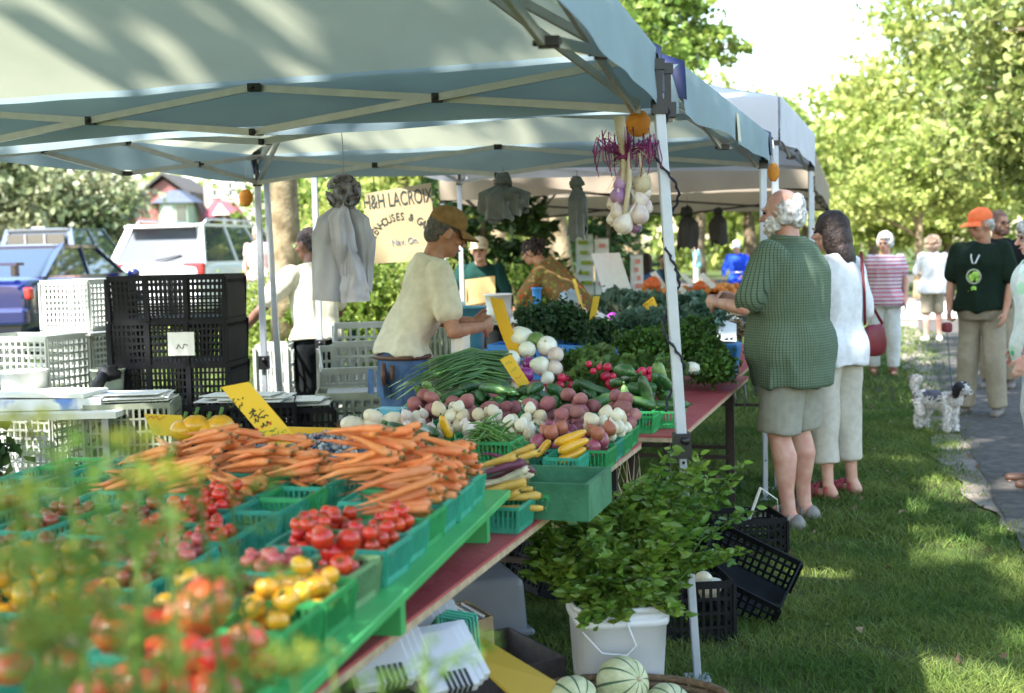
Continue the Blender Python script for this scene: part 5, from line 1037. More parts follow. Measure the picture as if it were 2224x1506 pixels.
# radishes with their leaves
for i, (px, py, y) in enumerate([(1255, 790, 6.35), (1300, 775, 6.5), (1285, 812, 6.2), (1345, 800, 6.3), (1395, 795, 6.4), (1240, 825, 6.1), (1450, 805, 6.3), (1330, 825, 6.15)]):
    c = at(px, py, y); bunch('radish_leaves', 'bunch of light green radish leaves in the wide pile before the parsley', 'radish leaves', c, (.085, .08, .07), 330, .042, radl, 240+i, (c.x, c.y, .8), 'radish leaf bunches', elong=1.7, stems=16)
b = MB(); b.ell((0, 0, 0), (.017, .017, .018), 14, 10, fn=lambda v: 1+.25*max(0, -v.z)**5); b.m = 1; b.tube([(0, 0, -.018), (.004, 0, -.04)], [.002, .0004], 5); T_rad = [proto('radish', b, [radr, garl])]
g = random.Random(31)
for (px, py, n) in ((1300, 800, 4), (1325, 825, 5), (1240, 830, 7), (1400, 812, 6), (1425, 812, 5), (1345, 845, 5), (1195, 830, 4)):
    for k in range(n):
        c = at(px+g.uniform(-22, 22), py+g.uniform(-12, 12), 6.05+g.uniform(-.05, .05)); put(T_rad[0], 'radish', c, (g.uniform(0, 3), g.uniform(0, 3), 0), g.uniform(.9, 1.3), 'red radish showing among the radish leaves', 'radish', 'radishes among the leaves')
# white and purple onions above the spring onions
ow = mat('fresh_white_onion', (.80, .80, .72), .3, col2=(.72, .76, .58), scale=6, coat=.3, obj=.05); opu = mat('fresh_purple_onion', (.22, .015, .17), .25, var=.2, scale=8, coat=.4)
for i, (px, py, r, m_, nm) in enumerate([(1128, 732, 27, ow, 'highest white onion behind the tall yellow card'), (1145, 760, 22, ow, 'white onion in front of the highest one'), (1165, 740, 22, MATS['cucumber_pale'], 'greenish onion left of the big yellow white one'), (1188, 752, 26, ow, 'big yellowish white onion with a pink spot'), (1110, 782, 25, ow, 'white onion behind the lower yellow card'), (1148, 790, 17, opu, 'small purple onion between the two cards'), (1175, 795, 24, ow, 'white onion right of the purple one'), (1143, 815, 20, opu, 'glossy purple onion right of the lower card'), (1168, 845, 18, ow, 'small white onion at the front of the pile'), (1208, 770, 20, garl, 'papery garlic like onion at the right of the pile'), (1205, 800, 20, garl, 'dull papery onion at the lower right of the pile'), (1112, 845, 16, stalk, 'onion under the lower yellow card'), (1190, 820, 17, ow, 'low white onion beside the radishes')]):
    y = 6.0+(820-py)*.004; c = at(px, py, y); me = T_onw[0]; put(me, 'fresh_onion', c, (g.uniform(1, 2.4), g.uniform(-.8, .8), g.uniform(0, 6)), r*.88*y/F/.026, nm, 'onion', 'fresh onions in the high pile', m_)
# spring onion greens sweeping left
son = mat('spring_onion_green', (.03, .105, .025), .4, col2=(.09, .20, .05), scale=6, obj=.25, coat=.1)
g = random.Random(12)
for k in range(80):
    u = k/79; a = at(1098+g.uniform(-12, 14), 762+u*75+g.uniform(-6, 6), 6.05-.2*u); e = at(925+g.uniform(-40, 30)+u*25, 800+u*68+g.uniform(-14, 14), 5.75-.1*u+g.uniform(-.1, .1))
    if k < 8: e = at(870+g.uniform(-30, 20), 845+g.uniform(-10, 30), 5.6)
    m1 = a.lerp(e, .35)+Vector((0, 0, .035+g.uniform(0, .02))); m2 = a.lerp(e, .7)+Vector((0, 0, .035)); b = MB(); b.tube([a, m1, m2, e], [.006, .0055, .0045, .0008], 6); 
    o = b.build('spring_onion_leaf', son); tag(o, 'long green spring onion leaf in the sheaf sweeping left of the onions', 'spring onion', 'spring onion leaves')
# purple cabbages, cauliflower, eggplant
cauli = mat('cauliflower_white', (.74, .72, .60), .7, var=.08, scale=40, bump=.8, bscale=60)
for px, py, y, r, m_, nm, c_ in ((1357, 688, 8.3, .05, purp, 'glossy dark purple eggplant left of the yellow card', 'eggplant'), (1388, 687, 8.2, .055, purp, 'shiny purple eggplant touching the yellow card', 'eggplant'), (1330, 690, 8.4, .045, purp, 'dark dull eggplant at the left of the pair', 'eggplant'), (1440, 790, 6.3, .032, purp, 'small deep purple vegetable among the radishes', 'eggplant'), (1563, 679, 8.6, .065, cauli, 'white cauliflower near the old man\'s hands', 'cauliflower'), (1592, 697, 8.9, .045, cauli, 'smaller cauliflower beside the old man\'s shirt', 'cauliflower'), (1503, 800, 6.35, .04, cauli, 'white turnip right of the front leg', 'turnip')):
    c = at(px, py, y); b = MB(); b.ell((0, 0, 0), (r, r, r*.8), 20, 14, fn=(lambda v: 1+.12*noise.noise(v*6)) if m_ is cauli else (lambda v: 1+.1*v.x)); b.m = 1
    for k in range(5): a = k*1.26; b.ell((math.cos(a)*r*.7, math.sin(a)*r*.7, -r*.55), (r*.4, r*.4, r*.35), 8, 6)
    o = b.build(c_, [m_, brocm if m_ is cauli else stem_g], None, c); tag(o, nm, c_)
# crates and boxes that carry the raised rows
for i, (px, py, y, w_, m_, nm) in enumerate([(1165, 770, 7.55, .5, bluec, 'bright blue crate under the kale seen behind the onions'), (1345, 800, 7.35, .55, bluec, 'blue crate carrying the parsley behind the radishes'), (1450, 760, 8.3, .6, crate_g, 'grey crate under the collards')]):
    c = at(px, py, y); crate('produce_crate', nm, (c.x, c.y, .742), w_, .36, .18, m_, (0, 0, RZ), nx=8, nz=3, n2=5, bar=.02)
# light blue tub on the table corner
c = at(1578, 806, 7.1); t = thing('blue_tub', 'bright blue plastic tub with a dark opening at the table corner beside the old man', 'tub', (c.x-.02, c.y, .745), RZ)
b = MB(); b.box((0, 0, .105), (.20, .24, .21), taper=.68); o = b.build('body', bluec, t); bv = o.modifiers.new('b', 'BEVEL'); bv.width = .02; bv.segments = 3
b = MB(); b.lathe([(.001, .2125), (.066, .213), (.07, .211)], 24); o = b.build('opening', blackp, t); o.scale = (1, 1.15, 1)
b = MB(); 
for k in (-.03, .03): b.tube([(.1+k, -.1, -.02), (.11+k, -.1, -.1), (.10+k, -.1, -.16)], [.008, .007, .003], 6)
b.build('clip', galv, t)
b = MB(); c = at(1568, 718, 8.3); b.box((0, 0, 0), (.2, .28, .012)); o = b.build('white_tray', trimw, None, c, (.5, .35, 0)); tag(o, 'white tray tilted behind the blue tub', 'tray')
c = at(1595, 715, 8.6); bunch('dried_bunch', 'brown dried flower bunch between the blue tub and the old man', 'dried flowers', c, (.08, .08, .07), 900, .02, mat('dry_brown', (.16, .12, .05), .8, col2=(.3, .24, .12), scale=9, isl=.3), 260, (c.x, c.y, .8))
# ---------------------------------------------------------------- price cards
ycard = mat('yellow_price_card', (.74, .46, .02), .6, var=.04, scale=3, bump=.1); inkk = mat('marker_black', (.03, .035, .01), .7); inkr = mat('marker_red', (.5, .06, .02), .7); inkg = mat('marker_green', (.25, .33, .03), .7)
def scribble(b, x0, x1, y, h, seed, z=.0012, wd=.0022):
    g = random.Random(seed); x = x0; pts = []
    while x < x1:
        pts.append(Vector((x, y+g.uniform(-.5, .5)*h, z))); x += g.uniform(.2, .55)*h
        if g.random() < .12 and len(pts) > 2:
            for i in range(len(pts)-1): b.bar(pts[i], pts[i+1], wd, .0006)
            pts = []; x += h*.5
    for i in range(len(pts)-1): b.bar(pts[i], pts[i+1], wd, .0006)
def card(label, corners, y, dy=(0, 0, 0, 0), lines_=(), bend=0, m_=None, group='yellow price cards', name='price_card'):
    """corners: four pixel corners tl tr br bl at depths y+dy"""
    P = [at(*c, y+d) for c, d in zip(corners, dy)]; o_ = P[3]; ux = (P[2]-P[3]); uy = (P[0]-P[3]); W_ = ux.length; H_ = uy.length; ux.normalize(); n_ = ux.cross(uy).normalized(); uy = n_.cross(ux)
    t = thing(name, label, 'price card', (0, 0, 0), group=group); M = Matrix((ux, uy, n_)).transposed().to_4x4(); M.translation = o_; t.matrix_world = M
    sk = (P[0]-P[3]).dot(ux)/H_; b = MB(); 
    b.grid(lambda u, v: Vector((u*W_+sk*v*H_, v*H_, bend*math.sin(v*math.pi))), 4, 10); b.grid(lambda u, v: Vector(((1-u)*W_+sk*v*H_, v*H_, bend*math.sin(v*math.pi)-.0015)), 4, 10); b.build('card', m_ or ycard, t)
    for mm_ in (inkk, inkr, inkg):
        b = MB()
        for (v, h, mi, u0, u1) in lines_:
            if mi is mm_: scribble(b, u0*W_+sk*v*H_, u1*W_+sk*v*H_, v*H_, h*H_, int(v*100), .0012+bend*math.sin(v*math.pi))
        if b.v: b.build('handwriting', mm_, t)
    return t
card('long yellow price card with black handwriting leaning over the carrots', [(482, 872), (530, 848), (652, 960), (590, 972)], 3.62, (0, 0, -.08, -.08),
     ())
cd_ = [o for o in bpy.data.objects if o.name.startswith('price_card')][-1]
b = MB(); b2 = MB(); b3 = MB()
P0 = Vector(cd_.matrix_world.translation)
def cardpt(px, py, y): return cd_.matrix_world.inverted() @ at(px, py, y)
def quadwrite(rows_, y):
    """rows of handwriting between pixel ends, laid on the card's own plane"""
    Mi = cd_.matrix_world.inverted()
    for (a, c_, h, bb, seed) in rows_:
        def hit(px, py):
            o_ = Mi @ CAM; d = Mi.to_3x3() @ ray(px, py); k = -o_.z/d.z; return Vector((o_.x+d.x*k, o_.y+d.y*k, .0011))
        A = hit(*a); Cc = hit(*c_); d = Cc-A; n_ = Vector((-d.y, d.x, 0)).normalized(); g = random.Random(seed); L = d.length; u = 0; pts = []
        while u < L:
            pts.append(A+d.normalized()*u+n_*g.uniform(-.5, .5)*h*y/F); u += g.uniform(.10, .26)*h*y/F
            if g.random() < .14: 
                for i in range(len(pts)-1): bb.bar(pts[i], pts[i+1], .0032, .0005)
                pts = []; u += h*.4*y/F
        for i in range(len(pts)-1): bb.bar(pts[i], pts[i+1], .0032, .0005)
quadwrite([((566, 927), (588, 912), 15, b, 11), ((540, 897), (566, 884), 13, b, 12), ((498, 884), (515, 878), 10, b, 13), ((590, 948), (622, 934), 8, b3, 14), ((600, 962), (640, 952), 8, b3, 15), ((493, 876), (536, 860), 12, b, 1), ((510, 889), (528, 880), 14, b, 2), ((530, 905), (576, 897), 16, b, 3), ((552, 915), (585, 905), 14, b, 4), ((555, 934), (590, 920), 10, b2, 5), ((560, 942), (606, 932), 8, b3, 6), ((580, 955), (630, 945), 9, b3, 7)], 3.6)
for bb, mm_, in ((b, inkk), (b2, inkr), (b3, inkg)):
    if bb.v: bb.build('handwriting', mm_, cd_)
card('tall curved yellow card with no visible writing standing in the white onions', [(1063, 662), (1098, 678), (1136, 774), (1106, 768)], 6.35, (.05, 0, -.05, 0), (), .012)
card('lower yellow card with faint green writing in front of the onions', [(1086, 782), (1110, 774), (1151, 832), (1127, 844)], 5.85, (0, 0, -.03, -.03), ((.8, .1, inkg, .2, .8), (.55, .12, inkg, .2, .8), (.3, .1, inkr, .2, .8)))
card('narrow yellow card seen nearly edge on among the kale', [(1289, 644), (1299, 648), (1290, 712), (1276, 712)], 7.5, (0, .05, .05, 0)); card('thin yellow strip of card tilted left of the narrow card', [(1243, 607), (1248, 610), (1272, 685), (1265, 686)], 8.6, (0, .03, .03, 0))
card('square yellow card with two lines of writing in front of the collards', [(1396, 662), (1427, 649), (1433, 675), (1410, 692)], 8.3, (0, 0, 0, 0), ((.85, .14, inkk, .1, .9), (.45, .3, inkr, .25, .75)))
card('yellow card lying over the teal baskets at the far left, half hidden by dill', [(310, 905), (395, 893), (415, 948), (332, 945)], 4.2, (0, 0, -.1, -.1), ((.8, .2, inkr, .05, .5),)); 
wcard = mat('white_price_card', (.75, .76, .7), .6, var=.03)
for i, (c4, nm) in enumerate([([(1412, 595), (1425, 588), (1448, 622), (1436, 628)], 'white card with dark writing tilted among the far peaches, leftmost'), ([(1462, 620), (1475, 615), (1500, 640), (1490, 648)], 'small white card lying low in front of the far peaches'), ([(1518, 600), (1532, 594), (1556, 622), (1545, 628)], 'white card with writing at the middle of the far peaches'), ([(1478, 600), (1488, 597), (1510, 618), (1500, 622)], 'white card just right of the front leg among the peaches')]):
    card(nm, c4, 12.2, (0, 0, 0, 0), ((.5, .3, inkk, .1, .9),), 0, wcard, group='white price cards')
# yellow squashes in the dill at left
for i, (px, py) in enumerate([(425, 925), (452, 935), (478, 925), (400, 935)]):
    c = at(px, py, 4.0); b = MB(); b.ell((0, 0, 0), (.045, .04, .035), 18, 10, fn=lambda v: 1+.06*math.cos(7*math.atan2(v.y, v.x))); b.m = 1; b.tube([(0, 0, .03), (.01, 0, .06)], .006, 6); o = b.build('yellow_pumpkin', [yelp, stem_g], None, (c.x, c.y, c.z)); tag(o, 'small yellow pumpkin beside the teal baskets at the far left', 'pumpkin', 'small yellow pumpkins')
# ================================================================ FAR STALL UNDER THE TAN TENT
t = thing('stall_table', 'long stall table under the tan tent heaped with peaches and apples', 'table', (0, 0, 0)); b = MB(); a = at(1400, 650, 12.4); c = at(1610, 650, 13.2)
b.box(((a.x+c.x)/2, 12.9, .88), (c.x-a.x+.3, 1.1, .03)); b.build('table_top', trimw, t); 
for xx in (a.x, c.x): 
    for yy in (12.45, 13.3): b = MB(); b.box((xx, yy, .435), (.04, .04, .86)); b.build('leg', steel, t)
peach = mat('peach_skin', (.66, .16, .03), .5, col2=(.70, .30, .05), scale=9, obj=.25); b = MB(); b.ell((0, 0, 0), (.036,)*3, 12, 8, fn=lambda v: 1-.12*max(0, v.z)**6); T_pea = [proto('peach', b, [peach])]
T_mel = [blob('melon', .05, mat('orange_pumpkin', (.6, .11, .015), .4, var=.1), seed=3)]
g = random.Random(5)
for k in range(95):
    u = g.random(); px = 1395+215*u; y = 12.2+g.random()*.9; z = .95+g.random()*.19; c = at(px, 620, y); put(T_pea[0], 'peach', (c.x, y, z), (0, 0, g.uniform(0, 6)), g.uniform(.9, 1.5), 'orange peach in the bright heap on the stall under the tan tent', 'peach', 'peaches on the far stall')
for i, (px, py) in enumerate([(1418, 612), (1424, 618), (1410, 618), (1520, 622)]): put(T_mel[0], 'pumpkin', at(px, py, 12.1), (0, 0, i), 1.3, 'deep orange pumpkin at the left end of the far peach stall', 'pumpkin', 'orange pumpkins on the far stall')
for i, px in enumerate((1430, 1480, 1530, 1585)):
    c = at(px, 640, 12.3); crate('wooden_box', 'shallow wooden box holding peaches on the far stall', (c.x, 12.5, .9), .42, .4, .09, paper, group='wooden boxes of peaches', nx=2, nz=1, n2=2, bar=.06, cat='box')
# banners and stall pieces behind
bann = mat('banner_cloth', (.68, .72, .74), .8, col2=(.42, .6, .62), scale=2.2, ramp=(.5, .7)); pinkb = mat('banner_red', (.6, .25, .22), .8)
def banner(label, x0, y0, x1, y1, y, foot=0):
    t = thing('banner', label, 'banner', (0, 0, 0)); a = at(x0, y0, y); c = at(x1, y1, y); zb = min(c.z, a.z-.1)
    b = MB(); b.grid(lambda u, v: Vector((a.x+(c.x-a.x)*u, y+.03*math.sin(u*3.1+v), a.z+(zb-a.z)*v)), 8, 12); b.build('cloth', bann, t)
    b = MB(); b.bar(((a.x+c.x)/2, y+.06, 0), ((a.x+c.x)/2, y+.06, a.z), .03); b.bar((a.x, y+.05, a.z), (c.x, y+.05, a.z), .03); b.bar((a.x, y+.05, .02), (c.x, y+.05, .02), .04); b.build('pole', galv, t)
    b = MB(); g = random.Random(int(x0))
    for k in range(5): z = a.z+(zb-a.z)*(.12+.17*k); b.box(((a.x+c.x)/2+g.uniform(-.03, .03), y-.045, z), ((c.x-a.x)*g.uniform(.3, .7), .004, .05))
    b.build('print', [inkk, pinkb, inkg][int(x0) % 3], t); return t
banner('tall white banner with coloured print left of the front leg in the distance', 1369, 556, 1398, 660, 13.2)
banner('pale grey banner behind the woman in the floral shirt, on her right', 1291, 520, 1324, 640, 15.5); banner('wide white banner just behind the floral shirt woman\'s back', 1250, 512, 1290, 640, 16.2)
# middle stall: table with containers behind the kale
t = thing('back_table', 'cluttered back table between the vendor in the green sweater and the kale', 'table', (0, 0, 0)); a = at(1000, 660, 10.2); c = at(1330, 660, 10.6)
b = MB(); b.box(((a.x+c.x)/2, 10.6, .93), (c.x-a.x, 1.0, .03)); b.build('table_top', trimw, t)
for xx in (a.x+.05, c.x-.05):
    for yy in (10.2, 11.0): b = MB(); b.box((xx, yy, .457), (.04, .04, .91)); b.build('leg', steel, t)
def tub(name, label, px, py, y, w_, h_, m_, taper=.8, rz=0, cat='tub'):
    c = at(px, py, y); t = thing(name, label, cat, (c.x, c.y, c.z-h_/2), rz); b = MB(); b.lathe([(.001, .004), (w_/2*taper, 0), (w_/2*(taper*.5+.5), h_*.5), (w_/2, h_), (w_/2+.008, h_), (w_/2+.008, h_+.012), (w_/2-.006, h_+.01), (w_/2*taper*.9, .02), (.001, .012)], 28); b.build('body', m_, t); return t
tealb = mat('teal_bin_plastic', (.09, .30, .36), .45, var=.08, scale=4)
tub('teal_bin', 'tall teal bin with bags over its rim right of the cap vendor', 1015, 738, 7.9, .24, .40, tealb, .8, cat='bin'); tub('white_pail', 'white pail behind the teal bin', 1083, 672, 9.8, .21, .22, trimw, .85, cat='pail'); tub('white_bowl', 'white bowl on the back table under the green sweater vendor', 1072, 650, 10.4, .14, .06, trimw, .6, cat='bowl'); tub('blue_bottle', 'bright blue bottle standing on the back table left of the floral shirt woman', 1166, 648, 10.2, .075, .15, bluec, .8, cat='bottle')
b = MB(); bagmat = mat('kraft_bag', (.62, .44, .20), .8, var=.08, scale=5, bump=.5, bscale=14); c = at(1043, 628, 12.0)
b.grid(lambda u, v: Vector(((u-.5)*.28, -.06+.02*math.sin(u*6+v*4), v*.24+.03*u)), 10, 8); b.grid(lambda u, v: Vector(((.5-u)*.28, .06, v*.24+.03*(1-u))), 10, 8); b.grid(lambda u, v: Vector((.14+.0*u, -.06+.12*u, v*.24+.03)), 4, 8); b.grid(lambda u, v: Vector((-.14, .06-.12*u, v*.24)), 4, 8); b.grid(lambda u, v: Vector(((u-.5)*.28, .06-.12*v, 0)), 3, 3)
o = b.build('paper_bag', bagmat, None, (c.x, c.y, c.z-.15), (0, 0, .1)); tag(o, 'tan paper bag held open by the vendor in the green sweater', 'bag')
b = MB(); b.grid(lambda u, v: Vector(((u-.5)*.1, (v-.5)*.02+.012*math.sin(u*8), -.16*v*(1+.2*math.sin(u*5)))), 10, 8); o = b.build('plastic_bag', trimw, None, at(1000, 712, 6.35), (0, 0, .2)); tag(o, 'crumpled clear white bag hanging from the cap vendor\'s hands', 'plastic bag')
g = random.Random(17); pl = [mat('turnip', (.6, .5, .4), .6, var=.2), mat('beet', (.2, .03, .06), .6, var=.3), brocm, paper, trimw]
for k in range(26):
    c = at(g.uniform(1085, 1270), g.uniform(655, 668), g.uniform(10.2, 10.7)); b = MB(); r = g.uniform(.03, .055); b.ell((0, 0, 0), (r, r, r*.8), 12, 8, fn=lambda v: 1+.15*noise.noise(v*2+Vector((k, 0, 0)))); b.tube([(0, 0, r*.7), (0, 0, r)], .004, 5)
    o = b.build('root_vegetable', pl[k % 2], None, (c.x, c.y, .945+r*.75)); tag(o, 'small root vegetable scattered on the back table', 'vegetable', 'root vegetables on the back table')
for px, py, y, r, nm in ((1238, 655, 9.8, .09, 'clear plastic bag crumpled on the back table below the floral shirt'), (1000, 690, 9.6, .1, 'crumpled clear bag on the back table near the teal bin')):
    c = at(px, py, y); b = MB(); b.ell((0, 0, 0), (r, r*.8, r), 22, 14, fn=lambda v: 1+.35*noise.noise(v*3+Vector((px, 0, 0)))); o = b.build('crumpled_bag', mat('clear_bag', (.5, .62, .66), .25, var=.2, scale=9, transl=.4, bump=.6, bscale=20), None, (c.x, c.y, max(c.z, .95+r*.7))); tag(o, nm, 'plastic bag')
c = at(1330, 640, 9.6); b = MB(); b.grid(lambda u, v: Vector(((u-.5)*.22+v*.12, .02*math.sin(u*4), .32-.4*v)), 8, 10); o = b.build('white_cloth_bag', trimw, None, (c.x-.05, c.y, c.z)); tag(o, 'white shopping bag tilted right of the narrow yellow card', 'bag')
# ================================================================ LEFT: CRATES AND BOXES
def ct(px, py, y): c = at(px, py, y); return c
olive = mat('olive_crate_plastic', (.30, .32, .24), .6, var=.15, scale=7)
bl_base = at(375, 850, 6.9)
ang = math.radians(-4)
xc, yc = bl_base.x, 7.1; H3 = .245
for k in range(5):
    nm = ['lowest big black crate, mostly hidden behind the table', 'second big black crate from the ground', 'third big black crate up in the tall stack', 'fourth big black crate with a white label on its front', 'topmost big black crate of the tall stack'][k]
    z = 1.41-.245*(5-k)+.0
    t = crate('harvest_crate', nm, (xc+.0, yc, z), .66, .42, .235, crate_b, (0, 0, ang+[.02, -.02, .01, -.01, .015][k]), 'big black crates in the tall stack', nx=26, nz=6, n2=14, tp=.97, bar=.011)
    for x in (-.33, -.11, .11, .33): b = MB(); b.box((x, -.213, .118), (.028, .012, .235)); b.build('rib', crate_b, t)
    b = MB(); b.box((-.26, -.205, .118), (.09, .004, .21)); b.build('panel', crate_b, t); b = MB(); b.box((.335, 0, .10), (.006, .36, .18)); b.build('panel', crate_b, t)
    if k == 3: b = MB(); b.box((.085, -.224, .115), (.15, .004, .13)); l_ = b.build('label', trimw, t); b = MB(); scribble(b, -.03, .04, 0, .03, 4, 0, .004); o = b.build('handwriting', inkk, l_, (.085, -.2275, .1), (math.pi/2, 0, 0))
# white crates in the sun
for i, (px, py, y, w_, l_, h_, rz, m_, nm) in enumerate([(75, 870, 7.0, .50, .34, .36, -.35, crate_g, 'white mesh crate standing at the left edge in the sun'), (178, 712, 7.6, .34, .30, .28, -.3, crate_g, 'upper white mesh crate left of the black stack'), (215, 862, 7.9, .44, .36, .42, -.3, olive, 'olive grey mesh crate between the white crates and the black stack')]):
    c = at(px, py, y); z = 0 if i != 1 else c.z
    crate('mesh_crate', nm, (c.x, y, c.z if i else c.z), w_, l_, h_, m_, (0, .0, rz), 'pale mesh crates on the left', nx=12, nz=8, n2=8, bar=.012)
    if c.z > .1: crate('mesh_crate', nm.replace('standing', 'lowest, standing').replace('upper', 'lower').replace('olive grey', 'lower olive grey'), (c.x, y, max(0, c.z-h_-.01)), w_, l_, h_, m_, (0, 0, rz), 'pale mesh crates on the left', nx=12, nz=8, n2=8, bar=.012)
c = at(120, 728, 7.3); b = MB(); b.box((0, 0, 0), (.75, .42, .012)); o = b.build('white_board', trimw, None, (c.x, 7.35, c.z-.01), (0, -.06, -.3)); tag(o, 'white board lying across the pale mesh crates', 'board')
tub('white_bucket', 'pale bucket with a black bag hanging over it beside the black stack', 236, 836, 6.9, .18, .16, mat('pale_green_bucket', (.55, .62, .5), .5, var=.05), .85, cat='bucket')
b = MB(); c = at(236, 812, 6.8); b.ell((0, 0, 0), (.065, .06, .04), 18, 10, fn=lambda v: 1+.4*noise.noise(v*3)); b.tube([(-.01, -.05, 0), (-.03, -.1, -.05), (-.05, -.1, -.13)], [.025, .035, .012], 8); o = b.build('black_bag', blackp, None, c); tag(o, 'black plastic bag draped over the pale bucket', 'bag')
tub('white_can', 'grey white container at the left edge in front of the mesh crate', 52, 838, 6.5, .24, .14, mat('grey_white_plastic', (.5, .52, .5), .5, var=.06), .95, cat='container')
# low table with sunlit boxes at the left
t = thing('low_table', 'low white table with flat boxes in the sun at the left edge', 'table', (0, 0, 0)); c = at(90, 905, 6.1); b = MB(); b.box((c.x-.1, 6.35, c.z), (.95, .55, .03)); b.build('table_top', trimw, t)
for xx in (-.5, .3):
    for yy in (6.15, 6.55): b = MB(); b.box((c.x+xx, yy, (c.z-.015)/2), (.035, .035, c.z-.015)); b.build('leg', galv, t)
bb_ = mat('blue_white_box', (.10, .22, .6), .5, col2=(.75, .78, .8), scale=3, ramp=(.45, .5))
b = MB(); b.box((0, 0, .03), (.75, .34, .055)); o = b.build('flat_box', bb_, None, (c.x-.12, 6.35, c.z+.017), (0, 0, .05)); tag(o, 'flat blue and white box lying on the low table', 'box'); b = MB(); b.box((0, 0, .002), (.5, .3, .02)); o = b.build('paper_pile', trimw, None, (c.x-.05, 6.35, c.z+.09), (0, .02, -.1)); tag(o, 'flat pile of white paper on the blue and white box', 'paper')
# black crates with white sheets behind the dill
for i, (px, py, y, w_, nm) in enumerate([(262, 880, 6.2, .42, 'olive lit crate behind the dill with white sheets on top'), (520, 880, 6.4, .5, 'dark crate behind the long yellow card with white sheets on top'), (625, 890, 6.5, .42, 'dark crate left of the pale crates with paper on top')]):
    c = at(px, py, y); n_ = 3
    for k in range(n_): crate('stacking_crate', (nm if k == n_-1 else nm.replace('with white sheets on top', 'lower in its stack').replace('with paper on top', 'lower in its stack')+('' if k else ', at the ground')), (c.x, y+.2, c.z-.27*(n_-k)), w_, .4, .26, olive if i == 0 else crate_b, (0, 0, .15), 'crates behind the berry table', nx=14, nz=4, n2=8, bar=.011)
    b = MB(); g = random.Random(i)
    for k in range(6): b.box((g.uniform(-.04, .04), g.uniform(-.03, .03), .006+.006*k), (w_*g.uniform(.7, 1.0), .34*g.uniform(.7, 1), .004), Matrix.Rotation(g.uniform(-.2, .2), 4, 'Z') @ Matrix.Rotation(g.uniform(-.04, .04), 4, 'X'))
    o = b.build('paper_sheets', trimw, None, (c.x, y+.2, c.z)); tag(o, ['white sheets spread on the lit crate behind the dill', 'white sheets spread on the dark crate behind the long yellow card', 'white papers on the dark crate near the pale crates'][i], 'paper')
# grey crates beside the cap vendor
for i, (px, py, y, z, w_, h_, rz, rx, m_, nm) in enumerate([(780, 905, 7.0, .5, .46, .27, .1, 0, olive, 'olive crate with a lid in front of the cap vendor\'s jeans'), (765, 830, 7.9, .50, .40, .36, .2, .35, crate_g, 'tilted white crate behind the olive crate'), (805, 775, 8.1, .72, .46, .34, .1, .3, crate_g, 'upper tilted white crate between the helper and the cap vendor'), (603, 830, 8.6, .45, .22, .5, 0, 0, crate_g, 'tall pale crate behind the aluminium poles'), (960, 770, 8.0, .62, .3, .4, .1, 0, olive, 'narrow olive crate right of the cap vendor\'s back')]):
    c = at(px, py, y); crate('storage_crate', nm, (c.x, y, max(0, c.z-h_*.5)), w_, .34, h_, m_, (rx, 0, rz), 'grey crates around the cap vendor', nx=9, nz=4, n2=6, bar=.016)
    if i in (0, 3, 4): crate('storage_crate', nm+', lower one', (c.x, y, max(0, c.z-h_*1.5-.01)), w_, .34, min(h_, c.z), m_, (0, 0, rz), 'grey crates around the cap vendor', nx=9, nz=4, n2=6, bar=.016)
c = at(790, 858, 7.0); b = MB(); b.box((0, 0, 0), (.42, .30, .02), taper=1); o = b.build('crate_lid', mat('grey_lid', (.34, .35, .34), .6, var=.1), None, (c.x, 7.02, c.z), (.1, 0, .1)); tag(o, 'grey lid lying on the olive crate before the vendor\'s jeans', 'lid')
# ================================================================ UNDER THE TABLE
whb = mat('white_carton', (.60, .60, .63), .6, var=.04, scale=4)
def cartons(px, py, z, n, w_, l_, h_, rz, label, gap=.003):
    c = onz(px, py, z)
    for k in range(n):
        t = thing('folded_carton', label, 'carton', (c.x+k*h_*1.15*math.cos(rz+1.57)*.0-k*.0, c.y+k*(h_+gap), z), group=label, rot=(math.radians(62), 0, rz)); b = MB(); b.box((0, 0, 0), (w_, l_, h_)); 
        o = b.build('side', whb, t); b = MB()
        for j in range(4): b.box((-w_*.1+j*w_*.11, -l_/2-.0015, 0), (.008, .004, h_*.6))
        b.build('slot', blackp, t)
for k in range(4): pass
def cart(px, py, y, w_, l_, h_, rx, rz, label, group):
    w_, l_, h_ = .135, .17, .03
    c = at(px, py, y); t = thing('carton_tray', label, 'carton', c, group=group, rot=(rx, 0, rz)); b = MB(); b.box((0, 0, 0), (w_, l_, h_)); o = b.build('side', whb, t); bv = o.modifiers.new('b', 'BEVEL'); bv.width = .004
    b = MB()
    for j in range(5): b.box((-w_*.08+j*w_*.10, -l_/2-.0015, 0), (.007, .004, h_*.55)); b.box((-w_*.08+j*w_*.10, -l_/2+.02, h_/2+.0008), (.007, .05, .003))
    b.build('slot', blackp, t)
for k in range(4): cart(905+k*16, 1400-k*10, 3.02+.035*k, .16, .30, .032, .62, .45, 'white carton tray of the leaning row under the table, nearer the baskets', 'white cartons under the table, right row')
for k in range(4): cart(815+k*14, 1425-k*8, 2.75+.035*k, .16, .30, .032, .62, .45, 'white carton tray of the blurred leaning row further left under the table', 'white cartons under the table, left row')
for k in range(3): cart(955+k*12, 1440-k*10, 2.85+.035*k, .17, .30, .032, .6, .5, 'white carton tray lying lowest beside the yellow board', 'white cartons under the table, lowest row')
t = thing('plastic_bin', 'clear grey storage bin turned over under the red table', 'bin', tuple(onz(1055, 1385, .02)), .3); b = MB(); clr = mat('clear_grey_plastic', (.30, .32, .36), .25, var=.08, scale=4, transl=.35, spec=.6)
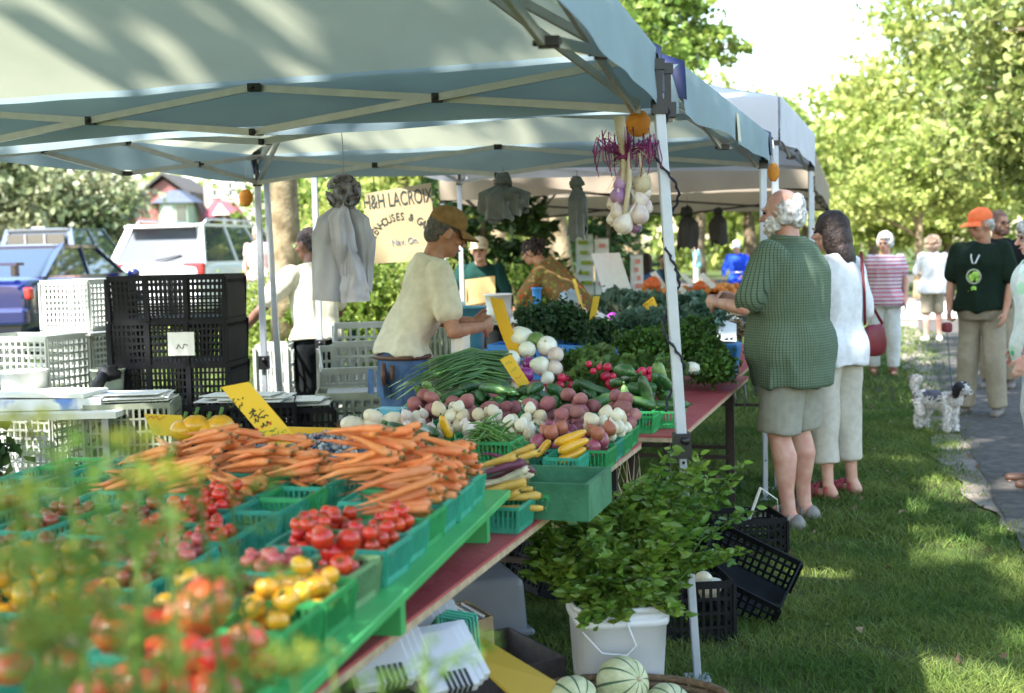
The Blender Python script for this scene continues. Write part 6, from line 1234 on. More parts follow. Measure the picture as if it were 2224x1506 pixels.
b.box((0, .17, .115), (.30, .42, .23), taper=1.08); o = b.build('body', clr, t); bv = o.modifiers.new('b', 'BEVEL'); bv.width = .03; bv.segments = 4; b = MB(); b.box((0, .17, .02), (.36, .48, .03)); o = b.build('rim', clr, t); bv = o.modifiers.new('b', 'BEVEL'); bv.width = .01; b = MB(); b.box((0, .17, .05), (.25, .36, .06)); b.build('contents', paper, t)
c = onz(985, 1400, .2); t = thing('open_box', 'small open brown box holding white punnets under the table', 'box', (c.x, c.y, .16), rot=(.1, -.1, .6)); b = MB()
for x, y, a, c_ in ((-.11, 0, .005, .16), (.11, 0, .005, .16), (0, -.08, .22, .005), (0, .08, .22, .005)): b.box((x, y, .07), (a, c_, .14))
b.box((0, 0, .003), (.22, .16, .005)); b.build('side', paper, t); b = MB()
for k in range(7): b.box((-.08+.026*k, 0, .09), (.01, .13, .11), Matrix.Rotation(.2, 4, 'Y'))
b.build('punnets', whb, t)
for k in range(4): c = at(965+k*7, 1405-k*5, 3.0+.015*k); o = bpy.data.objects.new('spare_basket', BM); COL.objects.link(o); o.location = c; o.rotation_euler = (.9, .3, .5); o.scale = (.7,)*3; tag(o, 'spare green basket in the nested stack among the cartons under the table', 'basket', 'spare baskets under the table')
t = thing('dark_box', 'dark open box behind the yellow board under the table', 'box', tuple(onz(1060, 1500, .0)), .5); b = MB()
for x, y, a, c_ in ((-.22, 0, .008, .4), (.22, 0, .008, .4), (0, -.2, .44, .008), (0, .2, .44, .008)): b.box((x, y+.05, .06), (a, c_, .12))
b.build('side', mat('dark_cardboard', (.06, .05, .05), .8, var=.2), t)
yb = mat('mustard_board', (.40, .25, .015), .6, var=.05, scale=5)
P = [at(1045, 1388, 3.25), at(1207, 1486, 3.1), at(1160, 1560, 2.95), at(1018, 1432, 3.1)]; b = MB(); n_ = (P[1]-P[0]).cross(P[3]-P[0]).normalized()*.006; b.add(P+[p-n_ for p in P], [(0, 1, 2, 3), (7, 6, 5, 4), (0, 4, 5, 1), (1, 5, 6, 2), (2, 6, 7, 3), (3, 7, 4, 0)], False); o = b.build('mustard_board', yb); tag(o, 'mustard yellow board leaning over the dark box in the foreground', 'board')
# bucket of basil, melons in a basket, black crates
pail = mat('white_pail_plastic', (.66, .68, .74), .4, var=.03, scale=5, spec=.5)
bc = onz(1336, 1500, 0); bc = Vector((.325, 4.02, 0)); t = thing('basil_pail', 'white square plastic pail packed with basil in front of the tent leg', 'pail', bc, .1)
b = MB(); n_ = 32; sq = lambda a, j: 1/(abs(math.cos(a))**6+abs(math.sin(a))**6)**(1/6)
b.lathe([(.001, .0), (.125, 0), (.132, .02), (.148, .30), (.156, .302), (.156, .325), (.150, .327), (.150, .345), (.159, .347), (.159, .365), (.146, .366), (.135, .05), (.001, .045)], n_, fn=sq); b.build('body', pail, t)
b = MB(); b.tube([(.0, -.165, .33), (.03, -.172, .25), (0, -.175, .22), (-.08, -.172, .23), (-.14, -.165, .3)], .003, 6); b.build('handle', pail, t)
tb_ = thing('basil_bush', 'big bushy bunch of fresh basil standing in the white pail', 'basil', (0, 0, 0)); g = np.random.default_rng(3); b = MB(); P_ = []; D_ = []; gg = random.Random(4)
for k in range(120):
    a = gg.uniform(0, 6.28); e = gg.random()**.5; s0 = bc+Vector((math.cos(a)*.1*e, math.sin(a)*.1*e, .3)); R_ = gg.uniform(.18, .37)*e+.03; hgt = .345-.11*e+gg.uniform(-.06, .08)+.10*max(0, math.cos(a-.6))
    tip = bc+Vector((math.cos(a)*R_*1.0, math.sin(a)*R_*.85, .3+hgt*(1-.55*e*gg.random()))); 
    if e > .8 and gg.random() < .35: tip.z = gg.uniform(.3, .5)
    if math.cos(a) > 0.1 and gg.random() < .35: tip += Vector((.12, .05, .12))
    mid = s0.lerp(tip, .55)+Vector((0, 0, .06)); b.tube([s0, mid, tip], [.0035, .003, .0015], 5)
    for q in range(19):
        u = .25+.75*q/18; p = s0.lerp(mid, u/.55) if u < .55 else mid.lerp(tip, (u-.55)/.45); ph = q*1.57
        for w_ in range(4 if u > .6 else 3): aa = ph+w_*1.57; dd = Vector((math.cos(aa), math.sin(aa), .25*(u-.4))); P_.append(p+dd*.028*(1.2-u*.5)+Vector((gg.gauss(0, .008), gg.gauss(0, .008), gg.gauss(0, .006)))); D_.append(dd)
b.build('stem', stem_g, tb_); P_ = np.array([tuple(p) for p in P_]); D_ = np.array([tuple(p) for p in D_]); leafmesh('leaves', P_, .021, basl, tb_, rs=2, dirs=D_, spread=.3, elong=1.8, fold=.3, shape='oval')
mel = mat('melon_rind', (.42, .46, .24), .6, col2=(.60, .60, .38), scale=22, bump=.7, bscale=45, detail=8)
def _mel(n, l, v):
    sp = n.new('ShaderNodeSeparateXYZ'); l.new(v, sp.inputs[0]); at_ = n.new('ShaderNodeMath'); at_.operation = 'ARCTAN2'; l.new(sp.outputs[1], at_.inputs[0]); l.new(sp.outputs[0], at_.inputs[1])
    m1 = n.new('ShaderNodeMath'); m1.operation = 'MULTIPLY'; m1.inputs[1].default_value = 10/(2*math.pi); l.new(at_.outputs[0], m1.inputs[0]); f = n.new('ShaderNodeMath'); f.operation = 'FRACT'; l.new(m1.outputs[0], f.inputs[0])
    c = n.new('ShaderNodeMath'); c.operation = 'LESS_THAN'; c.inputs[1].default_value = .17; l.new(f.outputs[0], c.inputs[0]); return c.outputs[0], (.06, .12, .06)
overlay(mel, _mel)
for i, (px, py, y, r, rr, nm) in enumerate([(1352, 1484, 3.72, .083, (1.15, .2, .6), 'largest netted melon with green stripes in front of the white pail'), (1246, 1525, 3.6, .078, (1.3, -.3, .4), 'netted melon at the lower left of the largest one'), (1450, 1540, 3.75, .08, (.9, .4, .1), 'netted melon cut off by the picture edge at the lower right')]):
    b = MB(); b.ell((0, 0, 0), (r, r, r*.95), 40, 20, fn=lambda v: 1-.035*(1-abs(math.sin(5*math.atan2(v.y, v.x))))*(1-v.z*v.z)); b.m = 1; b.tube([(0, 0, r*.9), (0, 0, r*1.04)], [.009, .007], 7); o = b.build('melon', [mel, stalk], None, at(px, py, y), rr); tag(o, nm, 'melon', 'netted melons')
t = thing('melon_basket', 'low woven basket under the netted melons at the bottom edge', 'basket', tuple(Vector((.30, 3.66, 0)))); b = MB(); wick = mat('wicker', (.16, .10, .055), .8, var=.3, scale=60, bump=.6, bscale=120)
for k in range(7): b.tube([(math.cos(a*.2618)*(.26+.012*k), math.sin(a*.2618)*(.15+.01*k), .012+.022*k) for a in range(25)], .012, 6, caps=False)
for k in range(24): a = k*.2618; b.tube([(math.cos(a)*.262, math.sin(a)*.152, 0), (math.cos(a)*.335, math.sin(a)*.212, .155)], .006, 5)
b.box((0, 0, .008), (.44, .24, .01)); b.build('weave', wick, t)
crate('black_crate', 'black crate lying tilted on the grass right of the front tent leg', tuple(at(1600, 1290, 5.05)), .36, .27, .19, crate_b, (.55, .42, -.35), 'black crates on the grass', nx=12, nz=4, n2=8, bar=.011)
crate('black_crate', 'black crate standing behind the tilted one near the old man\'s sandals', tuple(onz(1612, 1200, 0)), .36, .28, .18, crate_b, (0, 0, .1), 'black crates on the grass', nx=12, nz=4, n2=8, bar=.011)
crate('black_crate', 'black crate beside the pail, half hidden by basil', tuple(onz(1500, 1370, 0)), .26, .30, .22, crate_b, (0, 0, .1), 'black crates on the grass', nx=9, nz=4, n2=8, bar=.011)
crate('black_crate', 'black crate under the red table edge left of the basil', tuple(onz(1215, 1290, .0)), .40, .30, .24, crate_b, (.0, .35, .5), 'black crates on the grass', nx=12, nz=4, n2=8, bar=.011)
crate('black_crate', 'black crate tipped up behind the basil beside the table leg', tuple(onz(1400, 1190, .0)), .38, .28, .24, crate_b, (.5, -.4, .5), 'black crates on the grass', nx=12, nz=4, n2=8, bar=.011)
b = MB(); b.bar(at(1622, 1142, 6.15), at(1652, 1060, 6.1), .014, .01); b.bar(at(1652, 1060, 6.1), at(1688, 1085, 6.1), .005); b.bar(at(1688, 1085, 6.1), at(1690, 1110, 6.15), .004); o = b.build('crate_handle', trimw); tag(o, 'white wire handle sticking up from the black crate by the sandals', 'handle')
o.name = 'wire_stick'
# dry garlic stalks in the crate
b = MB(); g = random.Random(9); c0 = onz(1400, 1180, .15)
for k in range(34):
    a = c0+Vector((g.uniform(-.12, .1), g.uniform(-.1, .1), g.uniform(-.03, .06))); e = at(g.uniform(1300, 1400), g.uniform(985, 1120), a.y+g.uniform(-.1, .3)); mid = a.lerp(e, .5)+Vector((g.gauss(0, .03), 0, g.gauss(0, .03))); b.tube([a, mid, e], [.005, .004, .0015], 5)
o = b.build('dry_stalks', stalk); tag(o, 'tangle of dry garlic stalks sticking out of the black crate under the table', 'stalks')
tub('cream_bucket', 'cream bucket standing under the dark green tray', 1228, 1095, 4.5, .22, .26, mat('cream_plastic', (.6, .55, .48), .5, var=.05), .8, cat='bucket')
# onions in the low crate at right of the pail
for i, (px, py) in enumerate([(1528, 1262), (1545, 1275), (1538, 1285)]): put(T_onw[0], 'white_onion', at(px, py, 4.75), (1, .5, i), 1.5, 'pale onion in the crate beside the basil pail', 'onion', 'pale onions beside the pail')
# ================================================================ DILL in front of the lens
dillm = mat('dill_leaf', (.07, .16, .02), .6, col2=(.14, .24, .03), scale=8, isl=.25, transl=.5); dilly = mat('dill_flower', (.22, .25, .02), .6, var=.2, scale=20, isl=.2, transl=.5)
def dill(px, py, y, h, seed, label, nf=26, fl=1):
    base = at(px, 1560, y); top = at(px, py, y); t = thing('dill_bunch', label, 'dill', (0, 0, 0), group='dill stalks before the lens'); g = random.Random(seed); b = MB(); Pt = []; Dt = []
    st = Vector((top.x+g.uniform(-.06, .06), y+g.uniform(-.04, .04), .78)); b.tube([st, st.lerp(top, .5)+Vector((.01, 0, 0)), top], [.004, .0035, .0015], 6)
    for k in range(nf):
        u = .15+.85*k/nf; p = st.lerp(top, u); a = g.uniform(0, 6.28); L = g.uniform(.05, .11); d = Vector((math.cos(a), math.sin(a)*.7, g.uniform(-.1, .7))).normalized(); e = p+d*L; b.tube([p, p.lerp(e, .5)+Vector((0, 0, .006)), e], [.0014, .001, .0005], 4)
        for q in range(22): w_ = g.random(); c = p.lerp(e, w_); dd = Vector((g.gauss(0, 1), g.gauss(0, 1), g.gauss(0, 1))).normalized(); Pt.append(c+dd*.008); Dt.append(dd+d*.6)
    b.build('stem', dillm, t); leafmesh('fronds', np.array([tuple(p) for p in Pt]), .0034, dillm, t, rs=seed, dirs=np.array([tuple(p) for p in Dt]), spread=.2, elong=6, fold=.1)
    if fl and seed % 3 == 0:
        b = MB(); F_ = []
        for k in range(16): a = k*.39*2; r_ = .035*(.4+.6*(k % 3)/2); e = top+Vector((math.cos(a)*r_, math.sin(a)*r_, .02)); b.tube([top, e], [.0008, .0005], 3); F_ += [tuple(e+Vector((g.gauss(0, .004), g.gauss(0, .004), g.gauss(0, .003)))) for _ in range(14)]
        b.build('umbel_rays', dilly, t); leafmesh('flowers', np.array(F_), .0038, dilly, t, rs=seed, elong=1)
DL = [q for q in [(60, 960, .95), (150, 1010, 1.15), (215, 1070, .9), (300, 990, 1.15), (380, 1080, 1.05), (120, 1140, .8), (250, 1180, 1.0), (30, 1120, 1.0), (330, 1210, .85), (430, 1010, 1.3), (70, 1290, .75), (200, 1320, .8), (310, 1390, .8), (110, 1420, .7), (500, 1040, 1.35), (450, 1150, 1.25), (545, 1190, 1.3), (420, 1400, .85), (20, 1000, 1.2), (350, 1080, 1.0), (240, 1250, .78), (150, 1240, .95), (720, 1440, 1.15), (925, 1385, 1.25), (640, 1470, 1.0), (830, 1460, 1.15), (270, 930, 1.5), (470, 1330, 1.0), (560, 1400, .9)] if not (130 < q[0] < 600 and q[1] > 1120)]
for i, (px, py, y) in enumerate(DL): dill(px, py, y, 0, 300+i, 'blurred dill stalk with feathery leaves and yellow umbels before the lens', 15 if py < 1350 else 9)
t = thing('dill_pot', 'pot holding the dill stalks just below the picture at the near table end', 'pot', (-.42, .95, 0)); 
for q in range(1): b = MB(); b.lathe([(.001, .74), (.2, .74), (.24, .9), (.25, .9), (.235, .91), (.19, .76), (.001, .76)], 28); b.build('body', pail, t)
# ================================================================ PEOPLE
def skinm(n, c, c2): return mat(n, c, .5, col2=c2, scale=14, sss=.15, bump=.08, bscale=120, spec=.4)
sk_l = skinm('skin_light', (.52, .27, .19), (.60, .35, .26)); sk_t = skinm('skin_tanned', (.36, .17, .10), (.46, .24, .16)); sk_d = skinm('skin_dark', (.12, .055, .035), (.17, .08, .05)); sk_p = skinm('skin_pink', (.50, .24, .18), (.60, .36, .28))
def hairm(n, c, c2): return mat(n, c, .55, col2=c2, scale=40, bump=.8, bscale=70, isl=.2, detail=8, spec=.3)
h_w = hairm('hair_white', (.38, .36, .36), (.72, .70, .68)); h_g = hairm('hair_grey', (.25, .24, .23), (.5, .48, .45)); h_k = hairm('hair_dark', (.012, .008, .008), (.04, .025, .022)); h_b = hairm('hair_brown', (.10, .05, .035), (.20, .11, .07)); h_l = hairm('hair_auburn', (.32, .20, .14), (.52, .38, .28))
lipm = mat('lip', (.36, .10, .09), .4, var=.1); eyem = mat('eye_dark', (.02, .015, .015), .15, var=.1); leath = mat('brown_leather', (.10, .05, .03), .5, var=.2, scale=30); shoe = mat('shoe_grey', (.14, .12, .10), .7, var=.2, scale=30)
def fabric(n, c, var=.08, sc=25, **k): return mat(n, c, .85, var=var, scale=sc, bump=.35, bscale=14, spec=.15, **k)
V3 = Vector
def sm(t): t = max(0, min(1, t)); return t*t*(3-2*t)
def person(label, loc, yaw, H=1.75, skin=None, hair=None, fat=1.0, belly=0, lean=0, hyaw=0, hpitch=0, armL=None, armR=None, legs=None, top=None, topz=.86, sleeve=.45, bottom=None, botz=.1, shoes=None, vox=.009, hstyle='short', group=None, curlL=.5, curlR=.5, loose=1.0, neckz=1.47, sandal=False, seed=1, female=False, beard=False, detail=True, shz=1.0, legw=1.0):
    s = H/1.75; root = thing('person', label, 'person', loc, yaw, group); root.scale = (s, s, s)
    def Lp(p, f=1):
        p = V3(p); k = sm((p.z-.92)/.32)*f; a = math.radians(lean)*k
        if not a: return p
        c = V3((0, 0, .93)); d = p-c; return c+V3((d.x, d.y*math.cos(a)+d.z*math.sin(a), d.z*math.cos(a)-d.y*math.sin(a)))
    sw = .175*(.9 if female else 1)*(1+.35*(fat-1)); hc = Lp((0, .02, 1.635))
    HM = Matrix.Rotation(math.radians(hyaw), 4, 'Z') @ Matrix.Rotation(-math.radians(hpitch+lean*.6), 4, 'X')
    sh = {-1: Lp((-sw, -.01, 1.415)), 1: Lp((sw, -.01, 1.415))}
    dflt = {-1: ((-.235*(1+.3*(fat-1)), -.02, 1.14), (-.25, .05, .90)), 1: ((.235*(1+.3*(fat-1)), -.02, 1.14), (.25, .05, .90))}
    A = {-1: armL or dflt[-1], 1: armR or dflt[1]}; LG = legs or {-1: ((-.10, .02, .49), (-.11, -.02, .085), (-.13, .16)), 1: ((.10, .02, .49), (.11, -.02, .085), (.13, .16))}
    def torso(b, g, z0, z1, add=0, bl=1.0, flare=0):
        secs = [(.84, .155, .11, 0), (.90, .165, .118, 0), (.98, .158, .112, 0), (1.08, .138 if female else .146, .10, .0), (1.2, .148 if female else .160, .112, 0), (1.31, .162 if female else .172, .118, .005), (1.39, .165, .105, 0), (1.44, .13, .085, -.01), (1.475, .075, .07, -.01), (1.50, .06, .062, -.005)]
        pts = []; rr = []
        n_ = int((z1-z0)/.035)+1
        for i in range(n_+1):
            z = z0+(z1-z0)*i/n_; zz = max(.84, min(1.5, z))
            for j in range(len(secs)-1):
                if secs[j][0] <= zz <= secs[j+1][0]: t = (zz-secs[j][0])/(secs[j+1][0]-secs[j][0]); rx, ry, oy = [secs[j][q]*(1-t)+secs[j+1][q]*t for q in (1, 2, 3)]; break
            w_ = 1+(fat-1)*(1 if z < 1.36 else max(.2, 1-(z-1.36)*6)); bb = belly*math.exp(-((z-1.05)/.13)**2)
            fl_ = flare*sm((1.06-z)/.12); pts.append(Lp((0, oy+bb*.5, z))); rr.append((rx*w_*bl+add+fl_, (ry*w_)*bl+add+bb*.6+fl_))
        b.tube(pts, rr, 24, up=(0, 1, 0))
    def hand(b, wr, el, curl, side):
        d = (wr-el).normalized(); n_ = d.cross(V3((0, 0, 1))); 
        if n_.length < .2: n_ = V3((side, 0, 0))
        n_.normalize(); pn = V3((-side, 0, 0)); pn = (pn-d*pn.dot(d)); 
        if pn.length < .2: pn = V3((0, 0, -1)); pn = pn-d*pn.dot(d)
        pn.normalize(); wd = d.cross(pn).normalized()
        if wd.y < 0: wd = -wd
        M = Matrix((wd, pn, d)).transposed().to_4x4(); b.ell(wr+d*.045, (.040, .015, .055), 14, 10, M=M)
        for k, (o, L_) in enumerate(((.030, .070), (.010, .078), (-.011, .072), (-.030, .058))):
            p0 = wr+d*(.085-.006*abs(k-1.2))+wd*o; c1 = curl*(.55+.12*k); d1 = (d*math.cos(c1)+pn*math.sin(c1)); p1 = p0+d1*L_*.5; c2 = curl*(1.5+.15*k); d2 = d*math.cos(c2)+pn*math.sin(c2); p2 = p1+d2*L_*.5
            b.cap(p0-d*.02, p1, .0095, .0088, 8); b.cap(p1, p2, .0088, .0072, 8)
        t0 = wr+d*.03+wd*.034+pn*.004; t1 = t0+(d*.75+wd*.55+pn*.35).normalized()*.04; t2 = t1+(d*.9+wd*.1+pn*.5).normalized()*.03; b.cap(wr+d*.02+wd*.02, t1, .014, .0105, 8); b.cap(t1, t2, .0105, .0085, 8)
    # --- the body, one continuous surface
    b = MB(); torso(b, 0, .84, 1.5, -.014, .91)
    b.cap(Lp((0, -.012, 1.42)), hc+HM @ V3((0, -.02, -.07)), .062, .054, 16)
    for sd in (-1, 1):
        el, wr = V3(A[sd][0]), V3(A[sd][1]); b.cap(sh[sd], el, .050, .037, 14); b.cap(el, el.lerp(wr, .35), .038, .037, 14); b.cap(el.lerp(wr, .35), wr, .037, .024, 14)
        if detail: hand(b, wr, el, curlL if sd < 0 else curlR, sd)
        else: b.cap(wr, wr+(wr-el).normalized()*.12, .03, .02, 8)
        kn, an, to = V3(LG[sd][0]), V3(LG[sd][1]), LG[sd][2]; hp = V3((sd*.09, 0, .90)); b.cap(hp, kn, .077*legw, .055*legw, 16); b.cap(kn, kn.lerp(an, .3)+V3((0, -.018, 0)), .052*legw, .059*legw, 16); b.cap(kn.lerp(an, .3)+V3((0, -.018, 0)), kn.lerp(an, .72), .059*legw, .038*legw, 16); b.cap(kn.lerp(an, .72), an, .038*legw, .034*legw, 14); b.ell(an+V3((sd*.026, 0, .0)), (.014, .018, .018), 10, 8); b.ell(an-V3((sd*.026, 0, -.005)), (.013, .016, .016), 10, 8); b.ell(kn+V3((0, .035, 0)), (.034, .028, .04), 12, 8)
        heel = V3((an.x, an.y-.035, max(.036, an.z-.05))); toe = V3((to[0], to[1], heel.z-.008)); b.cap(heel, toe, .036, .030, 12, flat=.8); b.cap(an, heel, .036, .036, 10)
        for k in range(5): q = toe+V3((sd*(-.026+.0125*k), .024-.005*abs(k-.5), -.008)); b.cap(toe+V3((sd*(-.02+.01*k), 0, -.004)), q, .011, .0105-.0006*k, 6)
    hd = lambda c, r, **k: b.ell(hc+HM @ V3(c), r, 20, 14, M=HM, **k)
    hd((0, -.012, .012), (.077, .095, .103)); hd((0, .028, -.055), (.058, .062, .062)); hd((0, .068, -.085), (.026, .022, .022))
    hd((0, .088, .028), (.052, .012, .012)); b.cap(hc+HM @ V3((0, .088, .012)), hc+HM @ V3((0, .113, -.022)), .009, .0145, 8); hd((-.012, .102, -.026), (.009, .009, .007)); hd((.012, .102, -.026), (.009, .009, .007))
    for sd in (-1, 1): hd((sd*.079, -.008, -.008), (.009, .021, .034)); hd((sd*.052, .06, -.02), (.018, .022, .02))
    hd((0, .084, -.055), (.025, .015, .010)); b_ = remesh(b, 'body', skin, root, vox, 3, .5)
    def face():
        for sd in (-1, 1):
            e = MB(); e.ell((0, 0, 0), (.014, .007, .0075), 12, 8, M=HM); e.build('eye', eyem, root, hc+HM @ V3((sd*.031, .0845, .008))); e = MB(); e.tube([hc+HM @ V3((sd*.016, .098, .026)), hc+HM @ V3((sd*.034, .096, .033)), hc+HM @ V3((sd*.052, .082, .026))], [.003, .0045, .002], 6); e.build('eyebrow', hair if hair is not sk_l else h_g, root)
        e = MB(); e.tube([hc+HM @ V3((-.022, .089, -.057)), hc+HM @ V3((0, .1015, -.054)), hc+HM @ V3((.022, .089, -.057))], [.002, .0055, .002], 8); e.build('mouth', lipm, root)
    if detail: face()
    # --- clothes
    if top:
        b = MB(); torso(b, 0, topz, 1.485 if neckz > 1.46 else neckz, .016*loose, 1.0, .03 if fat < 1.3 else .016)
        if topz < .9: pass
        for sd in (-1, 1):
            el, wr = V3(A[sd][0]), V3(A[sd][1]); f = sleeve
            if f <= 1: e = sh[sd].lerp(el, f); r1 = (.050+(.037-.050)*f); b.cap(sh[sd], e, .066*loose**.5, (r1+.024*loose) if f < .9 else .048, 16); 
            else: b.cap(sh[sd], el, .064, .050, 14); b.cap(el, el.lerp(wr, f-1), .05, .036, 14)
            if f <= .9: d = (el-sh[sd]).normalized()
        remesh(b, 'shirt', top, root, max(vox, .010), 3, .5, (.0095*loose, (6.5, 6.5, 2.6), seed))
    if bottom:
        b = MB(); torso(b, 0, .84, 1.0, .015)
        for sd in (-1, 1):
            kn, an = V3(LG[sd][0]), V3(LG[sd][1]); hp = V3((sd*.092, 0, .88)); R1 = .101*legw**.5*(1+.3*max(0, fat-1))
            if botz > kn.z: t = (hp.z-botz)/(hp.z-kn.z); e = hp.lerp(kn, t); b.tube([hp+V3((0, 0, .06)), hp, hp.lerp(e, .5), e], [R1*.6, R1*.92, R1*.97, R1*.93], 18)
            else:
                t = (kn.z-botz)/(kn.z-an.z+1e-6); e = kn.lerp(an, min(1, t)); b.tube([hp+V3((0, 0, .06)), hp, hp.lerp(kn, .5), kn, kn.lerp(e, .5), e], [R1*.72, R1*.94, R1*.89, .084*loose**.3, .078, .076 if botz < .3 else .070], 18)
        remesh(b, 'shorts' if botz > .4 else 'trousers', bottom, root, max(vox, .010), 3, .5, (.007, (6, 6, 4), seed+5))
    if shoes:
        for sd in (-1, 1):
            an, to = V3(LG[sd][1]), LG[sd][2]; heel = V3((an.x, an.y-.035, .03)); toe = V3((to[0], to[1], .024)); b = MB()
            if sandal:
                d = (toe-heel).normalized(); b.tube([heel-d*.035+V3((0, 0, -.02)), heel+V3((0, 0, -.02)), toe+V3((0, 0, -.015)), toe+d*.05+V3((0, 0, -.014))], [(.032, .014), (.043, .015), (.050, .014), (.022, .010)], 14, up=(0, 0, 1)); x = d.cross(V3((0, 0, 1)))
                for u, hh in ((.12, .080), (.42, .082), (.62, .066), (.82, .050)): c = heel.lerp(toe, u); hh = hh-.012; b.tube([c+x*.046-V3((0, 0, .01)), c+x*.040+V3((0, 0, hh*.55)), c+V3((0, 0, hh)), c-x*.040+V3((0, 0, hh*.55)), c-x*.046-V3((0, 0, .01))], (.0105), 6)
                if shoes.name == 'sandal_grey': b.cap(heel.lerp(toe, .50)+V3((0, 0, .008)), heel.lerp(toe, .70)+V3((0, 0, .002)), .046, .044, 14, flat=.95); b.cap(heel+V3((0, -.012, .0)), heel+V3((0, -.006, .012)), .043, .042, 12)
                b.build('sandal', shoes, root)
            else: b.cap(heel+V3((0, -.005, .018)), heel+V3((0, .03, .03)), .045, .045, 12); b.cap(heel+V3((0, 0, .01)), toe+V3((0, .01, .012)), .044, .040, 14, flat=.8); b.cap(heel.lerp(an, .3), an+V3((0, 0, -.01)), .045, .046, 12); remesh(b, 'shoe', shoes, root, .010, 2, .5)
    hp_ = lambda c: hc+HM @ V3(c)
    def hair_blob(parts, nm='hair', m=None, amp=.012, sc=38):
        b = MB()
        for c, r in parts: b.ell(hp_(c), r, 20, 14, M=HM)
        return remesh(b, nm, m or hair, root, .008, 1, .4, (amp, (sc, sc, sc*.6), seed))
    if hstyle == 'short': hair_blob([((0, -.022, .028), (.082, .095, .097)), ((0, -.06, -.02), (.07, .052, .06))], amp=.004, sc=60)
    elif hstyle == 'balding': 
        hair_blob([((0, -.072, -.02), (.082, .045, .075)), ((-.062, -.035, -.01), (.032, .06, .062)), ((.062, -.035, -.01), (.032, .06, .062)), ((0, -.09, .03), (.05, .03, .05))], amp=.010, sc=44)
    elif hstyle == 'balding_short': hair_blob([((0, -.07, -.01), (.076, .038, .065)), ((-.06, -.035, .01), (.024, .055, .05)), ((.06, -.035, .01), (.024, .055, .05)), ((0, .03, .092), (.05, .04, .014))], amp=.006)
    elif hstyle == 'bob': hair_blob([((0, -.02, .035), (.092, .103, .10)), ((0, -.06, -.015), (.085, .06, .075)), ((-.065, 0, .0), (.028, .06, .06)), ((.065, 0, .0), (.028, .06, .06)), ((0, .05, .075), (.06, .045, .035))], amp=.014, sc=26)
    elif hstyle == 'curly': hair_blob([((0, -.02, .035), (.11, .115, .11)), ((0, -.06, -.02), (.105, .07, .09)), ((-.07, 0, -.01), (.04, .07, .08)), ((.07, 0, -.01), (.04, .07, .08))], amp=.03, sc=28)
    elif hstyle == 'bun': hair_blob([((0, -.022, .028), (.085, .10, .10)), ((0, -.12, .04), (.045, .045, .045))])
    elif hstyle == 'long':
        hair_blob([((0, -.02, .032), (.09, .106, .10)), ((0, -.07, -.05), (.088, .06, .11)), ((0, -.085, -.16), (.095, .05, .12)), ((0, -.085, -.28), (.085, .042, .12)), ((.0, -.08, -.40), (.078, .034, .11)), ((.0, -.078, -.48), (.055, .026, .08)), ((-.072, -.03, -.05), (.026, .055, .11)), ((.072, -.03, -.05), (.026, .055, .11))], amp=.004, sc=12)
    if beard: hair_blob([((0, .07, -.085), (.045, .035, .035)), ((-.05, .04, -.055), (.022, .04, .045)), ((.05, .04, -.055), (.022, .04, .045))], 'beard', beard, .01, 30)
    root['_'] = 0; del root['_']
    return root, hp_, HM, sh, A, Lp
def cap_hat(root, hp, HM, m, brim=1, label='cap', bm=None):
    b = MB(); prof = [(.088, .0), (.091, .02), (.089, .045), (.075, .08), (.045, .102), (.012, .110), (.001, .111)]; b.lathe([(r, z) for r, z in prof], 28, (0, 0, 0), HM, fn=lambda a, j: 1+.13*abs(math.sin(a))); 
    b.m = 1; b.ell(HM @ V3((0, 0, .111)), (.009, .009, .006), 8, 5)
    vs = []; N = 14
    def br(u, v): a = math.radians(-62+124*u); r = .085+.09*v*math.cos((u-.5)*2.2)**.6; return HM @ V3((math.sin(a)*r*.92, math.cos(a)*r*1.08+.0, .012-.018*v*v-.03*abs(u-.5)**2*4*v))
    b.m = 0; b.grid(br, N, 6); b.grid(lambda u, v: br(1-u, v)-HM @ V3((0, 0, .004)), N, 6)
    return b.build(label, [m, bm or m], root, hp((0, -.012, .035)))
# ---- fabrics with patterns
chk = fabric('green_check_cloth', (.105, .145, .095))
overlay(chk, lambda n, l, v: (lines(n, l, v, 2, .0135, .2), (.19, .25, .17))); 
def angl(n, l, v, N, wd):
    sp = n.new('ShaderNodeSeparateXYZ'); l.new(v, sp.inputs[0]); a = n.new('ShaderNodeMath'); a.operation = 'ARCTAN2'; l.new(sp.outputs[1], a.inputs[0]); l.new(sp.outputs[0], a.inputs[1])
    m1 = n.new('ShaderNodeMath'); m1.operation = 'MULTIPLY'; m1.inputs[1].default_value = N/6.2832; l.new(a.outputs[0], m1.inputs[0]); f = n.new('ShaderNodeMath'); f.operation = 'FRACT'; l.new(m1.outputs[0], f.inputs[0])
    c = n.new('ShaderNodeMath'); c.operation = 'LESS_THAN'; c.inputs[1].default_value = wd; l.new(f.outputs[0], c.inputs[0]); return c.outputs[0]
overlay(chk, lambda n, l, v: (angl(n, l, v, 100, .22), (.04, .075, .05)))
cream_t = fabric('cream_tee', (.66, .63, .50)); white_t = fabric('white_cotton', (.74, .74, .76)); whk = fabric('khaki_pale', (.52, .49, .42)); greyk = fabric('grey_khaki', (.30, .29, .24)); khaki = fabric('khaki_cloth', (.30, .26, .19)); dgr = fabric('dark_green_cotton', (.007, .017, .010)); dsw = fabric('dark_green_sweater', (.006, .035, .028)); blkc = fabric('black_cloth', (.008, .010, .011)); lin = fabric('white_linen', (.62, .64, .62)); royal = fabric('royal_blue_cloth', (.02, .07, .62)); cyn = fabric('cyan_cloth', (.25, .60, .68)); bl_s = fabric('mid_blue_cloth', (.05, .13, .32))
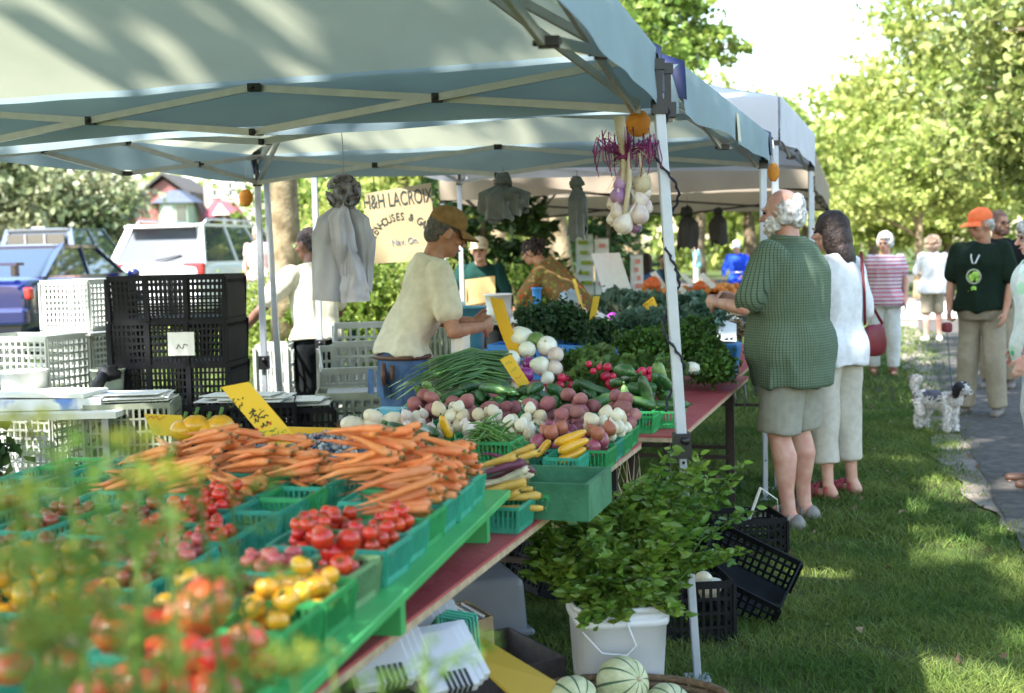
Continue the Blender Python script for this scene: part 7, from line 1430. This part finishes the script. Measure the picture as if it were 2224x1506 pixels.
strp = fabric('striped_tee', (.66, .60, .62)); overlay(strp, lambda n, l, v: (lines(n, l, v, 2, .048, .42), (.50, .10, .15))); overlay(strp, lambda n, l, v: (lines(n, l, v, 2, .0413, .17), (.20, .13, .30)))
jeans = fabric('blue_denim', (.075, .135, .26), .25, 12); overlay(jeans, lambda n, l, v: (lines(n, l, v, 0, .17, .025), (.05, .10, .22)))
def voro(m, scale, cols, th=(.28, .5)):
    def f(n, l, v):
        t = n.new('ShaderNodeTexVoronoi'); t.inputs['Scale'].default_value = scale; l.new(v, t.inputs[0]); r = n.new('ShaderNodeMapRange'); r.inputs[1].default_value = th[1]; r.inputs[2].default_value = th[0]; l.new(t.outputs['Distance'], r.inputs[0])
        rp = n.new('ShaderNodeValToRGB'); rp.color_ramp.interpolation = 'CONSTANT'; e = rp.color_ramp.elements; e[0].color = (*cols[0], 1); e[1].position = .4; e[1].color = (*cols[1], 1)
        if len(cols) > 2: x = e.new(.72); x.color = (*cols[2], 1)
        l.new(t.outputs['Color'], rp.inputs[0]); return r.outputs[0], rp.outputs[0]
    return overlay(m, f)
flor = fabric('floral_print', (.17, .11, .045)); voro(flor, 26, [(.40, .07, .02), (.20, .22, .05), (.44, .30, .10)]); trop = fabric('green_white_print', (.70, .76, .70)); voro(trop, 9, [(.12, .50, .18), (.45, .72, .48), (.70, .78, .72)], (.3, .42))
# ---- cap vendor
px = onz(905, 1070, 0); tan = fabric('tan_cap', (.24, .145, .06), .15); 
r, hp, HM, sh, A, Lp = person('man in a tan cap and cream t-shirt looking down at the bag in his hands', (-.575, 6.45, 0), math.radians(-68), 1.77, sk_t, mat('hair_dark_grey', (.04, .036, .033), .6, col2=(.12, .11, .10), scale=40, bump=.6, bscale=70), .93, .0, 20, -2, 12,
    armL=((-.23, .22, 1.13), (-.08, .42, 1.12)), armR=((.24, .20, 1.09), (.10, .41, 1.10)), top=cream_t, topz=.97, sleeve=.62, bottom=jeans, botz=.1, shoes=shoe, vox=.007, curlL=.9, curlR=.9, loose=1.2, seed=2)
cap_hat(r, hp, HM, tan, bm=tan)
b = MB(); b.tube([(math.cos(a*.2618)*.180, math.sin(a*.2618)*.140, .965) for a in range(25)], .013, 6, flat=1, caps=False); b.build('belt', leath, r)
b = MB(); b.tube([(-.02+.145, -.135, .94), (.14, -.14, .88), (.145, -.14, .83)], [.012, .018, .008], 6); b.tube([(.16, -.10, .93), (.175, -.105, .86)], [.014, .01], 6); b.build('key_ring', leath, r)
b = MB(); 
for sx in (-.085, .085): b.grid(lambda u, v: V3((sx+(u-.5)*.12, -.145-.012*math.sin(u*3.14), .90-.13*v)), 5, 5)
b.build('back_pocket', jeans, r)
# ---- helper
r, hp, HM, sh, A, Lp = person('helper in a white t-shirt and dark apron reaching left, head behind the hanging bags', (-1.37, 8.75, 0), math.radians(38), 1.70, sk_d, h_k, 1.0, 0, 6, 18, 8,
    armL=((-.40, .10, 1.17), (-.50, .28, .98)), armR=((.25, .12, 1.12), (.12, .33, 1.02)), top=cream_t, topz=.95, sleeve=.7, bottom=blkc, botz=.1, shoes=shoe, vox=.009, loose=1.35, seed=3, curlL=.7)
b = MB(); ag = fabric('dark_green_apron', (.01, .045, .03))
b.grid(lambda u, v: V3((-.20+.03*math.sin(v*4)+.06*(u-.5), -.02+.12*u, 1.0-.34*v)), 6, 8); b.grid(lambda u, v: V3((.20+.10*u, -.10+.05*u+.02*math.sin(v*5), 1.0-.30*v)), 6, 8); b.build('apron', ag, r)
b = MB(); b.tube([(math.cos(a*.2618)*.178, math.sin(a*.2618)*.132, 1.0+.01*math.sin(a)) for a in range(25)], .007, 5, caps=False); b.tube([(.02, -.14, 1.0), (.05, -.16, .93), (.04, -.155, .82)], [.012, .02, .008], 6, flat=.4); b.build('apron_string', trimw, r)
b = MB(); d_ = V3((-.47, .22, 1.03)); b.tube([(-.485+.034*math.cos(a*.5236), .25+.03*math.sin(a*.5236), 1.01+.02*math.cos(a*.5236)) for a in range(13)], .012, 6, caps=False); b.build('watch', blackp, r)
# ---- old man
r, hp, HM, sh, A, Lp = person('old man with a bald crown in a green checked shirt and khaki shorts', (1.50, 6.62, 0), math.radians(52), 1.80, sk_p, h_w, 1.42, .05, 3, 12, 6,
    armL=((-.30, .12, 1.15), (-.16, .36, 1.17)), armR=((.30, .14, 1.15), (.10, .38, 1.18)), legs={-1: ((-.11, .03, .49), (-.12, -.03, .085), (-.15, .15)), 1: ((.11, .02, .49), (.13, .0, .085), (.18, .18))},
    top=chk, topz=.74, sleeve=.80, bottom=greyk, botz=.50, shoes=mat('sandal_grey', (.20, .19, .17), .7, var=.2), sandal=True, vox=.008, hstyle='balding', beard=h_w, loose=1.5, seed=4, curlL=1.0, curlR=1.0, legw=1.08)
b = MB(); b.tube([Lp((math.cos(a*.2618)*.082, -.008+math.sin(a*.2618)*.080, 1.495+.012*math.sin(a*.2618))) for a in range(25)], [(.011, .022)]*25, 6, caps=False); b.build('collar', chk, r)
# ---- woman with long dark hair
r, hp, HM, sh, A, Lp = person('woman with long dark hair in a white cardigan and pale trousers behind the old man', (1.93, 7.35, 0), math.radians(34), 1.69, sk_l, h_k, .98, 0, 3, 20, 4,
    armL=((-.22, .06, 1.15), (-.10, .28, 1.10)), armR=((.24, -.02, 1.13), (.16, .22, 1.04)), top=white_t, topz=.82, sleeve=1.85, bottom=whk, botz=.22, shoes=mat('sandal_red', (.32, .03, .05), .6, var=.2), sandal=True, vox=.008, hstyle='long', loose=1.35, seed=5, female=True, curlL=.8)
t = thing('red_handbag', 'dark red shoulder bag hanging at the right side of the long haired woman', 'handbag', (2.17, 7.42, .93), .4); b = MB(); rdl = mat('red_leather', (.16, .012, .02), .5, var=.15, scale=8, bump=.4); b.ell((0, 0, 0), (.085, .04, .10), 24, 14, fn=lambda v: (1/(abs(v.x)**4+abs(v.z)**4+abs(v.y)**2+.01)**.25)*(1+.08*noise.noise(v*2))-.12*max(0, v.z)); b.build('body', rdl, t); b = MB(); b.tube([(-.07, 0, .09), (-.09, -.02, .28), (-.12, -.03, .52), (-.05, .04, .3), (.06, 0, .09)], .009, 6); b.build('strap', rdl, t)
# ---- striped shirt lady
r, hp, HM, sh, A, Lp = person('white haired woman in a red and white striped top walking on the grass', (4.30, 14.3, 0), math.radians(168), 1.62, sk_l, h_w, 1.26, .03, 2, -22, 10,
    armL=((-.25, .02, 1.14), (-.24, .12, .90)), armR=((.26, -.02, 1.13), (.30, .02, .88)), legs={-1: ((-.10, .06, .49), (-.10, .03, .085), (-.10, .20)), 1: ((.11, .0, .49), (.13, -.08, .10), (.14, .10))}, top=strp, topz=.86, sleeve=.55, bottom=lin, botz=.10, shoes=mat('sandal_rust', (.22, .07, .05), .6, var=.2), sandal=True, vox=.010, hstyle='bob', loose=1.25, seed=6, female=True, curlL=.6, curlR=.4)
# ---- woman from the back in white
r, hp, HM, sh, A, Lp = person('woman with curly light brown hair seen from behind in a white shirt and khaki shorts', (6.38, 18.8, 0), math.radians(-6), 1.58, sk_p, h_l, 1.18, 0, 0, 0, 0,
    armL=((-.27, .04, 1.16), (-.16, .25, 1.12)), armR=((.27, .04, 1.16), (.16, .25, 1.12)), top=white_t, topz=.82, sleeve=.95, bottom=khaki, botz=.47, shoes=trimw, vox=.012, hstyle='curly', loose=1.5, seed=7, female=True)
# ---- man with the dog
r, hp, HM, sh, A, Lp = person('man in an orange cap and dark green t-shirt holding the dog leash on the path', (4.04, 10.65, 0), math.radians(140), 1.76, sk_t, h_g, 1.16, .06, 3, -40, 12,
    armL=((-.25, .03, 1.13), (-.24, .14, .90)), armR=((.25, .06, 1.13), (.22, .17, .91)), legs={-1: ((-.11, .03, .49), (-.13, -.02, .085), (-.16, .15)), 1: ((.11, .03, .49), (.14, -.0, .085), (.20, .17))}, top=dgr, topz=.93, sleeve=.72, bottom=khaki, botz=.08, shoes=shoe, vox=.009, loose=1.45, seed=8, curlR=1.3, hstyle='balding_short')
cap_hat(r, hp, HM, fabric('orange_cap', (.80, .17, .06), .06))
b = MB(); 
def disc(m_, x, z, rr, dy, y=.155, n=16): b = MB(); b.lathe([(.001, 0), (rr, .0)], n, (x, y+dy, z), Matrix.Rotation(-math.pi/2, 4, 'X')); return b
lg = MB(); lg.lathe([(.052, 0), (.060, 0.002), (.064, 0)], 26, (0, .208, 1.20), Matrix.Rotation(-math.pi/2, 4, 'X')); lg.build('shirt_print', mat('print_grey', (.35, .38, .30), .8, var=.2), r)
lm_ = mat('print_lime', (.30, .55, .08), .8, var=.4, scale=50); lg = MB()
for x, z, a, c in ((-.015, 1.215, .035, .03), (.02, 1.19, .028, .035), (-.03, 1.17, .02, .025), (.0, 1.10, .025, .02), (.035, 1.08, .02, .018), (-.02, 1.075, .018, .02)): lg.ell((x, .212-.02*abs(x)/.04, z), (a, .006, c), 10, 6, fn=lambda v: 1+.3*noise.noise(v*3+V3((x*50, z*9, 0))))
lg.build('shirt_print', lm_, r); b = MB(); b.tube([(-.05, .12, 1.44), (-.03, .19, 1.36), (-.012, .205, 1.31), (.012, .205, 1.31), (.03, .19, 1.36), (.05, .12, 1.44)], .006, 6); b.build('neck_cord', bann, r)
b = MB(); b.tube([(math.cos(a*.2618)*.20, math.sin(a*.2618)*.165, .945) for a in range(25)], .012, 6, caps=False); b.build('belt', leath, r)
bpy.context.view_layer.update(); s_ = 1.76/1.75; Rm = Matrix.Rotation(math.radians(140), 3, 'Z'); hw = V3((4.04, 10.65, 0))+Rm @ (V3((.215, .235, .80))*s_)
# ---- man behind him
r, hp, HM, sh, A, Lp = person('dark haired man with glasses standing behind the man in the orange cap', (4.95, 12.6, 0), math.radians(150), 1.80, sk_t, h_b, 1.05, 0, 0, 50, 8, top=blkc, topz=.88, bottom=khaki, botz=.1, shoes=shoe, vox=.010, beard=h_b, seed=9, hstyle='short')
b = MB()
for sx in (-1, 1): b.tube([hp((sx*.033+.024*math.cos(a*.5236), .105, .008+.016*math.sin(a*.5236))) for a in range(13)], .0022, 5, caps=False); b.tube([hp((sx*.057, .10, .012)), hp((sx*.08, .0, .012))], .0022, 5)
b.build('glasses', eyem, r)
# ---- woman at the right edge
r, hp, HM, sh, A, Lp = person('woman in a green and white patterned blouse cut off by the right edge', (3.22, 7.5, 0), math.radians(82), 1.63, sk_p, h_g, 1.18, .04, 4, 0, 8,
    armL=((-.27, .10, 1.13), (-.31, .20, .88)), armR=((.27, .0, 1.13), (.25, .1, .9)), top=trop, topz=.80, sleeve=.95, bottom=lin, botz=.15, shoes=leath, vox=.007, hstyle='bob', loose=1.6, seed=10, female=True, curlL=.55)
b = MB(); b.tube([V3((-.305, .187, .90))+V3((.030*math.cos(a*.5236), .028*math.sin(a*.5236), .006*math.sin(a*.5236))) for a in range(13)], .006, 6, caps=False); b.build('watch', galv, r)
# ---- vendor in green sweater
r, hp, HM, sh, A, Lp = person('smiling vendor in a pale cap and dark green sweater holding a paper bag open', (-.28, 12.62, 0), math.radians(176), 1.70, sk_p, h_g, 1.2, .03, 24, 0, -12, armL=((-.30, .36, 1.05), (-.12, .56, .98)), armR=((.30, .36, 1.05), (.12, .56, 1.0)), top=dsw, topz=.9, sleeve=1.9, bottom=blkc, botz=.1, shoes=shoe, vox=.010, seed=11, loose=1.2)
cap_hat(r, hp, HM, fabric('beige_cap', (.42, .36, .25), .1))
# ---- floral shirt woman
r, hp, HM, sh, A, Lp = person('woman with dark pinned up hair in a brown floral shirt bending over the back table', (.62, 11.9, 0), math.radians(70), 1.76, sk_t, h_k, 1.12, 0, 36, -5, 0, armL=((-.22, .50, 1.02), (-.16, .62, .80)), armR=((.22, .50, 1.02), (.12, .62, .80)), top=flor, topz=.84, sleeve=1.3, bottom=flor, botz=.55, shoes=shoe, vox=.010, seed=12, hstyle='bun', female=True, loose=1.4)
b = MB(); b.grid(lambda u, v: V3((.19*math.cos(-1.2+2.4*u+1.57), .17*math.sin(-1.2+2.4*u+1.57), 1.0-.45*v)), 10, 8); b.tube([(math.cos(a*.2618)*.185, math.sin(a*.2618)*.15, 1.0) for a in range(25)], .01, 6, caps=False); b.build('apron', ag, r)
# ---- distant people
r, hp, HM, sh, A, Lp = person('person in a blue jacket and white hat pushing a red stroller far away', (4.55, 24.8, 0), math.radians(150), 1.62, sk_l, h_g, 1.2, 0, 10, 0, 5, armL=((-.27, .15, 1.15), (-.2, .40, 1.0)), armR=((.27, .15, 1.15), (.2, .40, 1.0)), top=royal, topz=.85, sleeve=1.9, bottom=blkc, botz=.1, shoes=shoe, vox=.014, seed=13, detail=False)
cap_hat(r, hp, HM, trimw)
t = thing('stroller', 'red and black baby stroller in front of the person in the blue jacket', 'stroller', (4.2, 24.1, 0), math.radians(150)); rc = fabric('red_cloth', (.55, .03, .03))
b = MB(); b.ell((0, .1, .62), (.17, .2, .15), 16, 10); b.build('hood', rc, t); b = MB(); b.ell((0, .0, .45), (.22, .34, .2), 16, 10); b.build('seat', blkc, t)
for x in (-.25, .25):
    for y in (-.3, .4): b = MB(); b.lathe([(.08, -.02), (.12, -.02), (.13, 0), (.12, .02), (.08, .02)], 16, (0, 0, 0), Matrix.Rotation(math.pi/2, 4, 'Y')); b.build('wheel', tyre, t, (x, y, .13))
b = MB()
for x in (-.24, .24): b.tube([(x, .4, .13), (x, 0, .5), (x, -.5, 1.0)], .014, 6); b.tube([(x, -.3, .13), (x, 0, .5)], .014, 6)
b.tube([(-.24, -.5, 1.0), (.24, -.5, 1.0)], .016, 6); b.build('frame', galv, t)
person('distant person in pale cyan clothes walking across the bright pavement', (6.6, 44, 0), 1.2, 1.68, sk_l, h_b, 1, top=cyn, bottom=lin, botz=.1, shoes=trimw, vox=.02, seed=14, detail=False)
person('dark haired person in a blue shirt seen from behind, left of the front leg', (1.77, 16.2, 0), math.radians(-20), 1.44, sk_t, h_k, 1.05, top=bl_s, bottom=blkc, botz=.1, shoes=shoe, vox=.014, seed=15, hstyle='long', detail=False, female=True)
person('person in dark blue grey clothes just left of the front tent leg far behind', (2.22, 18, 0), math.radians(170), 1.42, sk_t, h_k, 1.1, top=fabric('slate_cloth', (.03, .05, .07)), bottom=blkc, botz=.1, shoes=shoe, vox=.014, seed=16, detail=False)
person('person with light hair standing beside the white car, mostly behind the tent pole', (-3.95, 19.6, .32), math.radians(170), 1.68, sk_p, h_l, 1.1, top=fabric('pale_pink_cloth', (.6, .42, .4)), bottom=lin, botz=.1, shoes=shoe, vox=.014, seed=17, detail=False)
# ================================================================ DOG
d = thing('dog', 'small fluffy white dog with a black face and grey back on a leash', 'dog', (3.34, 9.72, .03), math.radians(-148)); d.scale = (.86,)*3; b = MB(); fw = mat('fur_white', (.62, .60, .58), .9, var=.15, scale=25, isl=.15); fb = mat('fur_black', (.012, .012, .014), .7, var=.3, scale=20, isl=.3); fg = mat('fur_grey', (.10, .10, .13), .9, var=.3, scale=20, isl=.3)
# local: +y is the way the dog faces
BP = [((0, .10, .26), (.078, .11, .09)), ((0, -.05, .265), (.072, .13, .082)), ((0, -.17, .27), (.07, .08, .085)), ((0, .19, .30), (.055, .07, .07))]
for c, r_ in BP: b.ell(c, r_, 18, 12)
b.cap((0, .18, .30), (0, .24, .375), .055, .05, 14); b.ell((0, .265, .40), (.058, .062, .056), 16, 12); b.cap((0, .29, .385), (0, .345, .372), .033, .022, 12)
for sx in (-1, 1):
    b.cap((sx*.05, .15, .22), (sx*.052, .145, .12), .036, .026, 12); b.cap((sx*.052, .145, .12), (sx*.052, .15, .03), .026, .022, 12); b.cap((sx*.052, .15, .02), (sx*.053, .175, .016), .024, .02, 10)
    b.cap((sx*.05, -.17, .24), (sx*.055, -.14, .145), .05, .032, 12); b.cap((sx*.055, -.14, .145), (sx*.056, -.20, .10), .03, .022, 12); b.cap((sx*.056, -.20, .10), (sx*.056, -.185, .025), .022, .021, 12); b.cap((sx*.056, -.185, .02), (sx*.057, -.16, .016), .024, .02, 10)
b.cap((0, -.24, .30), (0, -.27, .40), .028, .025, 10); b.cap((0, -.27, .40), (0, -.22, .45), .025, .03, 10); remesh(b, 'body', fw, d, .007, 3, .5, (.010, (30, 30, 30), 3))
for sx in (-1, 1): b = MB(); b.ell((sx*.058, .25, .385), (.018, .032, .052), 12, 8); b.build('ear', fb, d); b = MB(); b.ell((sx*.024, .312, .408), (.008, .006, .008), 8, 6); b.build('eye', eyem, d)
b = MB(); b.ell((0, -.045, .288), (.071, .15, .074), 20, 12, fn=lambda v: 1+.06*noise.noise(v*6)); b.build('saddle', fg, d); b = MB(); b.ell((.028, .258, .412), (.042, .058, .050), 14, 10); b.ell((-.028, .258, .412), (.042, .058, .050), 14, 10); b.build('face_patch', fb, d)
b = MB(); b.ell((0, .366, .376), (.012, .010, .009), 10, 6); b.build('nose', eyem, d)
g = np.random.default_rng(4)
def furp(parts, n, keep=None):
    P = []; D = []
    for c, r_ in parts: u = g.normal(size=(n, 3)); u /= np.linalg.norm(u, axis=1, keepdims=True); P.append(np.array(c)+u*np.array(r_)*.97); D.append(u*.8+np.array([0, -.5, -.55]))
    return np.concatenate(P), np.concatenate(D)
P, D = furp(BP, 700); up_ = (P[:, 2] > .262) & (P[:, 1] < .09); LP, LD_ = furp([((sx*.052, yy, zz), (.034, .034, .07)) for sx in (-1, 1) for yy in (.147, -.17) for zz in (.07, .15)], 130)
leafmesh('coat', np.concatenate([P[~up_], LP]), .014, fw, d, dirs=np.concatenate([D[~up_], LD_]), spread=.3, elong=3, rs=1); leafmesh('saddle', P[up_], .014, fg, d, dirs=D[up_], spread=.3, elong=3, rs=2)
P, D = furp([((0, .262, .405), (.062, .062, .058)), ((.058, .25, .38), (.02, .034, .055)), ((-.058, .25, .38), (.02, .034, .055))], 260); w_ = (np.abs(P[:, 0]) < .012) | (P[:, 1] > .318); leafmesh('head_fur', P[~w_], .012, fb, d, dirs=D[~w_], spread=.3, elong=2.8, rs=3); P, D = furp([((0, .32, .378), (.034, .04, .028)), ((0, -.26, .40), (.04, .045, .06)), ((0, -.23, .45), (.04, .05, .04))], 240); leafmesh('muzzle_and_tail_fur', P, .012, fw, d, dirs=D, spread=.3, elong=2.6, rs=4)
b = MB(); b.tube([(.06*math.cos(a*.5236), .205+.045*math.sin(a*.5236), .325-.02*math.sin(a*.5236)) for a in range(13)], .006, 6, caps=False); b.build('collar', rdl, d)
t = thing('dog_leash', 'dark leash with a red handle running from the man\'s hand to the dog', 'leash', (0, 0, 0)); b = MB(); b.box((hw.x, hw.y, hw.z-.03), (.07, .10, .085)); o = b.build('handle', rdl, t); bv = o.modifiers.new('b', 'BEVEL'); bv.width = .02; bv.segments = 3
nk = V3((3.34, 9.72, .03))+Matrix.Rotation(math.radians(-148), 3, 'Z') @ V3((0, .16, .365))*.86; b = MB(); b.tube([hw-V3((0, 0, .07)), hw.lerp(nk, .5)+V3((0, 0, -.04)), nk], .0045, 5); b.build('cord', mat('leash_blue', (.03, .04, .09), .7), t)
bake()
# lettering becomes real meshes, one per line of paint
dg = bpy.context.evaluated_depsgraph_get(); fonts = [o for o in bpy.data.objects if o.type == 'FONT']; grp = {}
for o in fonts: grp.setdefault((o.parent.name, o.data.materials[0].name), []).append(o)
for (pn, mn), os_ in grp.items():
    V_ = []; F_ = []
    for o in os_:
        me = bpy.data.meshes.new_from_object(o.evaluated_get(dg)); k = len(V_); M = Matrix.LocRotScale(o.location, o.rotation_euler, o.scale)
        V_ += [tuple(M @ v.co) for v in me.vertices]; F_ += [[i+k for i in p.vertices] for p in me.polygons]
    me = bpy.data.meshes.new('lettering'); me.from_pydata(V_, [], F_); me.update(); me.materials.append(bpy.data.materials[mn]); o2 = bpy.data.objects.new('lettering', me); COL.objects.link(o2); o2.parent = bpy.data.objects[pn]
for o in fonts: bpy.data.objects.remove(o)
